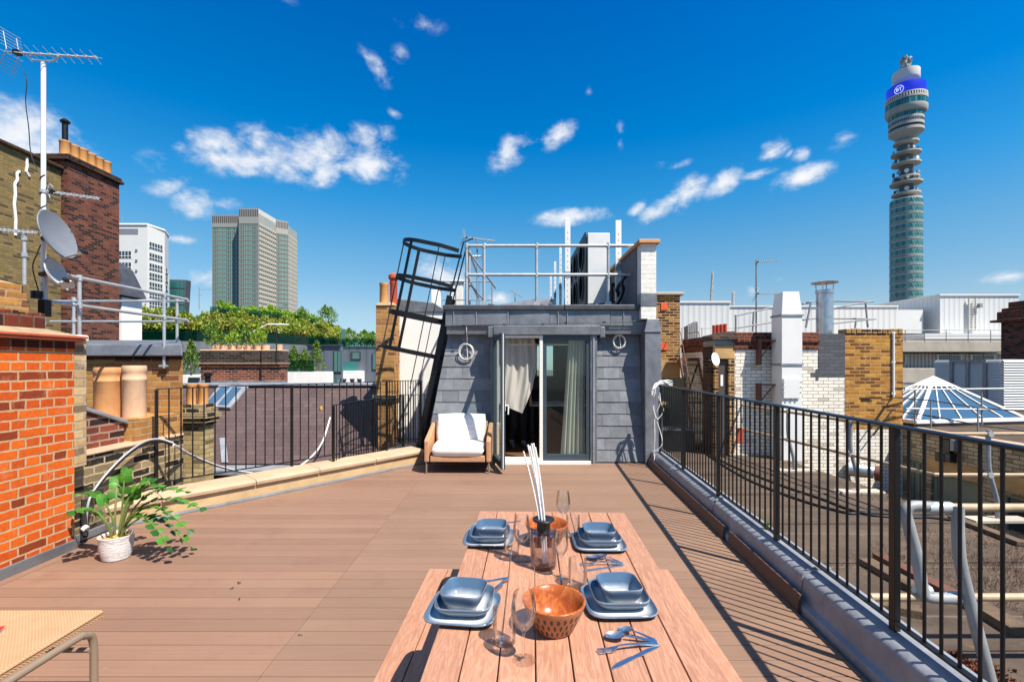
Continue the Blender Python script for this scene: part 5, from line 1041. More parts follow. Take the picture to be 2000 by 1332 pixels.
# reed diffuser
t = thing('reed_diffuser', 'smoked glass reed diffuser with black collar and white reeds in mid table', 'diffuser', (.134, 2.005, TZ))
MB().lathe([(0, 0), (.048, 0), (.052, .004), (.0545, .02), (.0600, .135), (.0585, .149), (.050, .153), (.029, .155), (.027, .157), (.025, .155), (.047, .149), (.0545, .145), (.056, .133), (.0505, .02), (.045, .014), (0, .012)], n=40).build('bottle', MT['smoke_glass'], t, smooth=True, sharp=50)
MB().lathe([(.026, .153), (.0285, .157), (.028, .185), (.031, .195), (.046, .198), (.0475, .202), (.045, .206), (.02, .204), (.011, .199), (0, .198)], n=32).build('collar', MT['black_plastic'], t, smooth=True, sharp=40)
MB().lathe([(0, .0125), (.044, .0145), (.0497, .0205), (.0515, .042), (0, .042)], n=32).build('oil', glass_mat('diffuser_oil', (.93, .92, .9), ior=1.2), t, smooth=True, sharp=50)
for k, (dx, dy, L0) in enumerate(((-.084, .0, .475), (-.067, .010, .50), (-.063, -.008, .50), (-.057, .012, .505), (-.053, .0, .51), (-.049, -.010, .495))):
    pts = []
    for i in range(9):
        s = i/8; pts.append((.006*(k-2.5)*.5 + .006 + dx*(s**1.7) - .0*s, dy*s*1.4, .016 + s*L0))
    MB().tube(pts, .0036, 6).build('reed', MT['white_paint'], t, smooth=True)
# cutlery
def spoon(label, tip, hand, sc=1.0, group='steel cutlery on the table'): return cut('spoon', label, tip, hand, sc, group)
def cut(kind, label, head, hand, sc=1.0, group=None):
    head, hand = Vector(head), Vector(hand); d = head - hand; L = d.length; rz = math.atan2(d.y, d.x)
    m = MB(); W0 = .0085*sc
    prof = []
    if kind == 'knife':
        outline = [(0, -.006), (.02, -.0085), (.10, -.0065), (L*.52, -.0055), (L*.56, -.009), (L*.85, -.0095), (L, -.001), (L*.97, .004), (L*.86, .0075), (L*.56, .0065), (L*.52, .0055), (.10, .0065), (.02, .0085), (0, .006)]
        m.prism(outline, .0008, .0032); zf = None
    else:
        n = 14; top = []; bot = []
        bl = .062*sc
        def z(x): s = x/L; return .003 + .010*math.sin(min(1, s*1.05)*math.pi)*(1 if s < .95 else 1) * (.5 + s)
        xs = [i*(L-bl)/n for i in range(n+1)]; ws = [lerp(.0085, .0032, (i/n)**.7)*sc for i in range(n+1)]
        vs = []; fs = []
        for x, wd in zip(xs, ws): vs += [(x, -wd, z(x)), (x, wd, z(x)), (x, wd, z(x)+.0022), (x, -wd, z(x)+.0022)]
        for i in range(n):
            for j in range(4): fs.append((i*4+j, i*4+(j+1) % 4, (i+1)*4+(j+1) % 4, (i+1)*4+j))
        m.add(vs, fs + [(3, 2, 1, 0)])
        if kind == 'spoon':
            nu, nv = 12, 10
            for sgn, off in ((1, 0.0), (-1, .0014)):
                vs = []
                for i in range(nu+1):
                    s = i/nu; x = L - bl + s*bl; wd = .0205*sc*math.sqrt(max(0, 1 - (2*s-1)**2))*(1.1 - .2*s) + .0005
                    for j in range(nv+1):
                        c = -1 + 2*j/nv; e = (1 - c*c)*math.sin(s*math.pi)
                        vs.append((x, c*wd, z(L-bl)*(1-s) + .004*s + .003 - .0085*sc*e + off + .003))
                fs = [(i*(nv+1)+j, (i+1)*(nv+1)+j, (i+1)*(nv+1)+j+1, i*(nv+1)+j+1) for i in range(nu) for j in range(nv)]
                m.add(vs, fs if sgn < 0 else [f_[::-1] for f_ in fs])
        else:
            x0 = L - bl; m.hexa([(x0-.004, -.003, z(x0)), (x0+.02, -.012*sc, .005), (x0+.02, .012*sc, .005), (x0-.004, .003, z(x0))], [(x0-.004, -.003, z(x0)+.002), (x0+.02, -.012*sc, .007), (x0+.02, .012*sc, .007), (x0-.004, .003, z(x0)+.002)])
            for k in range(4):
                y = (-.0095 + k*.00633)*sc; m.bar((x0+.0195, y, .006), (L, y, .0075), .0032, .002)
    o = m.build(kind, MT['cutlery'], smooth=True, sharp=50); o.location = (hand.x, hand.y, TZ + .0005); o.rotation_euler = (0, 0, rz)
    return tag(o, label, kind, group)
GR = 'steel cutlery by the right hand plates'; GL = 'steel cutlery by the left hand plates'
cut('spoon', 'teaspoon, rearmost of the near right cutlery', tp(1206, 1233), tp(1279, 1252), .82, GR); cut('spoon', 'large spoon between the teaspoon and fork at near right', tp(1180, 1247), tp(1283, 1256), 1.05, GR)
cut('fork', 'fork in front of the large spoon at near right', tp(1168, 1276), tp(1284, 1259), 1, GR); cut('knife', 'knife nearest the camera, pointing away from the near right plate', tp(1193, 1308), tp(1286, 1261), 1, GR)
cut('spoon', 'teaspoon just below the far right plate', tp(1165, 1088), tp(1214, 1101), .82, GR); cut('spoon', 'large spoon below the far right plate', tp(1144, 1091), tp(1216, 1102), 1.05, GR)
cut('fork', 'fork below the far right spoons', tp(1134, 1104), tp(1217, 1103), 1, GR); cut('knife', 'knife lowest of the far right cutlery', tp(1138, 1117), tp(1218, 1104), 1, GR)
cut('knife', 'knife behind the near left plate', tp(925, 1141), tp(994, 1129), 1, GL); cut('fork', 'fork half hidden behind the near left bowl', tp(966, 1156), tp(992, 1133), 1, GL)
cut('knife', 'knife behind the far left plate', tp(972, 1024), tp(1018, 1018), 1, GL)
# ------------------------------------------------------------------ potted plant
t = thing('potted_plant', 'leafy green plant in a white ribbed pot on the deck by the brick pier', 'plant', (-3.275, 3.90, 0)); rp = random.Random(11)
MB().lathe([(0, .001), (.085, .001), (.095, .006), (.108, .06), (.117, .13), (.120, .185), (.123, .192), (.119, .195), (.112, .19), (.110, .165)], n=40, caps=False).build('pot', MT['pot_white'], t, smooth=True, sharp=45)
m = MB(); m.lathe([(.110, .165), (.06, .172), (0, .168)], n=24)
for i in range(40): a = rp.uniform(0, 6.28); r_ = rp.uniform(0, .1); m.obox((r_*math.cos(a), r_*math.sin(a), .176), (.022, .016, .012), (rp.random()*3, rp.random()*3, rp.random()*3))
m.build('bark_chips', MT['black_soil'], t)
# stems: (azimuth deg, reach, height, droop at the tip)
for (azd, reach, hgt, dr, L0) in ((95, .10, .66, 0, 0), (130, .22, .58, .02, 0), (170, .30, .50, .05, 0), (60, .20, .56, .03, 0), (20, .42, .55, .10, 0), (2, .60, .50, .16, 0), (-6, .56, .44, .26, 0), (8, .50, .30, .34, 0), (200, .26, .36, .06, 0), (-5, .34, .60, .05, 0), (235, .22, .40, .05, 0), (-14, .44, .34, .30, 0), (75, .12, .48, .02, 0), (150, .12, .42, .02, 0), (14, .40, .50, .22, 0), (185, .16, .55, .02, 0))[:13]:
    a = R(azd); d = Vector((math.cos(a), math.sin(a), 0)); pts = []
    for i in range(13):
        s = i/12; z = .17 + (hgt*.80)*math.sin(min(1, s*1.0)*math.pi*.5)**.85 - dr*max(0, s-.45)**1.6*2.6
        pts.append(d*(.03 + 1.1*reach*s**1.45) + Vector((0, 0, z)) + Vector((math.sin(s*3+azd)*.012, math.cos(s*2+azd)*.012, 0)))
    MB().tube(pts, [lerp(.0098, .003, i/12) for i in range(13)], 6).build('stem', MT['stem_green'], t, smooth=True)
    lm = MB(); sd_ = d.cross(Vector((0, 0, 1)))
    for i in range(5, 13, 2 if reach < .3 else 1):
        p = pts[i]; tg = (pts[min(i+1, 12)] - pts[i-1]).normalized()
        for s in ((-1, 1) if i < 12 else (0,)):
            x = (tg*.75 + sd_*s*.8 + Vector((rp.uniform(-.15, .15), rp.uniform(-.15, .15), rp.uniform(-.05, .3)))).normalized()
            nrm = (tg.cross(sd_) + Vector((rp.uniform(-.4, .4), rp.uniform(-.4, .4), rp.uniform(-.1, .5)))).normalized()
            y = nrm.cross(x).normalized(); zz = x.cross(y); sz = rp.uniform(.055, .085); w_ = sz*.46
            vs = [p, p + x*sz*.3 + y*w_*.8 + zz*.006, p + x*sz*.62 + y*w_*.95 + zz*.008, p + x*sz, p + x*sz*.62 - y*w_*.95 + zz*.008, p + x*sz*.3 - y*w_*.8 + zz*.006, p + x*sz*.45 - zz*.003]
            lm.add(vs, [(0, 1, 6), (1, 2, 6), (2, 3, 6), (3, 4, 6), (4, 5, 6), (5, 0, 6)])
    lm.build('leaves', MT['zz_leaf'], t, smooth=True, sharp=180)
# ------------------------------------------------------------------ woven lounge seat, lower left corner
t = thing('woven_bench', 'woven cane bench with bent taupe tube frame, cut by the lower left corner', 'bench', (-2.35, 1.75, 0), 0)
def seatp(u, v):
    x = lerp(-2.85, -1.90, u); y = lerp(.9, 2.19, v); e = min(u, 1-u, .5)
    return Vector((x, y, .455 - .012*math.sin(u*math.pi)*math.sin(v*math.pi)))
m = wmb(t); m.grid(seatp, 12, 12); m.slab([(-2.85, .9, .43), (-1.90, .9, .43), (-1.90, 2.19, .43), (-2.85, 2.19, .43)], (0, 0, .02)); m.build('seat', MT['rattan_seat'], t, smooth=True)
wmb(t).tube([(-1.905, .9, .45), (-1.905, 2.185, .452)], .008, 8).build('edge_binding', MT['rattan_seat'], t, smooth=True)
wmb(t).tube([(-2.85, 2.19, .45), (-1.905, 2.19, .452)], .007, 8).build('edge_binding', MT['rattan_seat'], t, smooth=True)
for x in (-1.868, -2.88):
    pts = smooth_path([(x, .9, .425), (x, 1.5, .425), (x, 1.98, .425), (x, 2.06, .415), (x, 2.10, .37), (x, 2.105, .2), (x, 2.105, .002)], 5)
    wmb(t).tube(pts, .0155, 12).build('frame_tube', MT['taupe_tube'], t, smooth=True)
wmb(t).tube([(-2.88, 2.09, .335), (-1.87, 2.09, .335)], .011, 10).build('stretcher', MT['taupe_tube'], t, smooth=True)
o = MB(); o.box(-.13, .075, -.10, .10, 0, .006).build('magazine', MT['red_paper']) if False else None
t2 = thing('magazine', 'red and white magazine lying on the woven bench', 'magazine', (-2.255, 1.86, .452), R(24))
MB().box(-.12, .12, -.15, .15, .0, .012).build('pages', MT['white_paper'], t2); MB().box(-.122, .124, -.152, .152, .0121, .0135).build('cover', MT['red_paper'], t2); MB().box(.03, .08, -.15, .15, .0136, .0142).build('cover_band', MT['white_paper'], t2)
# ------------------------------------------------------------------ right: lower felt roof and the buildings round it
BY = 10.25
X_ = lambda px, Y=BY: (px - CX)/F*Y
Z_ = lambda py, Y=BY: EYE + (HY - py)/F*Y
def slope_z(x): return -.38 if x < 5.7 else -.38 - .33*(x - 5.7)
t = thing('felt_roof', 'brown felted lower roof beyond the right railing, strewn with debris', 'roof', (4, 6, -.4))
m = wmb(t); m.slab([(2.08, -2, -.38), (5.7, -2, -.38), (5.7, 16, -.38), (2.08, 16, -.38)], (0, 0, -.25)); m.slab([(5.7, -2, -.38), (8.6, -2, slope_z(8.6)), (8.6, 16, slope_z(8.6)), (5.7, 16, -.38)], (0, 0, -.25)); m.build('felt', MT['felt'], t)
m = wmb(t)
for i in range(7): y = 2.0 + i*1.25 + rng.uniform(-.2, .2); m.slab([(2.5, y, -.376), (5.7, y+.04, -.376), (5.7, y+.10, -.376), (2.5, y+.06, -.376)], (0, 0, .006))
m.build('lap_joints', MT['felt'], t)
# white brick building closing the roof
t = thing('neighbour_building', 'neighbouring building of white glazed and golden brick beyond the lower roof', 'building', (6.5, BY, 0))
D = 13.4
wmb(t).box(X_(1435), X_(1650), BY, D, -1.3, 1.93).build('white_brickwork', MT['white_brick'], t)
wmb(t).box(X_(1650)+.002, X_(1763), BY-.006, D, Z_(838), 2.26).build('golden_brickwork', MT['gold_brick'], t)
wmb(t).box(X_(1650)+.002, X_(1763), BY-.003, D, -2.2, Z_(838)-.002).build('white_brickwork', MT['white_brick'], t)
m = wmb(t); m.box(X_(1435)-.03, X_(1598), BY-.03, D, 1.932, 2.08); m.box(X_(1435)-.06, X_(1598), BY-.06, D, 2.081, 2.155); m.box(X_(1435)-.02, X_(1598), BY-.02, D, 2.156, 2.30); m.build('red_cornice', MT['red_cornice'], t, bevel=.008)
m = wmb(t); m.box(X_(1598)+.002, X_(1650)-.002, BY-.012, BY+.2, Z_(735), 2.27)
for k, y in enumerate(range(742, 700, -7)): m.box(X_(1598) - .05 - .11*(k % 2), X_(1598)+.0019, BY-.012, BY+.1, Z_(y-0)+.003, Z_(y-7)) if k < 3 else None
m.build('grey_painted_patch', MT['grey_paint_brick'], t)
m = wmb(t); m.box(X_(1598)+.002, X_(1650), BY+.2, D, 1.932, 2.27); m.box(X_(1598)+.003, X_(1650)-.003, BY-.0, BY+.199, 1.94, 2.26); m.build('upper_brickwork', MT['red_cornice'], t)
m = wmb(t); x = X_(1652)
while x < X_(1760): m.box(x, x+.10, BY-.02, BY+.25, 2.262, 2.262 + .11 + rng.uniform(-.01, .01)); x += .113
m.build('brick_on_edge', MT['brown_yellow_brick'], t, bevel=.008)
for (x0, y0_) in ((1678, 776), (1681, 781), (1700, 775), (1745, 707), (1746, 757)): wmb(t).box(X_(x0), X_(x0)+.24, BY-.012, BY, Z_(y0_+3), Z_(y0_)).build('dark_bricks', MT['dark_brown_brick'], t)
wmb(t).tube([(X_(1743), BY-.03, 2.3), (X_(1743), BY-.03, Z_(775))], .022, 8).build('vent_pipe', MT['white_metal'], t, smooth=True)
m = wmb(t); [m.box(X_(1743)-.035, X_(1743)+.035, BY-.04, BY-.008, Z_(y_)-.02, Z_(y_)+.02) for y_ in (650, 707, 768)]; m.build('pipe_clip', MT['white_metal'], t)
# stair house
m = wmb(t); m.box(X_(1396), X_(1403), BY-.004, BY+.6, -.4, 1.72); m.box(X_(1423), X_(1435)-.002, BY-.004, BY+.6, -.4, 1.72); m.build('door_pier', MT['brown_yellow_brick'], t)
wmb(t).box(4.385, X_(1396)-.001, BY+.1, BY+.56, -.4, 2.0).build('side_wall', MT['dark_brown_brick'], t)  # darker brick paints in the shade on this left-facing side
wmb(t).box(X_(1396), X_(1435)-.002, BY-.012, BY+.6, 1.721, 2.02).build('lintel', MT['stained_concrete'], t, bevel=.01)
wmb(t).box(4.40, X_(1435)-.002, BY-.03, BY+.6, 2.021, 2.14).build('lead_flashing', MT['lead'], t, bevel=.01)
m = wmb(t); m.hexa([(4.32, BY-.1, 2.141), (4.90, BY-.1, 2.141), (4.90, BY+.65, 2.141), (4.32, BY+.65, 2.141)], [(4.38, BY+.0, 2.22), (4.88, BY+.0, 2.33), (4.88, BY+.6, 2.36), (4.38, BY+.6, 2.25)]); m.build('dark_roof', MT['dark_brown_brick'], t, bevel=.02)
d = wmb(t).box(X_(1403)+.001, X_(1423)-.001, BY+.05, BY+.10, -.36, 1.70).build('door', MT['brown_door'], t, bevel=.004)
wmb(t).box(X_(1409), X_(1414), BY+.042, BY+.0495, Z_(754), Z_(732)).build('notice', MT['white_paper'], d)
wmb(t).box(X_(1403), X_(1423), BY+.101, BY+.55, -.4, 1.7).build('core', MT['dark_brown_brick'], t)
for k in range(4): pot('chimney_pot', 'row of small red chimney pots on the stair house, each alike and touching', (5.36 + k*.098, 12.5, 2.30), .046, .34 + .012*k, 'red_clay', 'small red pots on the stair house', cyl)
t = thing('satellite_dish', 'small white satellite dish beside the dark stair house door', 'satellite dish', (X_(1391), BY-.1, Z_(702))); MB().lathe([(0, 0), (.08, .008), (.14, .03), (.145, .035), (.14, .036), (.08, .015), (0, .008)], n=24).build('reflector', MT['white_paint'], t, smooth=True); t.rotation_euler = (R(80), 0, R(35)); MB().tube([(0, 0, 0), (0, 0, -.12)], .012, 6).build('bracket', MT['galv_post'], t)
# white duct
t = thing('ventilation_duct', 'tall white square ventilation duct with tapered top against the white brick', 'duct', (5.8, 9.95, -.38))
x0, x1, y0, y1 = 5.585, 6.01, 9.75, 10.14
def taper(z0, z1, k0, k1):
    cx, cy, hx, hy = (x0+x1)/2, (y0+y1)/2, (x1-x0)/2, (y1-y0)/2
    r = lambda k, z: [(cx-hx*k, cy-hy*k, z), (cx+hx*k, cy-hy*k, z), (cx+hx*k, cy+hy*k, z), (cx-hx*k, cy+hy*k, z)]
    return wmb(t).hexa(r(k0, z0), r(k1, z1))
taper(-.40, 1.58, 1, 1).build('shaft', MT['white_metal'], t, bevel=.006); taper(1.62, 2.60, 1, 1).build('shaft', MT['white_metal'], t, bevel=.006); taper(2.64, 3.11, 1, .80).build('tapered_top', MT['white_metal'], t, bevel=.006)
for z in (1.6, 2.62): taper(z-.02, z+.02, 1.09, 1.09).build('flange', MT['galv_post'], t, bevel=.003)
h = wmb(t).box(X_(1529, 9.75), X_(1561, 9.75), 9.72, 9.749, Z_(778, 9.75), Z_(739, 9.75)).build('hatch', MT['white_metal'], t, bevel=.008)
m = wmb(t); [m.box(X_(1525+36*k_, 9.75), X_(1530+33*k_, 9.75), 9.712, 9.7195, Z_(y_, 9.75), Z_(y_-3, 9.75)) for k_ in (0, 1) for y_ in (748, 758, 768)]; [m.box(X_(xx, 9.75), X_(xx+3, 9.75), 9.715, 9.7195, Z_(780, 9.75), Z_(777, 9.75)) for xx in (1535, 1545, 1554)]; m.build('latch', MT['galv_post'], h)
for zz in (Z_(665, 9.95), Z_(752, 9.95)): m = wmb(t); m.bar((5.30, 10.1, zz), (5.60, 9.98, zz), .03, .03); m.bar((5.34, 10.12, zz - .36), (5.56, 10.0, zz), .025, .025); m.box(5.30, 5.345, 10.08, 10.245, zz - .52, zz + .03); m.build('bracket', MT['rust_steel'], t)
# stainless flue
t = thing('flue', 'shiny stainless steel flue with flat rain cap above the grey painted brick', 'flue', (7.15, 10.8, 2.3))
fx = X_(1610.5, 10.8); wmb(t).lathe([(.17, 2.27), (.17, 3.22), (.185, 3.23), (.185, 3.30), (.16, 3.30), (.155, 2.9)], (fx, 10.8, 0), 32).build('flue_pipe', MT['steel_bright'], t, smooth=True, sharp=40)
wmb(t).lathe([(0, 3.50), (.27, 3.46), (.275, 3.475), (0, 3.53)], (fx, 10.8, 0), 32).build('rain_cap', MT['steel_bright'], t, smooth=True, sharp=40)
for k in range(4): a = R(45 + 90*k); wmb(t).tube([(fx + .16*math.cos(a), 10.8 + .16*math.sin(a), 3.25), (fx + .18*math.cos(a), 10.8 + .18*math.sin(a), 3.48)], .012, 6).build('strut', MT['steel_bright'], t)
def tube_rail(label, paths, posts, r, mat='galv', name='guard_rail', group=None):
    t = thing(name, label, 'guard rail', paths[0][0], group=group)
    for p in paths: wmb(t).tube(p, r, 10).build('rail', MT[mat], t, smooth=True)
    for a, b_ in posts:
        wmb(t).tube([a, b_], r*1.08, 10).build('post', MT['galv_post'], t, smooth=True)
    return t
tube_rail('thin grey guard rail on the neighbour roof left of the white duct', [[P(1436, 617, 10.6), P(1512, 600, 12.5)], [P(1436, 641, 10.6), P(1512, 629, 12.5)]], [(P(1437, 648, 10.6), P(1437, 616, 10.6)), (P(1470, 648, 11.4), P(1472, 609, 11.4))], .02, 'galv_post')
tube_rail('dark guard rail sagging beside the stainless flue on the neighbour roof', [[P(1568, 594, 10.6), P(1592, 588, 12), P(1705, 589, 12)], [P(1568, 625, 10.6), P(1592, 622, 12), P(1710, 623, 12)], [P(1625, 602, 10.8), P(1702, 589, 12)], [P(1625, 632, 10.8), P(1710, 623, 12)]], [(P(1574, 640, 10.7), P(1584, 590, 10.7)), (P(1695, 640, 12), P(1690, 588, 12)), (P(1670, 641, 11.8), P(1672, 625, 11.8))], .02, 'galv_post')
t = thing('aerial_mast', 'slim mast with two aerials behind the neighbour roof rail', 'mast', P(1477, 650, 14)); wmb(t).tube([P(1477, 655, 14), P(1477, 508, 14)], .022, 8).build('pole', MT['galv_post'], t, smooth=True)
ya = thing('aerial', 'upper aerial on the slim mast at right', 'aerial', P(1477, 511, 14)); yagi('aerial', '', P(1473, 513, 14), P(1520, 507, 13.6), 9, .22, parent=ya, rr=.008, refl=False)
yb = thing('aerial', 'lower aerial on the slim mast at right', 'aerial', P(1477, 574, 14)); yagi('aerial', '', P(1473, 574, 14), P(1522, 573, 13.6), 9, .20, parent=yb, rr=.008); 
# brown and yellow pier with orange air bricks, and the steps beside it
t = thing('chimney_stack', 'brown and yellow brick pier with two orange air bricks right of the extension', 'chimney', (4.3, 13, 1))
x0, x1 = X_(1284, 13), X_(1328, 13); wmb(t).box(3.2, x1, 13, 14, Z_(703, 13), Z_(577, 13)).build('brickwork', MT['brown_yellow_brick'], t)
m = wmb(t); m.box(3.2, x1+.10, 12.92, 14.1, Z_(577, 13)+.001, Z_(571, 13)); m.build('cap', MT['concrete'], t, bevel=.02)
for (px, py, s_) in ((1297, 599, 6.5), (1296, 677, 6.5)): m = wmb(t); m.box(X_(px-s_, 13), X_(px+s_, 13), 12.975, 12.999, Z_(py+s_+.5, 13), Z_(py-s_-.5, 13)); m.build('air_brick', MT['orange_vent'], t, bevel=.006)
wmb(t).box(3.2, x1, 12.99, 14, Z_(738, 13), Z_(703, 13)-.002).build('concrete_base', MT['stained_concrete'], t); wmb(t).box(3.2, x1+.1, 13.01, 14, -.5, Z_(738, 13)-.002).build('lower_wall', MT['green_grey'], t)
t = thing('metal_steps', 'rusty open metal steps with side rails climbing to the far roof', 'steps', (4.4, 11.5, -.38))
for k in range(9):
    z = -.30 + k*.235; y = 11.25 + k*.11; wmb(t).box(4.38, 4.82, y, y+.15, z, z+.03).build('tread', MT['rust_steel'] if k in (8, 4) else MT['galv_weathered'], t)
for x in (4.36, 4.83): wmb(t).bar((x, 11.22, -.36), (x, 12.25, 1.76), .02, .10).build('stringer', MT['rust_steel'], t); wmb(t).tube([(x, 11.25, .5), (x, 12.2, 2.45), (x, 12.9, 2.45)], .012, 6).build('handrail', MT['rust_steel'], t)
wmb(t).bar((4.40, 12.2, .35), (4.80, 12.2, 1.6), .04, .03).build('cross_brace', MT['black_steel'], t); wmb(t).box(4.3, 4.88, 12.26, 12.95, 1.70, 1.77).build('platform', MT['rust_steel'], t)
t = thing('cowl', 'curved ribbed grey metal cowl at the head of the metal steps', 'vent', P(1354, 690, 13.4)); m = MB()
for k in range(5): m.hexa([(-.16 + k*.065, 0, 0), (-.16 + k*.065 + .061, 0, 0), (-.16 + k*.065 + .061, .3, 0), (-.16 + k*.065, .3, 0)], [(-.16 + k*.06, 0, .78 + .03*k), (-.16 + k*.06 + .056, 0, .79 + .03*k), (-.16 + k*.06 + .056, .3, .79 + .03*k), (-.16 + k*.06, .3, .78 + .03*k)])
m.build('ribbed_panel', MT['galv_post'], t, bevel=.012)
t = thing('cylinder_duct', 'pale grey oval duct end standing behind the metal steps', 'duct', P(1372, 715, 12.6)); MB().lathe([(.10, -.7), (.11, -.2), (.11, .2), (.06, .35), (0, .36)], n=20).build('casing', MT['galv'], t, smooth=True)
# low parapet and dark plant at the far end of the lower roof
t = thing('low_wall', 'low brick and white wall across the far end of the lower roof', 'wall', (3.6, 12.4, -.38)); wmb(t).box(2.5, 3.5, 12.3, 12.5, -.4, .55).build('golden_bricks', MT['gold_brick'], t); wmb(t).box(3.5, 4.1, 12.3, 12.5, -.4, .45).build('dark_bricks', MT['dark_brown_brick'], t); wmb(t).box(2.5, 4.1, 12.25, 12.55, .56, .62).build('coping', MT['stained_concrete'], t)
t = thing('plant_box', 'low dark metal box on the lower roof under the steps', 'box', (3.9, 10.6, -.38)); wmb(t).box(3.3, 4.1, 10.7, 11.3, -.379, .1).build('casing', MT['black_plastic'], t, bevel=.01); wmb(t).box(3.28, 4.12, 10.68, 11.32, .101, .13).build('lid', MT['lead'], t)
t = thing('panel_board', 'small red board leaning at the foot of the white brick wall', 'board', P(1444, 866, 10.0)); MB().box(-.07, .07, -.02, .02, .0, .33).build('board', MT['red_clay'], t, bevel=.004)
# side wall towards the camera with low windows
t = thing('courtyard_wall', 'long cream glazed brick wall with low windows at far right, seen in perspective', 'wall', (8.5, 7.5, -.5)); WT = .17
holes = [(8.60, 9.55, -1.45, -.55), (9.75, 10.1, -1.5, -.42), (7.05, 8.20, -1.25, -.62), (5.2, 6.6, -1.25, -.62)]
m = wmb(t); ys = sorted(set([3.0, 10.24] + [h_[0] for h_ in holes] + [h_[1] for h_ in holes]))
for a, c in zip(ys[:-1], ys[1:]):
    hh = [h_ for h_ in holes if h_[0] <= a and h_[1] >= c]
    if hh: m.box(8.5, 8.8, a, c, -2.4, hh[0][2]); m.box(8.5, 8.8, a, c, hh[0][3], WT)
    else: m.box(8.5, 8.8, a, c, -2.4, WT)
m.build('brickwork', MT['cream_glazed'], t)
wmb(t).box(8.44, 8.86, 3.0, 10.24, WT+.001, WT+.07).build('coping', MT['stone'], t, bevel=.01)
for k, (a, c, z0, z1_) in enumerate(holes):
    f_ = wmb(t); f_.box(8.56, 8.62, a, a+.06, z0, z1_); f_.box(8.56, 8.62, c-.06, c, z0, z1_); f_.box(8.56, 8.62, a+.06, c-.06, z1_-.06, z1_); f_.box(8.56, 8.62, (a+c)/2-.03, (a+c)/2+.03, z0, z1_-.06); f_ = f_.build('window', MT['green_grey'], t)
    wmb(t).box(8.585, 8.595, a+.06, c-.06, z0, z1_-.06).build('pane', MT['dark_window'] if k > 1 else MT['green_grey'], f_)
for (a, c) in ((8.5, 9.7), (6.9, 8.35), (5.0, 6.8)): wmb(t).box(8.47, 8.5-.001, a, c, -.56, -.28).build('lintel', MT['stained_concrete'], t, bevel=.006)
t = thing('security_light', 'black security lights bracketed to the cream glazed wall', 'lamp', (8.42, 9.15, -.05)); MB().box(-.06, .07, -.16, -.04, -.22, -.05).build('lamp_head', MT['black_plastic'], t, bevel=.01); MB().box(-.06, .07, .06, .17, -.25, -.08).build('lamp_head', MT['black_plastic'], t, bevel=.01); MB().box(-.02, .07, -.1, .1, -.05, .20).build('bracket', MT['black_plastic'], t); MB().box(-.03, .07, -.2, -.12, .0, .22).build('sensor_box', MT['galv_post'], t, bevel=.01)
t = thing('vent_cowl', 'round steel vent cowl sticking out of the foot of the golden brick wall', 'vent', P(1690, 921, 10.0)); MB().tube([(-.30, .15, .02), (.05, -.05, .02), (.12, -.1, .0)], [.14, .14, .13], 16).build('duct', MT['steel_bright'], t, smooth=True); MB().tube([(.12, -.1, .0), (.22, -.18, -.01)], [.15, .17], 16).build('hood', MT['rust_steel'], t, smooth=True); MB().box(-.5, .5, .26, .30, -.2, .22).build('opening', MT['black_plastic'], t)
# flat roof to the right with its skylight and rails
t = thing('low_building', 'low building at far right whose brown flat roof carries the glass pyramid', 'building', (12, 12, .1)); wmb(t).box(8.81, 26, 3, 10.3, -3, .155).build('felt', MT['felt'], t); wmb(t).box(8.52, 26, 10.301, 19, -3, .15).build('felt', MT['felt'], t)
t = thing('skylight', 'white framed pyramid skylight with dark blue panes on the right flat roof', 'skylight', (10.8, 12.1, .15)); bz = .31; ap = Vector((10.83, 12.10, 1.27)); cs = [Vector((9.47, 11.0, bz)), Vector((12.45, 11.5, bz)), Vector((12.17, 13.18, bz)), Vector((9.19, 12.68, bz))]; cg = sum(cs, Vector())/4; ex = lambda k: [(cg.x + (c.x-cg.x)*k, cg.y + (c.y-cg.y)*k) for c in cs]
m = wmb(t); m.prism(ex(1.03), .151, .21); m.build('curb', MT['black_plastic'], t); m = wmb(t); m.prism(ex(1.05), .211, bz); m.build('sill', MT['white_paint'], t, bevel=.02)
tops = [lerp(ap, c, .25) for c in cs]
for i in range(4):
    a, b_ = cs[i], cs[(i+1) % 4]; ta_, tb_ = tops[i], tops[(i+1) % 4]; n = (b_-a).cross(ap-a).normalized()
    wmb(t).slab([a, b_, tb_, ta_], n*-.02).build('glazing', MT['roof_glass'], t)
    wmb(t).slab([ta_ + n*.01, tb_ + n*.01, ap + n*.01], n*.03).build('apex_panel', MT['white_paint'], t)
    wmb(t).bar(a + n*.02, ap, .075, .05, n).build('hip', MT['white_paint'], t)
    for k in range(1, 5): s = k/5; wmb(t).bar(lerp(a, b_, s) + n*.02, lerp(ta_, tb_, s) + n*.02, .02, .03, n).build('glazing_bar', MT['white_paint'], t)
tube_rail('slim grey rail in front of the pyramid skylight on the right roof', [[P(1766, 761, 11), P(2040, 758, 10.6)], [P(1770, 798, 11), P(2040, 800, 10.6)]], [(P(1787, 832, 11), P(1787, 760, 11)), (P(1918, 832, 10.8), P(1917, 758, 10.8)), (P(2030, 832, 10.8), P(2030, 758, 10.8))], .016, 'white_metal')
tube_rail('dark sagging cable rail across the right roof towards the golden brick', [[P(1700, 838, 10.1), P(1742, 776, 10.15), P(1818, 782, 10.3), P(1910, 796, 10), P(2040, 806, 9.8)], [P(1706, 850, 10.1), P(1742, 802, 10.15), P(1818, 812, 10.3), P(1910, 830, 10), P(2040, 846, 9.8)]], [(P(1818, 842, 10.3), P(1818, 784, 10.3)), (P(1910, 850, 10), P(1910, 796, 10))], .014, 'cable_black')
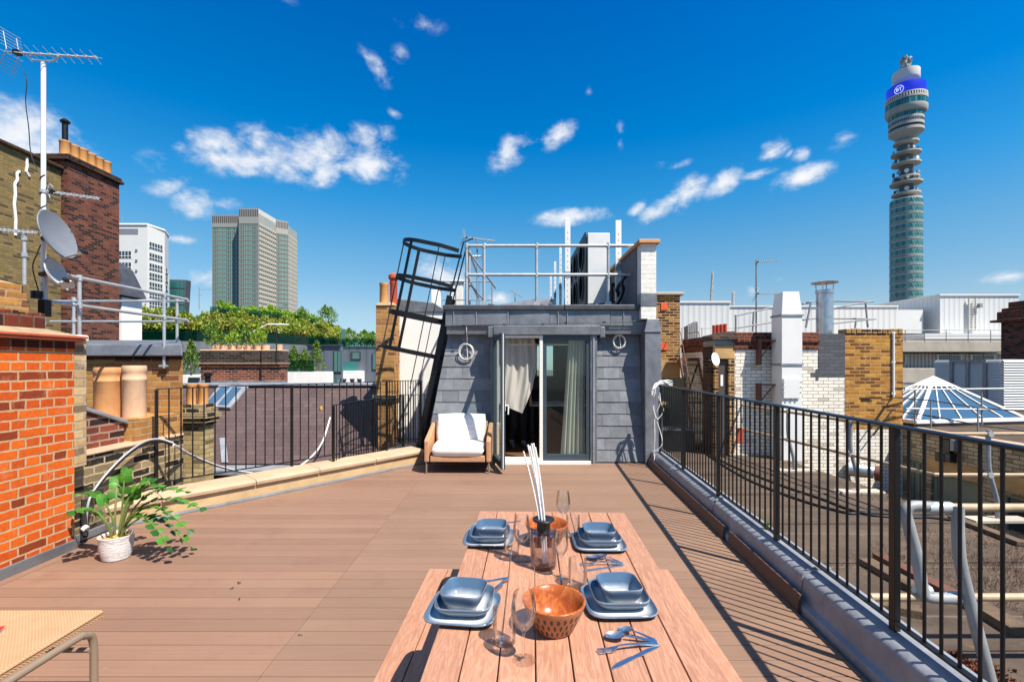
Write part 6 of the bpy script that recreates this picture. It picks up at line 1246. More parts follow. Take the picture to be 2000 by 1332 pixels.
# tubular edge protection on the lower roof
far = [P(1380, 800, 13.0), P(1560, 850, 9.3), P(1640, 875, 7.9), P(1825, 922, 5.98)]
zl, zt, gx_ = .20, .72, 5.35
GP = lambda x, y, z: Vector((x, y, z))
t = thing('edge_guard', 'weathered tube guard rail on the far side of the lower roof, turning right', 'guard rail', (5.35, 9, -.38))
for z in (zl, zt): wmb(t).tube([(4.75, 13.2, z), (5.35, 6.1, z), (5.38, 6.0, z), (5.5, 5.98, z), (9.0, 5.98, z)] , .024, 10).build('rail', MT['galv_weathered'], t, smooth=True)
for (x, y) in ((4.85, 12.1), (5.0, 10.3), (5.13, 8.75), (5.25, 7.3), (6.05, 5.98), (8.0, 5.98)):
    wmb(t).tube(smooth_path([(x, y, zt+.05), (x+.0, y, .3), (x+.08, y-.02, -.1), (x+.10, y-.02, -.36)], 4), .028, 10).build('post', MT['galv_post'], t, smooth=True)
    for z in (zl, zt): wmb(t).tube([(x, y-.04, z), (x, y+.04, z)], .036, 10).build('fitting', MT['galv'], t, smooth=True)
    wmb(t).box(x-.28, x+.45, y-.12, y+.08, -.379, -.34).build('foot_plate', MT['concrete'], t, bevel=.006)
t = thing('edge_guard', 'bulky tube guard rail crossing close beyond the near railing', 'guard rail', (2.6, 3, -.38))
r1, r2 = .69, .12; XA = P(1772, 0, 3).x
wmb(t).tube([(XA, 3, r1), (7.5, 3.0, r1)], .027, 12).build('rail', MT['galv_weathered'], t, smooth=True); wmb(t).tube([(2.28, 3, r2), (7.5, 3.0, r2)], .025, 12).build('rail', MT['galv_weathered'], t, smooth=True)
wmb(t).tube(smooth_path([(XA+.16, 3, r1+.005), (XA+.03, 3, r1+.01), (XA-.01, 3, r1-.03), (XA+.01, 3, r1-.12), (XA+.06, 2.99, .35), (XA+.08, 2.98, .18), (XA+.12, 2.98, r2+.01), (XA+.36, 2.98, r2)], 5), .034, 12).build('bent_post', MT['galv_post'], t, smooth=True)
xb = P(1862, 0, 3).x; wmb(t).tube(smooth_path([(xb, 2.97, r1+.02), (xb+.01, 2.97, .4), (xb+.06, 2.95, .1), (xb+.14, 2.9, -.37)], 5), .033, 12).build('leaning_post', MT['galv_post'], t, smooth=True)
for (x, z) in ((XA+.16, r1), (xb-.06, r1), (XA+.1, .16), (xb-.02, r2)): wmb(t).tube([(x-.04, 3, z), (x+.04, 3, z)], .038, 12).build('fitting', MT['galv'], t, smooth=True)
# cables, timber, weeds and litter on the lower roof
for lab, pts in (('black cable lying across the lower felt roof, farther one', [G(1330, 858, -.36), G(1420, 905, -.36), G(1520, 945, -.36), G(1600, 972, -.36), G(1690, 1003, -.36), G(1800, 1010, -.36)]), ('black cable lying across the lower felt roof, nearer one', [G(1352, 868, -.36), G(1440, 925, -.36), G(1540, 968, -.36), G(1650, 1000, -.36), G(1700, 1000, -.36), G(1860, 1015, -.36), G(1990, 1050, -.36)])):
    o = MB().tube(smooth_path(pts, 6), .018, 6).build('cable', MT['cable_black'], smooth=True); tag(o, lab, 'cable', 'cables on the lower roof')
def plank(label, a, b_, w_, h_, mat='timber'):
    a, b_ = G(*a, -.35), G(*b_, -.35); o = MB().bar(a, b_, w_, h_).build('plank', MT[mat], bevel=.006); tag(o, label, 'plank', 'old planks on the lower roof')
plank('long dark plank lying on the roof left of the bent tube post', (1690, 1095), (1790, 1150), .14, .06); plank('brown plank beside the dark one behind the railing post', (1715, 1085), (1860, 1160), .12, .06, 'rust_steel'); plank('pale plank under the lower tube rail near the railing', (1706, 1180), (1800, 1196), .12, .07); plank('dark plank running to the lower right corner of the roof', (1880, 1165), (1996, 1235), .16, .07); plank('grey plank at far right beneath the upper tube rail', (1860, 1010), (1998, 1062), .12, .05)
rb = random.Random(9)
def twigs(name, label, c, rx, ry, n, h, mat, sz):
    m = MB()
    for i in range(n):
        a = rb.uniform(0, 6.28); r_ = rb.random()**.8*(1 + .25*math.sin(a*5) + .18*math.sin(a*11 + 1)); p = Vector((c[0] + rx*r_*math.cos(a), c[1] + ry*r_*math.sin(a), slope_z(c[0] + rx*r_*math.cos(a)) + .0)); q = Vector((rb.uniform(-.5, .5), rb.uniform(-.5, .5), rb.uniform(.15, 1)))*h*rb.uniform(.4, 1)
        s = q.cross(Vector((rb.random()-.5, rb.random()-.5, rb.random()))).normalized()*sz
        m.add([p - s, p + s, p + q*.6 + s*.7, p + q, p + q*.6 - s*.7], [(0, 1, 2, 3, 4)])
    o = m.build(name, MT[mat]); o['kind'] = 'stuff'; o['label'] = label; o['category'] = 'weeds'
twigs('dry_weeds', 'dry brown weeds and twigs covering the right part of the lower roof', (5.0, 4.3), 1.5, 1.25, 8000, .085, 'twig', .0018)
twigs('rusty_litter', 'heap of rust red dead leaves near the leaning tube post', (2.98, 3.02), .22, .24, 1500, .035, 'rust', .008)
twigs('dry_weeds', 'straggling dry weeds along the foot of the cream wall', (6.8, 6.6), 1.2, 1.4, 3000, .10, 'twig', .003)
o = MB()
for i in range(16): o.leaf((0, 0, .01), .05, rq(rb), .5)
o = o.build('weed', MT['bright_leaf']); o.location = G(1497, 1031, .25); tag(o, 'tiny green weed growing at the foot of the right railing', 'plant')
# ------------------------------------------------------------------ far buildings
def facade(t, A, B, z0, z1, nf, nb, band=.55, gl='tower_glass', sp='brown_spandrel', fin=.25, gpart='window_band', wall='far_concrete', extra=None, limit=100):
    """curtain wall between plan points A and B: per floor a band of panes, a spandrel band, and upright fins"""
    A, B = Vector(A), Vector(B); d = (B - A); L = d.length; d.normalize(); n = Vector((d.y, -d.x)); fh = (z1 - z0)/nf
    p3 = lambda s, o, z: Vector((A.x + d.x*s + n.x*o, A.y + d.y*s + n.y*o, z))
    rest = wmb(t)
    for f in range(nf):
        zb = z0 + f*fh; zs = zb + fh*(1-band); m = wmb(t) if f >= nf - limit else rest; sm = m
        for b_ in range(nb):
            s0, s1 = L*b_/nb + .05, L*(b_+1)/nb - .05; m.add([p3(s0, .02, zs), p3(s1, .02, zs), p3(s1, .02, zb+fh), p3(s0, .02, zb+fh)], [(0, 1, 2, 3)])
        for b_ in range(nb):
            m.cur = 1; s0, s1 = L*b_/nb + L/nb*.14, L*(b_+1)/nb - L/nb*.14; sm.add([p3(s0, .03, zb+fh*.06), p3(s1, .03, zb+fh*.06), p3(s1, .03, zs-fh*.1), p3(s0, .03, zs-fh*.1)], [(0, 1, 2, 3)]); m.cur = 0
        if m is not rest: m.build(gpart, [MT[gl], MT[sp]], t)
    if rest.v: o = rest.build(gpart, [MT[gl], MT[sp]], t); o['kind'] = 'stuff'
    if fin:
        m = wmb(t)
        for b_ in range(nb+1):
            s = min(max(L*b_/nb, .1), L-.1); q = lambda o, z, e: p3(s+e, o, z)
            m.hexa([q(.01, z0, -.09), q(fin, z0, -.09), q(fin, z0, .09), q(.01, z0, .09)], [q(.01, z1, -.09), q(fin, z1, -.09), q(fin, z1, .09), q(.01, z1, .09)])
        m.build('fins', MT['fin_metal'], t)
W = lambda px, Y: Vector(((px - CX)/F*Y, Y))
t = thing('office_tower', 'tall stepped office tower with green glass bands and grey flanks, left of centre', 'tower', (-160, 330, -16)); ZT = 106.7; ZB = -16
a0, a1, a2, a3, a4, a5, a6 = W(414.6, 326), W(467, 326), W(467, 318), W(505, 318), W(539, 341), W(562.5, 346), W(580, 364)
core = [a0, a1, a2, a3, a4, a5, a6, Vector((a6.x-30, a6.y+40)), Vector((a0.x-4, a0.y+60))]
wmb(t).prism(core, ZB, ZT - 3.2).build('structure', MT['far_tan'], t); wmb(t).prism([a2, a3, a4, Vector((a4.x-22, a4.y+20)), Vector((a2.x, a2.y+30))], ZT-3.19, ZT).build('upper_storey', MT['far_concrete'], t)
z0_, nf = ZB + 3, 34; zz1 = ZT - 9
facade(t, a0, a1, z0_, zz1 - 1.5, nf, 14, .62, limit=24); facade(t, a2, a3, z0_, zz1, nf, 11, .62, limit=24)
facade(t, a3, a4, z0_, zz1, nf, 9, .40, 'far_grey', 'brown_spandrel', .5, limit=10); facade(t, a4, a5, z0_, zz1, nf, 8, .5, limit=16); facade(t, a5, a6, z0_, zz1, nf, 7, .40, 'far_grey', 'far_tan', .5, limit=10)
for (p, q, n_) in ((a0, a1, 14), (a2, a3, 11), (a4, a5, 8)):
    m = wmb(t)
    zt_ = ZT - (1.9 if p is a0 else 0 if p is a2 else .6); d = q - p
    for k in range(n_): u0, u1 = p + d*((k+.2)/n_), p + d*((k+.8)/n_); nrm = Vector((d.y, -d.x)).normalized()*.35; m.add([(u0.x+nrm.x, u0.y+nrm.y, zt_-5.4), (u1.x+nrm.x, u1.y+nrm.y, zt_-5.4), (u1.x+nrm.x, u1.y+nrm.y, zt_-.6), (u0.x+nrm.x, u0.y+nrm.y, zt_-.6)], [(0, 1, 2, 3)])
    m.build('roof_louvres', MT['brown_spandrel'], t)
for (p, q, zt_) in ((a0, a1, ZT-1.7), (a2, a3, ZT+.2), (a4, a5, ZT-.5)): m = wmb(t); d = (q-p); nn2 = Vector((d.y, -d.x)).normalized(); m.hexa([(p.x, p.y, zz1-1.2), (q.x, q.y, zz1-1.2), (q.x-nn2.x*-.3, q.y-nn2.y*-.3, zz1-1.2), (p.x-nn2.x*-.3, p.y-nn2.y*-.3, zz1-1.2)][::-1], [(p.x, p.y, zt_), (q.x, q.y, zt_), (q.x+nn2.x*.3, q.y+nn2.y*.3, zt_), (p.x+nn2.x*.3, p.y+nn2.y*.3, zt_)][::-1]); m.build('crown_band', MT['fin_metal'], t)
wmb(t).box(a1.x-9, a1.x+3, 336, 350, ZT-4, ZT+.8).build('plant_room', MT['far_white'], t)
# white office block
t = thing('office_building', 'white office block with gridded window bays beyond the brown chimney', 'building', (-118, 152, -16)); YW = 150
b0, b1, b2, b3 = W(150, 150), W(288, 150), W(322, 157), W(329, 163); zt0 = 46.0
m = wmb(t); pl = [b0, b1, b2, b3, Vector((-141, 190)), Vector((-175, 190))]; m.prism(pl, -16, zt0); m.build('structure', MT['far_white'], t)
wmb(t).prism([p*1.0 for p in [b0 + Vector((0, -.3)), b1 + Vector((0, -.3)), b2 + Vector((.3, -.3)), b3 + Vector((.3, 0)), Vector((-141, 190.3)), Vector((-175, 190.3))]], zt0+.01, zt0+.5).build('parapet', MT['white_paint'], t)
def bay(t, A, B, zs, nb, name='window', rec=.25):
    A, B = Vector(A), Vector(B); d = (B-A); L = d.length; d.normalize(); n = Vector((d.y, -d.x)); p3 = lambda s, o, z: (A.x + d.x*s + n.x*o, A.y + d.y*s + n.y*o, z)
    for (z0, z1) in zs:
        m = wmb(t); m.hexa([p3(0, -.05, z0), p3(L, -.05, z0), p3(L, .06, z0), p3(0, .06, z0)][::-1], [p3(0, -.05, z1), p3(L, -.05, z1), p3(L, .06, z1), p3(0, .06, z1)][::-1]); w_ = m.build(name, MT['dark_window'], t)
        m = wmb(t)
        for k in range(nb+1): s = L*k/nb; m.hexa([p3(s-.07, .05, z0), p3(s+.07, .05, z0), p3(s+.07, .14, z0), p3(s-.07, .14, z0)][::-1], [p3(s-.07, .05, z1), p3(s+.07, .05, z1), p3(s+.07, .14, z1), p3(s-.07, .14, z1)][::-1])
        zm = lerp(z0, z1, .35); m.hexa([p3(0, .05, zm-.1), p3(L, .05, zm-.1), p3(L, .18, zm-.1), p3(0, .18, zm-.1)][::-1], [p3(0, .05, zm+.1), p3(L, .05, zm+.1), p3(L, .18, zm+.1), p3(0, .18, zm+.1)][::-1]); m.build('mullions', MT['far_white'], w_)
zp = lambda y, Y=150: EYE + (HY-y)/F*Y
bay(t, W(225.5, 150), W(257, 150), [(zp(y+14), zp(y)) for y in (491, 513, 531, 548, 565, 583, 600, 618, 636)], 5); bay(t, b1 + (b2-b1)*.08, b1 + (b2-b1)*.85, [(zp(y+13, 153), zp(y, 153)) for y in (476, 497, 517, 535, 553, 571, 589, 607, 625)], 5); bay(t, b2 + (b3-b2)*.1, b2 + (b3-b2)*.75, [(zp(y+13, 160), zp(y, 160)) for y in (525, 541, 558, 575, 592, 610)], 1)
m = wmb(t); [m.box(W(150, 150).x, W(270, 150).x, 149.9, 149.98, zp(y+2.5), zp(y)) for y in (447, 451, 455)]; m.build('louvres', MT['galv_post'], t)
m = wmb(t); [m.box(W(265, 150).x, W(269, 150).x, 149.7, 149.98, zp(y+3), zp(y)) for y in (487, 507, 527, 547)]; m.build('lamp_brackets', MT['galv_post'], t)
m = wmb(t); m.tube([P(214, 428, 150), P(238, 427, 150)], .25, 6); m.tube([P(230, 440, 150), P(231, 425, 150)], .2, 6); m.build('roof_mast', MT['galv_post'], t)
t = thing('glass_building', 'dark green slanted glass office building between white block and tower', 'building', (-125, 170, -16)); g0, g1, g2 = W(331, 168), W(364, 170), W(361, 172)
m = wmb(t); m.hexa([(g0.x, 168, -16), (g2.x-1, 170, -16), (g2.x-1, 172.5, -16), (g0.x, 172.5, -16)], [(g0.x, 168, zp(546, 168)), (g1.x, 170, zp(547, 170)), (g1.x, 172.5, zp(547, 170)), (g0.x, 172.5, zp(546, 168))]); m.build('structure', MT['far_dark'], t); facade(t, W(331.5, 167.7), W(361, 169.7), -10, zp(549, 168), 14, 8, .8, 'deep_glass', 'far_dark', 0); wmb(t).box(W(333, 175).x, W(342, 175).x, 170, 172, 30, zp(538, 175)).build('plant_room', MT['far_grey'], t)
# round communications tower
TX, TY = (1769.5-CX)/F*260, 260.0; tz = lambda y: EYE + (HY - y)/F*260; pr = lambda r: r/F*260/1.29
t = thing('communications_tower', 'tall round communications tower with blue screen band at right', 'tower', (TX, TY, -16)); C0 = (TX, TY, 0)
lt = lambda name, prof, mat, n=48: wmb(t).lathe([(pr(r), tz(y)) for r, y in prof], C0, n).build(name, MT[mat], t, smooth=True, sharp=30)
wmb(t).lathe([(pr(32), -16), (pr(32), tz(391))], C0, 48).build('shaft', MT['far_concrete'], t, smooth=True, sharp=30)
for k in range(30):
    y0_ = 392 + k*16.3; m = wmb(t); n = 30
    za, zb_, zc, zd = tz(y0_+1.5), tz(y0_+9.8), tz(y0_+10.6), tz(y0_+15.8)
    for j in range(n):
        a, c = 2*math.pi*(j+.08)/n, 2*math.pi*(j+.92)/n; r_ = pr(33)
        m.add([(TX + r_*math.cos(a), TY + r_*math.sin(a), zb_), (TX + r_*math.cos(c), TY + r_*math.sin(c), zb_), (TX + r_*math.cos(c), TY + r_*math.sin(c), za), (TX + r_*math.cos(a), TY + r_*math.sin(a), za)], [(0, 1, 2, 3)])
    if za > -2: m.build('window_band', MT['teal_glass'], t)
    if za > -2: wmb(t).lathe([(pr(32.1), zd), (pr(33.15), zd), (pr(33.15), zc), (pr(32.1), zc)], C0, 48).build('floor_band', MT['tower_band'], t)
lt('neck', [(14, 392), (14, 275)], 'tower_core', 24)
for (r_, ya, yb_) in ((29.5, 391, 379), (33, 371, 358), (27, 352, 347), (29.6, 331, 320), (30.5, 312, 300), (26, 286, 279)): lt('disc', [(13.9, yb_+5), (r_*.75, yb_+4.2), (r_, yb_+3), (r_, yb_), (13.9, yb_)], 'tower_concrete')
rb = random.Random(21)
for (ya, yb_, n_) in ((376, 371, 10), (357, 345, 14), (345, 332, 10), (319, 313, 8), (299, 288, 8)):
    for k in range(n_):
        a = 2*math.pi*k/n_ + rb.random()*.3; r_ = pr(20 + rb.uniform(0, 5)); s_ = rb.uniform(.5, 1.2); zc = tz(lerp(ya, yb_, .4)); c = Vector((TX + r_*math.cos(a), TY + r_*math.sin(a), zc))
        m = wmb(t); m.tube([c, c + Vector((math.cos(a), math.sin(a), 0))*.8], [s_*.5, s_], 10); m.tube([c - Vector((0, 0, 1.4)), c + Vector((0, 0, 1.2))], .15, 5); m.build('dish', MT[('far_white', 'far_dark', 'galv_post')[k % 3]], t)
lt('pod_base', [(14, 277), (27, 268), (35.5, 262), (35.5, 257), (34, 256.9)], 'tower_concrete'); lt('dark_gap', [(33, 256.8), (33, 252)], 'far_dark')
lt('pod_drum', [(33.5, 251.9), (35.2, 251.5), (35.2, 240), (35.5, 239.9), (35.5, 236)], 'tower_concrete'); 
m = wmb(t)
for j in range(60): a, c = 2*math.pi*(j+.2)/60, 2*math.pi*(j+.8)/60; r_ = pr(35.6); m.add([(TX + r_*math.cos(a), TY + r_*math.sin(a), tz(246)), (TX + r_*math.cos(c), TY + r_*math.sin(c), tz(246)), (TX + r_*math.cos(c), TY + r_*math.sin(c), tz(241)), (TX + r_*math.cos(a), TY + r_*math.sin(a), tz(241))], [(0, 1, 2, 3)])
m.build('pod_windows', MT['dark_window'], t)
def ring_glass(name, r0, ya, yb_, mat, n):
    m = wmb(t)
    for j in range(n): a, c = 2*math.pi*(j+.06)/n, 2*math.pi*(j+.94)/n; r_ = pr(r0); m.add([(TX + r_*math.cos(a), TY + r_*math.sin(a), tz(ya)), (TX + r_*math.cos(c), TY + r_*math.sin(c), tz(ya)), (TX + r_*math.cos(c), TY + r_*math.sin(c), tz(yb_)), (TX + r_*math.cos(a), TY + r_*math.sin(a), tz(yb_))], [(0, 1, 2, 3)])
    m.build(name, MT[mat], t)
lt('window_drum', [(35.5, 235.9), (35.5, 228)], 'far_dark'); ring_glass('window_ring', 35.8, 235, 228.5, 'teal_glass', 40)
lt('ledge', [(36, 228), (40, 226), (42.6, 221), (42.6, 215.5), (41, 215.4)], 'tower_concrete'); lt('window_drum', [(41.2, 215.3), (41.2, 204)], 'far_dark'); ring_glass('window_ring', 41.6, 214.8, 205, 'teal_glass', 44)
lt('colonnade', [(41.6, 204), (42, 203.8), (42, 200), (39, 199.9), (39, 194)], 'tower_concrete')
for j in range(48): a = 2*math.pi*j/48; c = Vector((TX + pr(41)*math.cos(a), TY + pr(41)*math.sin(a), 0)); wmb(t).box(c.x-.22, c.x+.22, c.y-.22, c.y+.22, tz(200), tz(194.5)).build('column', MT['far_concrete'], t)
lt('colonnade_top', [(42, 194.4), (42, 192.5), (38, 192.4)], 'far_concrete')
lt('led_band', [(39.3, 192.3), (39.5, 192), (39.5, 172.5), (38, 172.4), (14, 172.3)], 'led_blue')
lt('roof_neck', [(18, 172.2), (18, 166)], 'far_dark'); lt('roof_drum', [(18, 166), (26, 161), (28, 157), (28, 142), (26.5, 141.9), (0, 141.8)], 'far_white')
wmb(t).tube([(TX, TY, tz(142)), (TX, TY, tz(108))], .5, 8).build('mast', MT['galv_post'], t)
m = wmb(t)
for k in range(26): a = rb.random()*6.28; z = tz(rb.uniform(113, 135)); m.obox((TX + 2.0*math.cos(a), TY + 2.0*math.sin(a), z), (1.2, 1.2, 1.0), (a, a, a)); m.tube([(TX, TY, z), (TX + 2.0*math.cos(a), TY + 2.0*math.sin(a), z)], .15, 5)
m.build('mast_aerials', MT['galv_post'], t)
# lettering and ring on the screen
fc = bpy.data.curves.new('screen_letters', 'FONT'); fc.body = 'BT'; fc.align_x = 'CENTER'; fc.align_y = 'CENTER'; fc.size = 2.4; fc.offset = .06
fo = bpy.data.objects.new('tmp_text', fc); scene.collection.objects.link(fo); bpy.context.view_layer.update()
tm = bpy.data.meshes.new_from_object(fo.evaluated_get(bpy.context.evaluated_depsgraph_get())); bpy.data.objects.remove(fo)
fa = math.atan2(-TY, -TX) - R(20); rl = pr(39.5) + .06; zl_ = tz(184.5)
wrap = lambda x, y, o=0: Vector((TX + (rl+o)*math.cos(fa + x/rl), TY + (rl+o)*math.sin(fa + x/rl), zl_ + y)) - t.location
for v in tm.vertices: v.co = wrap(v.co.x, v.co.y)
o = bpy.data.objects.new('screen_letters', tm); scene.collection.objects.link(o); tm.materials.append(MT['led_white']); o.parent = t
m = MB(); n = 48; m.add([wrap(r_*math.cos(2*math.pi*j/n), r_*math.sin(2*math.pi*j/n)) for r_ in (1.9, 2.2) for j in range(n)], [(j, (j+1) % n, n+(j+1) % n, n+j) for j in range(n)]); m.build('screen_ring', MT['led_white'], t)
# white clad plant rooms and concrete block behind the right-hand roofs
t = thing('industrial_building', 'long white clad plant building behind the white duct, centre right', 'building', (20, 46, -16)); zq = lambda y, Y=46: EYE + (HY-y)/F*Y; xq = lambda p, Y=46: (p-CX)/F*Y
wmb(t).box(xq(1290), xq(1425), 46, 60, -16, zq(592)).build('tall_block', MT['white_cladding'], t); wmb(t).box(xq(1425)+.01, xq(1760), 46.4, 60, -16, zq(599)).build('long_block', MT['white_cladding'], t)
wmb(t).box(xq(1290)-.1, xq(1425)+.1, 45.9, 60, zq(592)+.01, zq(588)).build('coping', MT['far_white'], t); wmb(t).box(xq(1425)+.11, xq(1760), 46.3, 60, zq(599)+.01, zq(596)).build('coping', MT['far_white'], t)
m = wmb(t); [m.tube([P(x0_, y_, 44), P(x1_, y_, 44)], .04, 5) for (x0_, x1_, y_) in ((1328, 1440, 641), (1328, 1440, 662))]; [m.tube([P(x_, 680, 44), P(x_, 640, 44)], .04, 5) for x_ in (1332, 1362, 1371, 1410, 1438)]; m.build('guard_rail', MT['galv_post'], t)
wmb(t).box(xq(1300), xq(1440), 43.5, 45.8, -16, zq(664)).build('lower_storey', MT['ribbed_concrete'], t)
t = thing('industrial_building', 'white clad rooftop block with a wall ladder below the round tower', 'building', (45, 52, -16)); Yr = 52; zr = lambda y: zq(y, Yr); xr_ = lambda p: xq(p, Yr)
wmb(t).box(xr_(1836), xr_(1990), Yr, Yr+26, -16, zr(578)).build('high_block', MT['white_cladding'], t); wmb(t).box(xr_(1836)-.1, xr_(1991), Yr-.12, Yr+26.1, zr(578)+.01, zr(574.5)).build('coping', MT['far_white'], t)
wmb(t).box(xr_(1700), xr_(1836)-.01, Yr+2, Yr+20, -16, zr(604)).build('low_block', MT['white_cladding'], t); wmb(t).box(xr_(1700), xr_(1818), Yr+1.0, Yr+1.99, zr(650), zr(603)).build('front_panel', MT['far_white'], t)
m = wmb(t); m.box(xr_(1888), xr_(1889.5), Yr-.3, Yr-.15, zr(645), zr(583)); m.box(xr_(1901), xr_(1902.5), Yr-.3, Yr-.15, zr(645), zr(583)); [m.box(xr_(1889.5), xr_(1901), Yr-.28, Yr-.18, zr(y_), zr(y_-1)) for y_ in range(588, 645, 5)]; m.build('wall_ladder', MT['far_grey'], t)
m = wmb(t); m.box(xr_(1904), xr_(1909), Yr-.6, Yr-.1, zr(602), zr(594)); m.build('wall_lamp', MT['galv_post'], t); wmb(t).box(xr_(1760), xr_(1960), Yr-3, Yr-.01, zr(665), zr(655)).build('white_upstand', MT['far_white'], t)
m = wmb(t); [m.box(xr_(a_), xr_(b__), Yr-2.8, Yr-.2, zr(664), zr(y_)) for a_, b__, y_ in ((1766, 1782, 655), (1788, 1814, 654))]; m.build('plant_units', MT['far_dark'], t)
t = thing('concrete_building', 'concrete building with ribbed storey and paired windows behind the skylight', 'building', (35, 38, -16)); Yc = 38; zc = lambda y: zq(y, Yc); xc = lambda p: xq(p, Yc)
wmb(t).box(xc(1690), xc(2010), Yc+.5, Yc+9, -16, zc(690)).build('storey', MT['ribbed_concrete'], t); wmb(t).box(xc(1690), xc(2010), Yc-.5, Yc+9, zc(688), zc(666)).build('parapet', MT['concrete'], t, bevel=.05); wmb(t).box(xc(1690), xc(2010), Yc-.3, Yc+.49, -16, zc(719)).build('ledge', MT['concrete'], t, bevel=.05)
for (a_, b__) in ((1766, 1775), (1842, 1861), (1865, 1884), (1908, 1927), (1931, 1950)):
    f_ = wmb(t); f_.box(xc(a_)-.12, xc(b__)+.12, Yc+.35, Yc+.49, zc(710), zc(692)); f_ = f_.build('window', MT['far_white'], t); wmb(t).box(xc(a_), xc(b__), Yc+.32, Yc+.345, zc(709), zc(693.5)).build('pane', MT['dark_window'], f_)
m = wmb(t); [m.tube([P(x0_, y_, 36), P(x1_, y_, 36)], .03, 5) for x0_, x1_, y_ in ((1755, 1958, 645), (1755, 1958, 656))]; [m.tube([P(x_, 668, 36), P(x_, 644, 36)], .03, 5) for x_ in (1768, 1806, 1848, 1891, 1935)]; m.build('roof_rail', MT['galv_post'], t)
t = thing('plant_enclosure', 'louvred metal plant enclosure with double doors behind the pyramid skylight', 'enclosure', (15.6, 15, .1)); k0 = Vector((15.6, 15.0)); k1 = Vector((16.2, 18.0)); k2 = Vector((21.0, 15.6)); zE = 1.77
wmb(t).prism([k0, k2, Vector((21, 18)), k1], .15, zE - .03).build('core', MT['far_dark'], t)
def louv(a, b_, s0=0, s1=1):
    d = (b_-a); n = Vector((d.y, -d.x)).normalized(); 
    m = wmb(t); z = .2
    A, B = a + d*s0, a + d*s1
    while z < zE - .06: m.hexa([(A.x, A.y, z), (B.x, B.y, z), (B.x+n.x*.07, B.y+n.y*.07, z-.015), (A.x+n.x*.07, A.y+n.y*.07, z-.015)], [(A.x, A.y, z+.065), (B.x, B.y, z+.065), (B.x+n.x*.02, B.y+n.y*.02, z+.06), (A.x+n.x*.02, A.y+n.y*.02, z+.06)]); z += .083
    return m
louv(k1, k0, 0, 1).build('louvre_panel', MT['far_white'], t); louv(k0, k2).build('louvre_panel', MT['far_white'], t)
d = k0 - k1; n = Vector((-.98, .2)); m = wmb(t)
for s in (.30, .55, .80):
    for e in (0, .05): c = k1 + d*(s+e*.5) + n*.09; m.box(c.x-.012, c.x+.012, c.y-.03, c.y+.03, .2, zE)
c0_, c1_ = k1 + d*.29 + n*.09, k1 + d*.83 + n*.09; m.bar((c0_.x, c0_.y, zE-.05), (c1_.x, c1_.y, zE-.05), .05, .09); m.build('door_frame', MT['galv_post'], t)
t = thing('chimney_stack', 'dark red brick chimney stack with corbelled top at the right edge', 'chimney', (19, 17.5, .1)); X7 = lambda p: (p-CX)/F*18 + .95; Z7 = lambda y: EYE + (HY-y)/F*18
wmb(t).box(X7(1957), X7(2040), 18, 18.95, -1, Z7(626)).build('brickwork', MT['brown_brick'], t); m = wmb(t); m.box(X7(1941), X7(2050), 17.75, 19.1, Z7(626)+.002, Z7(621)); m.box(X7(1953), X7(2045), 17.9, 19.05, Z7(621)+.002, Z7(604)); m.box(X7(1960), X7(2045), 17.96, 19.0, Z7(604)+.002, Z7(597)); m.box(X7(1974), X7(2045), 18.1, 19.0, Z7(597)+.002, Z7(584)); m.build('corbelling', MT['red_cornice'], t, bevel=.02)
for (px, y0_, y1_, lb) in ((1384, 640, 530, 'taller faint white tower crane far behind the white clad building'), (1430, 640, 568, 'shorter faint white tower crane far behind the white clad building')):
    t = thing('tower_crane', lb, 'crane', P(px, 700, 420)); a, b_ = P(px, 700, 420), P(px + (8 if px < 1400 else 2), y1_, 420); s_ = 1.1; m = wmb(t)
    for dx, dy in ((-s_, -s_), (s_, -s_), (s_, s_), (-s_, s_)): m.tube([a + Vector((dx, dy, 0)), b_ + Vector((dx*.5, dy*.5, 0))], .28, 4)
    for k in range(14): u, v = lerp(a, b_, k/14), lerp(a, b_, (k+1)/14); q_ = s_*(1 if k % 2 else -1)*lerp(1, .5, k/14); m.tube([u + Vector((q_, -s_, 0)), v + Vector((-q_, -s_*.5, 0))], .2, 4)
    m.build('jib', MT['far_grey'], t); m = wmb(t); m.box(a.x-2, a.x+2, 418, 422, -16, a.z+2); m.build('mast', MT['far_grey'], t)
# ------------------------------------------------------------------ left: yellow wall, brown chimney, dormer
t = thing('brick_building', 'tall yellow stock brick side wall at the far left edge', 'building', (-13.6, 12, -8)); wmb(t).box(-20, -13.5, 8, 14.1, -8, 7.42).build('brickwork', MT['yellow_wall_brick'], t); wmb(t).box(-20, -13.4, 8, 14.12, 7.421, 7.52).build('coping', MT['dark_brown_brick'], t, bevel=.02)
wp = lambda px, py: Vector((-13.49, -13.49*F/(px-CX), EYE + (HY-py)/F*(-13.49*F/(px-CX)))); m = wmb(t)
for pts in ([(38, 335), (33, 340), (34, 352), (29, 360), (30, 380), (28, 400), (31, 430), (30, 460)], [(52, 308), (53, 325), (51, 335), (57, 345)]): m.tube([wp(*p) for p in pts], .035, 6)
m.build('repair_seam', MT['white_paint'], t)
t = thing('chimney_stack', 'broad dark red brick chimney carrying a row of orange pots at left', 'chimney', (-13.8, 15, -8)); wmb(t).box(-15.2, -13.3, 14.11, 15.95, -8, 7.70).build('brickwork', MT['brown_brick'], t); m = wmb(t); m.box(-15.3, -13.2, 14.0, 16.05, 7.701, 7.80); m.box(-15.25, -13.24, 14.05, 16.0, 7.801, 7.90); m.build('cap', MT['dark_brown_brick'], t, bevel=.02)
ords = ('nearest', 'second', 'third', 'fourth', 'fifth', 'farthest')
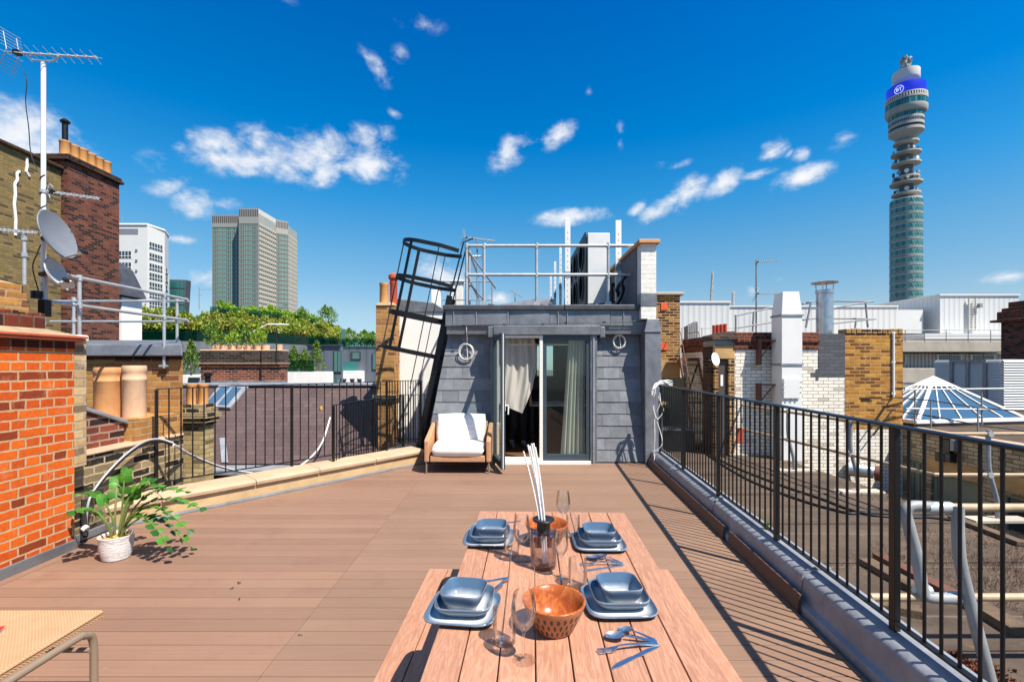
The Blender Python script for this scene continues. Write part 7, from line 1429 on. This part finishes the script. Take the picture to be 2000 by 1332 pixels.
for k in range(6): pot('chimney_pot', ords[k] + ' orange pot in the row on the broad dark red chimney', (-13.55, 14.28 + k*.29, 7.9), .135, .46 + .03*(k == 2), 'orange_clay', 'orange pots on the broad chimney', cyl)
t = thing('flue', 'slim black metal flue rising from the nearest pot on the dark red chimney', 'flue', (-13.55, 14.28, 8.3)); MB().tube([(0, 0, .0), (0, 0, .62)], .075, 12).build('flue_pipe', MT['black_steel'], t, smooth=True); MB().lathe([(.12, .62), (.13, .66), (.05, .74), (0, .75)], n=14).build('cap', MT['black_steel'], t, smooth=True)
t = thing('dormer_house', 'white rendered house end with steep dark slate roof behind the brown chimney', 'building', (-15.2, 18.5, -8)); xh = lambda p: (p-CX)/F*18; zh = lambda y: EYE + (HY-y)/F*18
wmb(t).box(xh(200), xh(238), 18, 19, -8, zh(690)+.0).build('brick_base', MT['brown_brick'], t); wmb(t).box(xh(200), xh(237), 18.02, 19, zh(690), zh(580)).build('render', MT['white_paint'], t); m = wmb(t); m.hexa([(xh(200), 17.8, zh(580)), (xh(247), 17.8, zh(577)), (xh(247), 19, zh(577)), (xh(200), 19, zh(580))], [(xh(200), 18.4, zh(505)), (xh(219), 18.4, zh(520)), (xh(219), 19, zh(520)), (xh(200), 19, zh(505))]); m.build('slate_roof', MT['lead_dark'], t)
# ------------------------------------------------------------------ planted terrace building
t = thing('terraced_building', 'grey curved building with planted terraces and green glass balustrades, left of centre', 'building', (-14, 27, -16))
A_ = [W(150, 24), W(237, 23.6), W(340, 24.2), W(450, 25.4), W(540, 27.4), W(610, 30), W(655, 32.8), W(672, 36), W(676, 41), W(674, 50)]
sm = [Vector((v.x, v.y)) for v in smooth_path([Vector((v.x, v.y, 0)) for v in A_], 5)]
def nrm_(pl):
    out = []
    for i in range(len(pl)): d = pl[min(i+1, len(pl)-1)] - pl[max(i-1, 0)]; n = Vector((d.y, -d.x)).normalized(); out.append((pl[i], -n if False else n))
    return out
lev = nrm_(sm)
body = [p for p, n in lev] + [Vector((-45, 50)), Vector((-45, 24))]
z1b, z1g, z1h = 2.78, 3.42, 4.45
wmb(t).prism(body, -16, z1b).build('lower_storeys', MT['zinc'], t); wmb(t).sweep([(.25, z1b-.55), (.25, z1b+.02), (-.1, z1b+.02), (-.1, z1b-.55)], lev).build('fascia', MT['lead'], t)
wmb(t).sweep([(.18, z1b+.02), (.18, z1g), (.15, z1g), (.15, z1b+.02)], lev).build('glass_balustrade', MT['balustrade_glass'], t); 
wmb(t).sweep([(.06, z1b+.02), (.06, z1g-.12), (-.9, z1g-.12), (-.9, z1b+.02)], lev).build('planter', MT['deep_glass'], t)
in_ = [p - n*1.3 for p, n in lev]; lev2 = nrm_([p for p in in_ if p.x > -17 and p.y < 47]); body2 = [p for p, n in lev2] + [Vector((-30, 46)), Vector((-22, 28))]
wmb(t).prism([p - n*1.0 for p, n in lev2] + [Vector((-30, 46)), Vector((-24, 29))], z1b, 4.05).build('upper_storey', MT['zinc'], t); wmb(t).sweep([(.2, 3.9), (.2, 4.1), (-1.5, 4.1), (-1.5, 3.9)], lev2).build('upper_fascia', MT['far_white'], t); wmb(t).sweep([(.1, 4.1), (.1, 4.78), (.07, 4.78), (.07, 4.1)], lev2).build('glass_balustrade', MT['balustrade_glass'], t)
wmb(t).sweep([(-.1, 4.1), (-.1, 4.6), (-.8, 4.6), (-.8, 4.1)], lev2).build('planter', MT['deep_glass'], t)
def hedge(name, label, path, s_of, zb, zt, dep, n, size, mat, seed):
    r_ = random.Random(seed); m = MB(); k = len(path)
    lens = [0]
    for i in range(k-1): lens.append(lens[-1] + (path[i+1][0]-path[i][0]).length)
    for i in range(n):
        s = r_.uniform(0, lens[-1]); j = max(q for q in range(k) if lens[q] <= s); j = min(j, k-2); f = (s-lens[j])/(lens[j+1]-lens[j] + 1e-6); p = lerp(path[j][0], path[j+1][0], f); nn_2 = path[j][1]
        top = zt + .10*math.sin(s*1.7+seed) + .09*math.sin(s*4.1) + .09*math.sin(s*9.3+1); v = r_.random(); z = lerp(zb, top, v**.8); o_ = s_of + dep*math.sin(min(1, v*1.2)*math.pi)*.5*r_.uniform(-.3, 1.05) + r_.uniform(-.12, .12)
        m.leaf((p.x + nn_2.x*o_, p.y + nn_2.y*o_, z), size*r_.uniform(.6, 1.3), rq(r_), .55)
    o = m.build(name, MT[mat]); tag(o, label, 'hedge', 'hedges on the terraced building')
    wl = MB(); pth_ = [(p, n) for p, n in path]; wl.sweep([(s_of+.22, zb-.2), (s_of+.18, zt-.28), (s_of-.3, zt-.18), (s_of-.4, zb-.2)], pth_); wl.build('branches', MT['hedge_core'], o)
    return o
hedge('hedge', 'long dense green and brown hedge on the lower planted terrace', [q for q in lev if q[0].x > -24 and q[0].y < 40], -.45, 3.05, z1h-.1, 1.2, 26000, .17, 'hedge_leaf', 1)
hedge('hedge', 'bright yellow green hedge on the upper terrace below the office tower', [q for q in lev2 if q[0].x > -16.6 and q[0].y < 40], -.55, 4.3, 4.98, 1.0, 13000, .16, 'bright_leaf', 2)
rb = random.Random(33)
def shrub(name, label, c, rx, h, n, size, mat, cat='shrub', group=None, stem=.02, cone=False):
    t = thing(name, label, cat, c, group=group); m = MB()
    for i in range(n):
        v = rb.random()**.75; a = rb.uniform(0, 6.28); e = (1 - v)**.7 if cone else math.sin(min(1, .12 + v*.95)*math.pi)**.6; rr = rx*e*(.35 + .65*math.sqrt(rb.random()))*(1 + .3*math.sin(a*3 + v*9)); m.leaf((rr*math.cos(a), rr*math.sin(a), h*(.06 + .94*v)), size*rb.uniform(.6, 1.3), rq(rb), .5)
    m.build('foliage', MT[mat], t); MB().tube([(0, 0, 0), (.02*rx, 0, h*.5), (0, 0, h*.92)], [stem, stem*.7, stem*.3], 6).build('stem', MT['bark'], t)
    for k in range(4): a = k*1.6; MB().tube([(0, 0, h*(.2+.12*k)), (rx*.5*math.cos(a), rx*.5*math.sin(a), h*(.38+.12*k))], stem*.4, 5).build('branch', MT['bark'], t)
    return t
# rising shrubs standing above the hedge line
for k, (px, py, hh, lb) in enumerate(((735-100, 600, .7, 'young tree above the upper hedge, left of the topmost one'), (647, 596, 1.0, 'topmost young tree on the upper hedge at its right end'), (590, 598, .6, 'round bush on the upper hedge right of the office tower'))): shrub('young_tree', lb, P(px, 622 if px < 640 else 632, 30.5 if px < 640 else 33), .4, hh+.1, 420, .13, 'tree_leaf', 'tree', 'trees on the upper terrace')
# projecting grey block, white walls, windows below the terraces
t = thing('grey_house', 'dark grey clad house block with tall window below the planted terraces', 'building', (-9.8, 25, -16)); Yg = 25; xg = lambda p, Y=Yg: (p-CX)/F*Y; zg = lambda y, Y=Yg: EYE + (HY-y)/F*Y
wmb(t).box(xg(600), xg(666), Yg, 25.3, -16, zg(676)).build('cladding', MT['zinc'], t); wmb(t).box(xg(598), xg(666.5), Yg-.1, 25.3, zg(676)+.005, zg(673)).build('roof_edge', MT['lead_dark'], t)
f_ = wmb(t).box(xg(652), xg(667), Yg-.04, Yg-.001, zg(728), zg(684)).build('window', MT['lead_dark'], t); m = wmb(t); [m.box(xg(a_), xg(a_+5.5), Yg-.06, Yg-.041, zg(726), zg(686)) for a_ in (653.5, 660.5)]; m.build('pane', MT['tower_glass'], f_)
f_ = wmb(t).box(xg(640), xg(667), Yg-.04, Yg-.001, zg(752), zg(739)).build('window', MT['lead_dark'], t); m = wmb(t); [m.box(xg(a_), xg(a_+6), Yg-.06, Yg-.041, zg(751), zg(740)) for a_ in (642, 650, 658)]; m.build('pane', MT['tower_glass'], f_)
t = thing('terrace_wall', 'white rendered terrace wall with glass edge below the three young conifers', 'wall', (-11, 22, -16)); Yt = 22; wmb(t).box(xg(545, Yt), xg(639, Yt), Yt, 22.75, -16, zg(726, Yt)).build('render', MT['white_paint'], t); wmb(t).box(xg(545, Yt), xg(612, Yt), Yt+.05, Yt+.07, zg(726, Yt)+.002, zg(703, Yt)).build('glass_balustrade', MT['balustrade_glass'], t)
for k, (px, h_, lb) in enumerate(((574, 1.15, 'leftmost and smallest of three conifers on the white terrace'), (595, 1.0, 'middle conifer of three on the white terrace'), (618, 1.45, 'tallest, right hand conifer of three on the white terrace'))): shrub('conifer', lb, (xg(px, 22.5), 22.5, zg(726, 22.5)), .42, h_, 800, .11, 'conifer_leaf', 'tree', 'conifers on the white terrace', .03, True)
t = thing('terrace_house', 'grey and white terrace house with small square window right of the grey block', 'building', (-10, 33, -16)); Yh = 33; wmb(t).box(xg(668.5, Yh), xg(760, Yh), Yh, 40, -16, zg(676, Yh)).build('cladding', MT['zinc'], t); wmb(t).box(xg(669, Yh), xg(712, Yh), Yh-1.2, Yh-.01, -16, zg(724, Yh)).build('white_wall', MT['white_paint'], t)
f_ = wmb(t).box(xg(686, Yh), xg(705, Yh), Yh-.06, Yh-.001, zg(702, Yh), zg(687, Yh)).build('window', MT['lead_dark'], t); wmb(t).box(xg(689, Yh), xg(702, Yh), Yh-.08, Yh-.061, zg(701, Yh), zg(689, Yh)).build('pane', MT['tower_glass'], f_)
f_ = wmb(t).box(xg(727, Yh), xg(737, Yh), Yh-.06, Yh-.001, zg(722, Yh), zg(690, Yh)).build('window', MT['lead_dark'], t); wmb(t).box(xg(729, Yh), xg(734, Yh), Yh-.08, Yh-.061, zg(721, Yh), zg(691, Yh)).build('pane', MT['tower_glass'], f_)
wmb(t).box(xg(669, Yh), xg(706, Yh), Yh-.9, Yh-.87, zg(724, Yh)+.01, zg(706, Yh)).build('glass_balustrade', MT['teal_glass'], t); wmb(t).box(xg(668, Yh), xg(762, Yh), Yh-.1, Yh-.05, zg(676, Yh)+.01, zg(662, Yh)).build('roof_balustrade', MT['balustrade_glass'], t)
m = wmb(t); [m.lathe([(.05, 0), (.16, .35), (.17, .42), (.0, .42)], P(px, 752, 31.5), 10) for px in (672, 688, 702)]; m.build('roof_vents', MT['lead_dark'], t)
for k, (px, y_, h_, lb) in enumerate(((682, 676, 1.25, 'bushy roof tree just right of the terrace end'), (712, 676, 1.15, 'wider roof tree beside the yellow chimney'), (728, 676, 1.0, 'roof tree half hidden by the yellow chimney'))): shrub('roof_tree', lb, P(px, y_, 35), .75, h_, 900, .15, 'tree_leaf', 'tree', 'trees on the terrace house roof', .03)
shrub('conifer', 'narrow conifer beside the left end of the wide dark chimney', P(373, 733, 20), .42, 1.45, 1100, .10, 'conifer_leaf', 'tree', None, .03, True)
t = thing('white_wall', 'short white wall and dark window left of the wide dark chimney', 'wall', P(372, 745, 21)); wmb(t).box(xg(340, 21), xg(420, 21), 21, 23, -6, zg(733, 21)).build('render', MT['white_paint'], t); wmb(t).box(xg(369, 21), xg(391, 21), 20.95, 20.999, zg(748, 21), zg(737, 21)).build('window', MT['dark_window'], t)
# wide chimney on the ridge
Ym = 15.5; xm = lambda p: (p-CX)/F*Ym; zm_ = lambda y: EYE + (HY-y)/F*Ym
t = thing('chimney_stack', 'wide dark and red brick chimney with a row of squat pots behind slate roof', 'chimney', (xm(476), Ym, 0)); wmb(t).box(xm(392), xm(546), Ym, Ym+.56, -3, zm_(717)).build('red_brickwork', MT['red_stack_brick'], t); wmb(t).box(xm(390), xm(548), Ym-.04, Ym+.6, zm_(717)+.001, zm_(711)).build('band_course', MT['red_cornice'], t); wmb(t).box(xm(389), xm(549), Ym-.07, Ym+.63, zm_(711)+.001, zm_(708.5)).build('pale_band', MT['mortar'], t); wmb(t).box(xm(392), xm(547), Ym-.03, Ym+.58, zm_(708.5)+.001, zm_(686)).build('dark_brickwork', MT['black_stack_brick'], t); wmb(t).box(xm(391), xm(547.5), Ym-.04, Ym+.6, zm_(686)+.001, zm_(683)).build('mortar_cap', MT['pale_clay'], t, bevel=.02)
m = wmb(t); m.tube([P(510, 684, Ym-.05), P(510, 745, Ym-.08)], .02, 6); m.tube([P(540, 640, Ym), P(540, 710, Ym-.06)], .018, 6); m.build('cable', MT['cable_black'], t); wmb(t).box(xm(392), xm(561), Ym-.1, Ym-.001, zm_(752), zm_(744)).build('flashing', MT['lead_pale'], t)
for k, px in enumerate((411, 428, 445, 462, 479, 496, 511)): pot('chimney_pot', ('first', 'second', 'third', 'fourth', 'fifth', 'sixth', 'seventh')[k] + ' squat cream pot from the left on the wide dark chimney', (xm(px), Ym+.28, zm_(683)+.0), .125, .16, 'pale_clay', 'squat pots on the wide chimney', lambda r, h: [(r*.85, 0), (r, h*.9), (r, h), (r*.85, h), (r*.7, h*.3)])
pot('chimney_pot', 'last squat cream pot at the right end of the wide dark chimney', (xm(538), Ym+.28, zm_(683)), .10, .18, 'pale_clay', 'squat pots on the wide chimney', lambda r, h: [(r*.85, 0), (r, h*.9), (r, h), (r*.85, h), (r*.7, h*.3)])
for k, (px, h_, lb) in enumerate(((420, .42, 'wispy plant growing from the leftmost squat pots'), (447, .5, 'leafy plant growing from a squat pot near the chimney middle'), (472, .6, 'taller plant growing from squat pots at chimney middle'), (497, .55, 'bushy plant growing from the squat pots toward the right'), (402, .75, 'tall thin plant behind the left end of the wide chimney'))): shrub('pot_plant', lb, (xm(px), Ym+.28, zm_(683)+.14), .24, h_, 330, .09, 'bright_leaf' if k % 2 else 'tree_leaf', 'plant', 'plants in the squat chimney pots', .012)
t = thing('flue', 'short black flue pipe left of the wide dark chimney', 'flue', P(406, 765, 13)); MB().lathe([(.11, -.4), (.11, .0), (.07, .02), (.07, .42), (.10, .43), (.10, .52), (0, .53)], n=16).build('flue_pipe', MT['black_steel'], t, smooth=True, sharp=40)
t = thing('aerial', 'thin far aerial left of the office tower', 'aerial', P(389, 600, 60)); wmb(t).tube([P(389, 605, 60), P(389, 561, 60)], .045, 6).build('pole', MT['galv_post'], t); m = wmb(t); m.tube([P(388, 566, 60), P(414, 565, 60)], .025, 5); m.tube([P(387, 577, 60), P(394, 576, 60)], .025, 5); m.build('boom', MT['galv_post'], t)
t = thing('roof_pole', 'bent white awning pole over the lower hedge', 'pole', P(486, 652, 23)); wmb(t).tube([P(486, 653, 23), P(523, 633, 23), P(564, 634, 24)], .03, 6).build('pole', MT['white_metal'], t)
t = thing('glass_screen', 'pale glass end screen at the right end of the lower terrace', 'screen', P(670, 660, 33)); wmb(t).box(P(666, 0, 33).x, P(674, 0, 33).x, 33, 33.1, zg(677, 33), zg(643, 33)).build('pane', MT['tower_glass'], t)
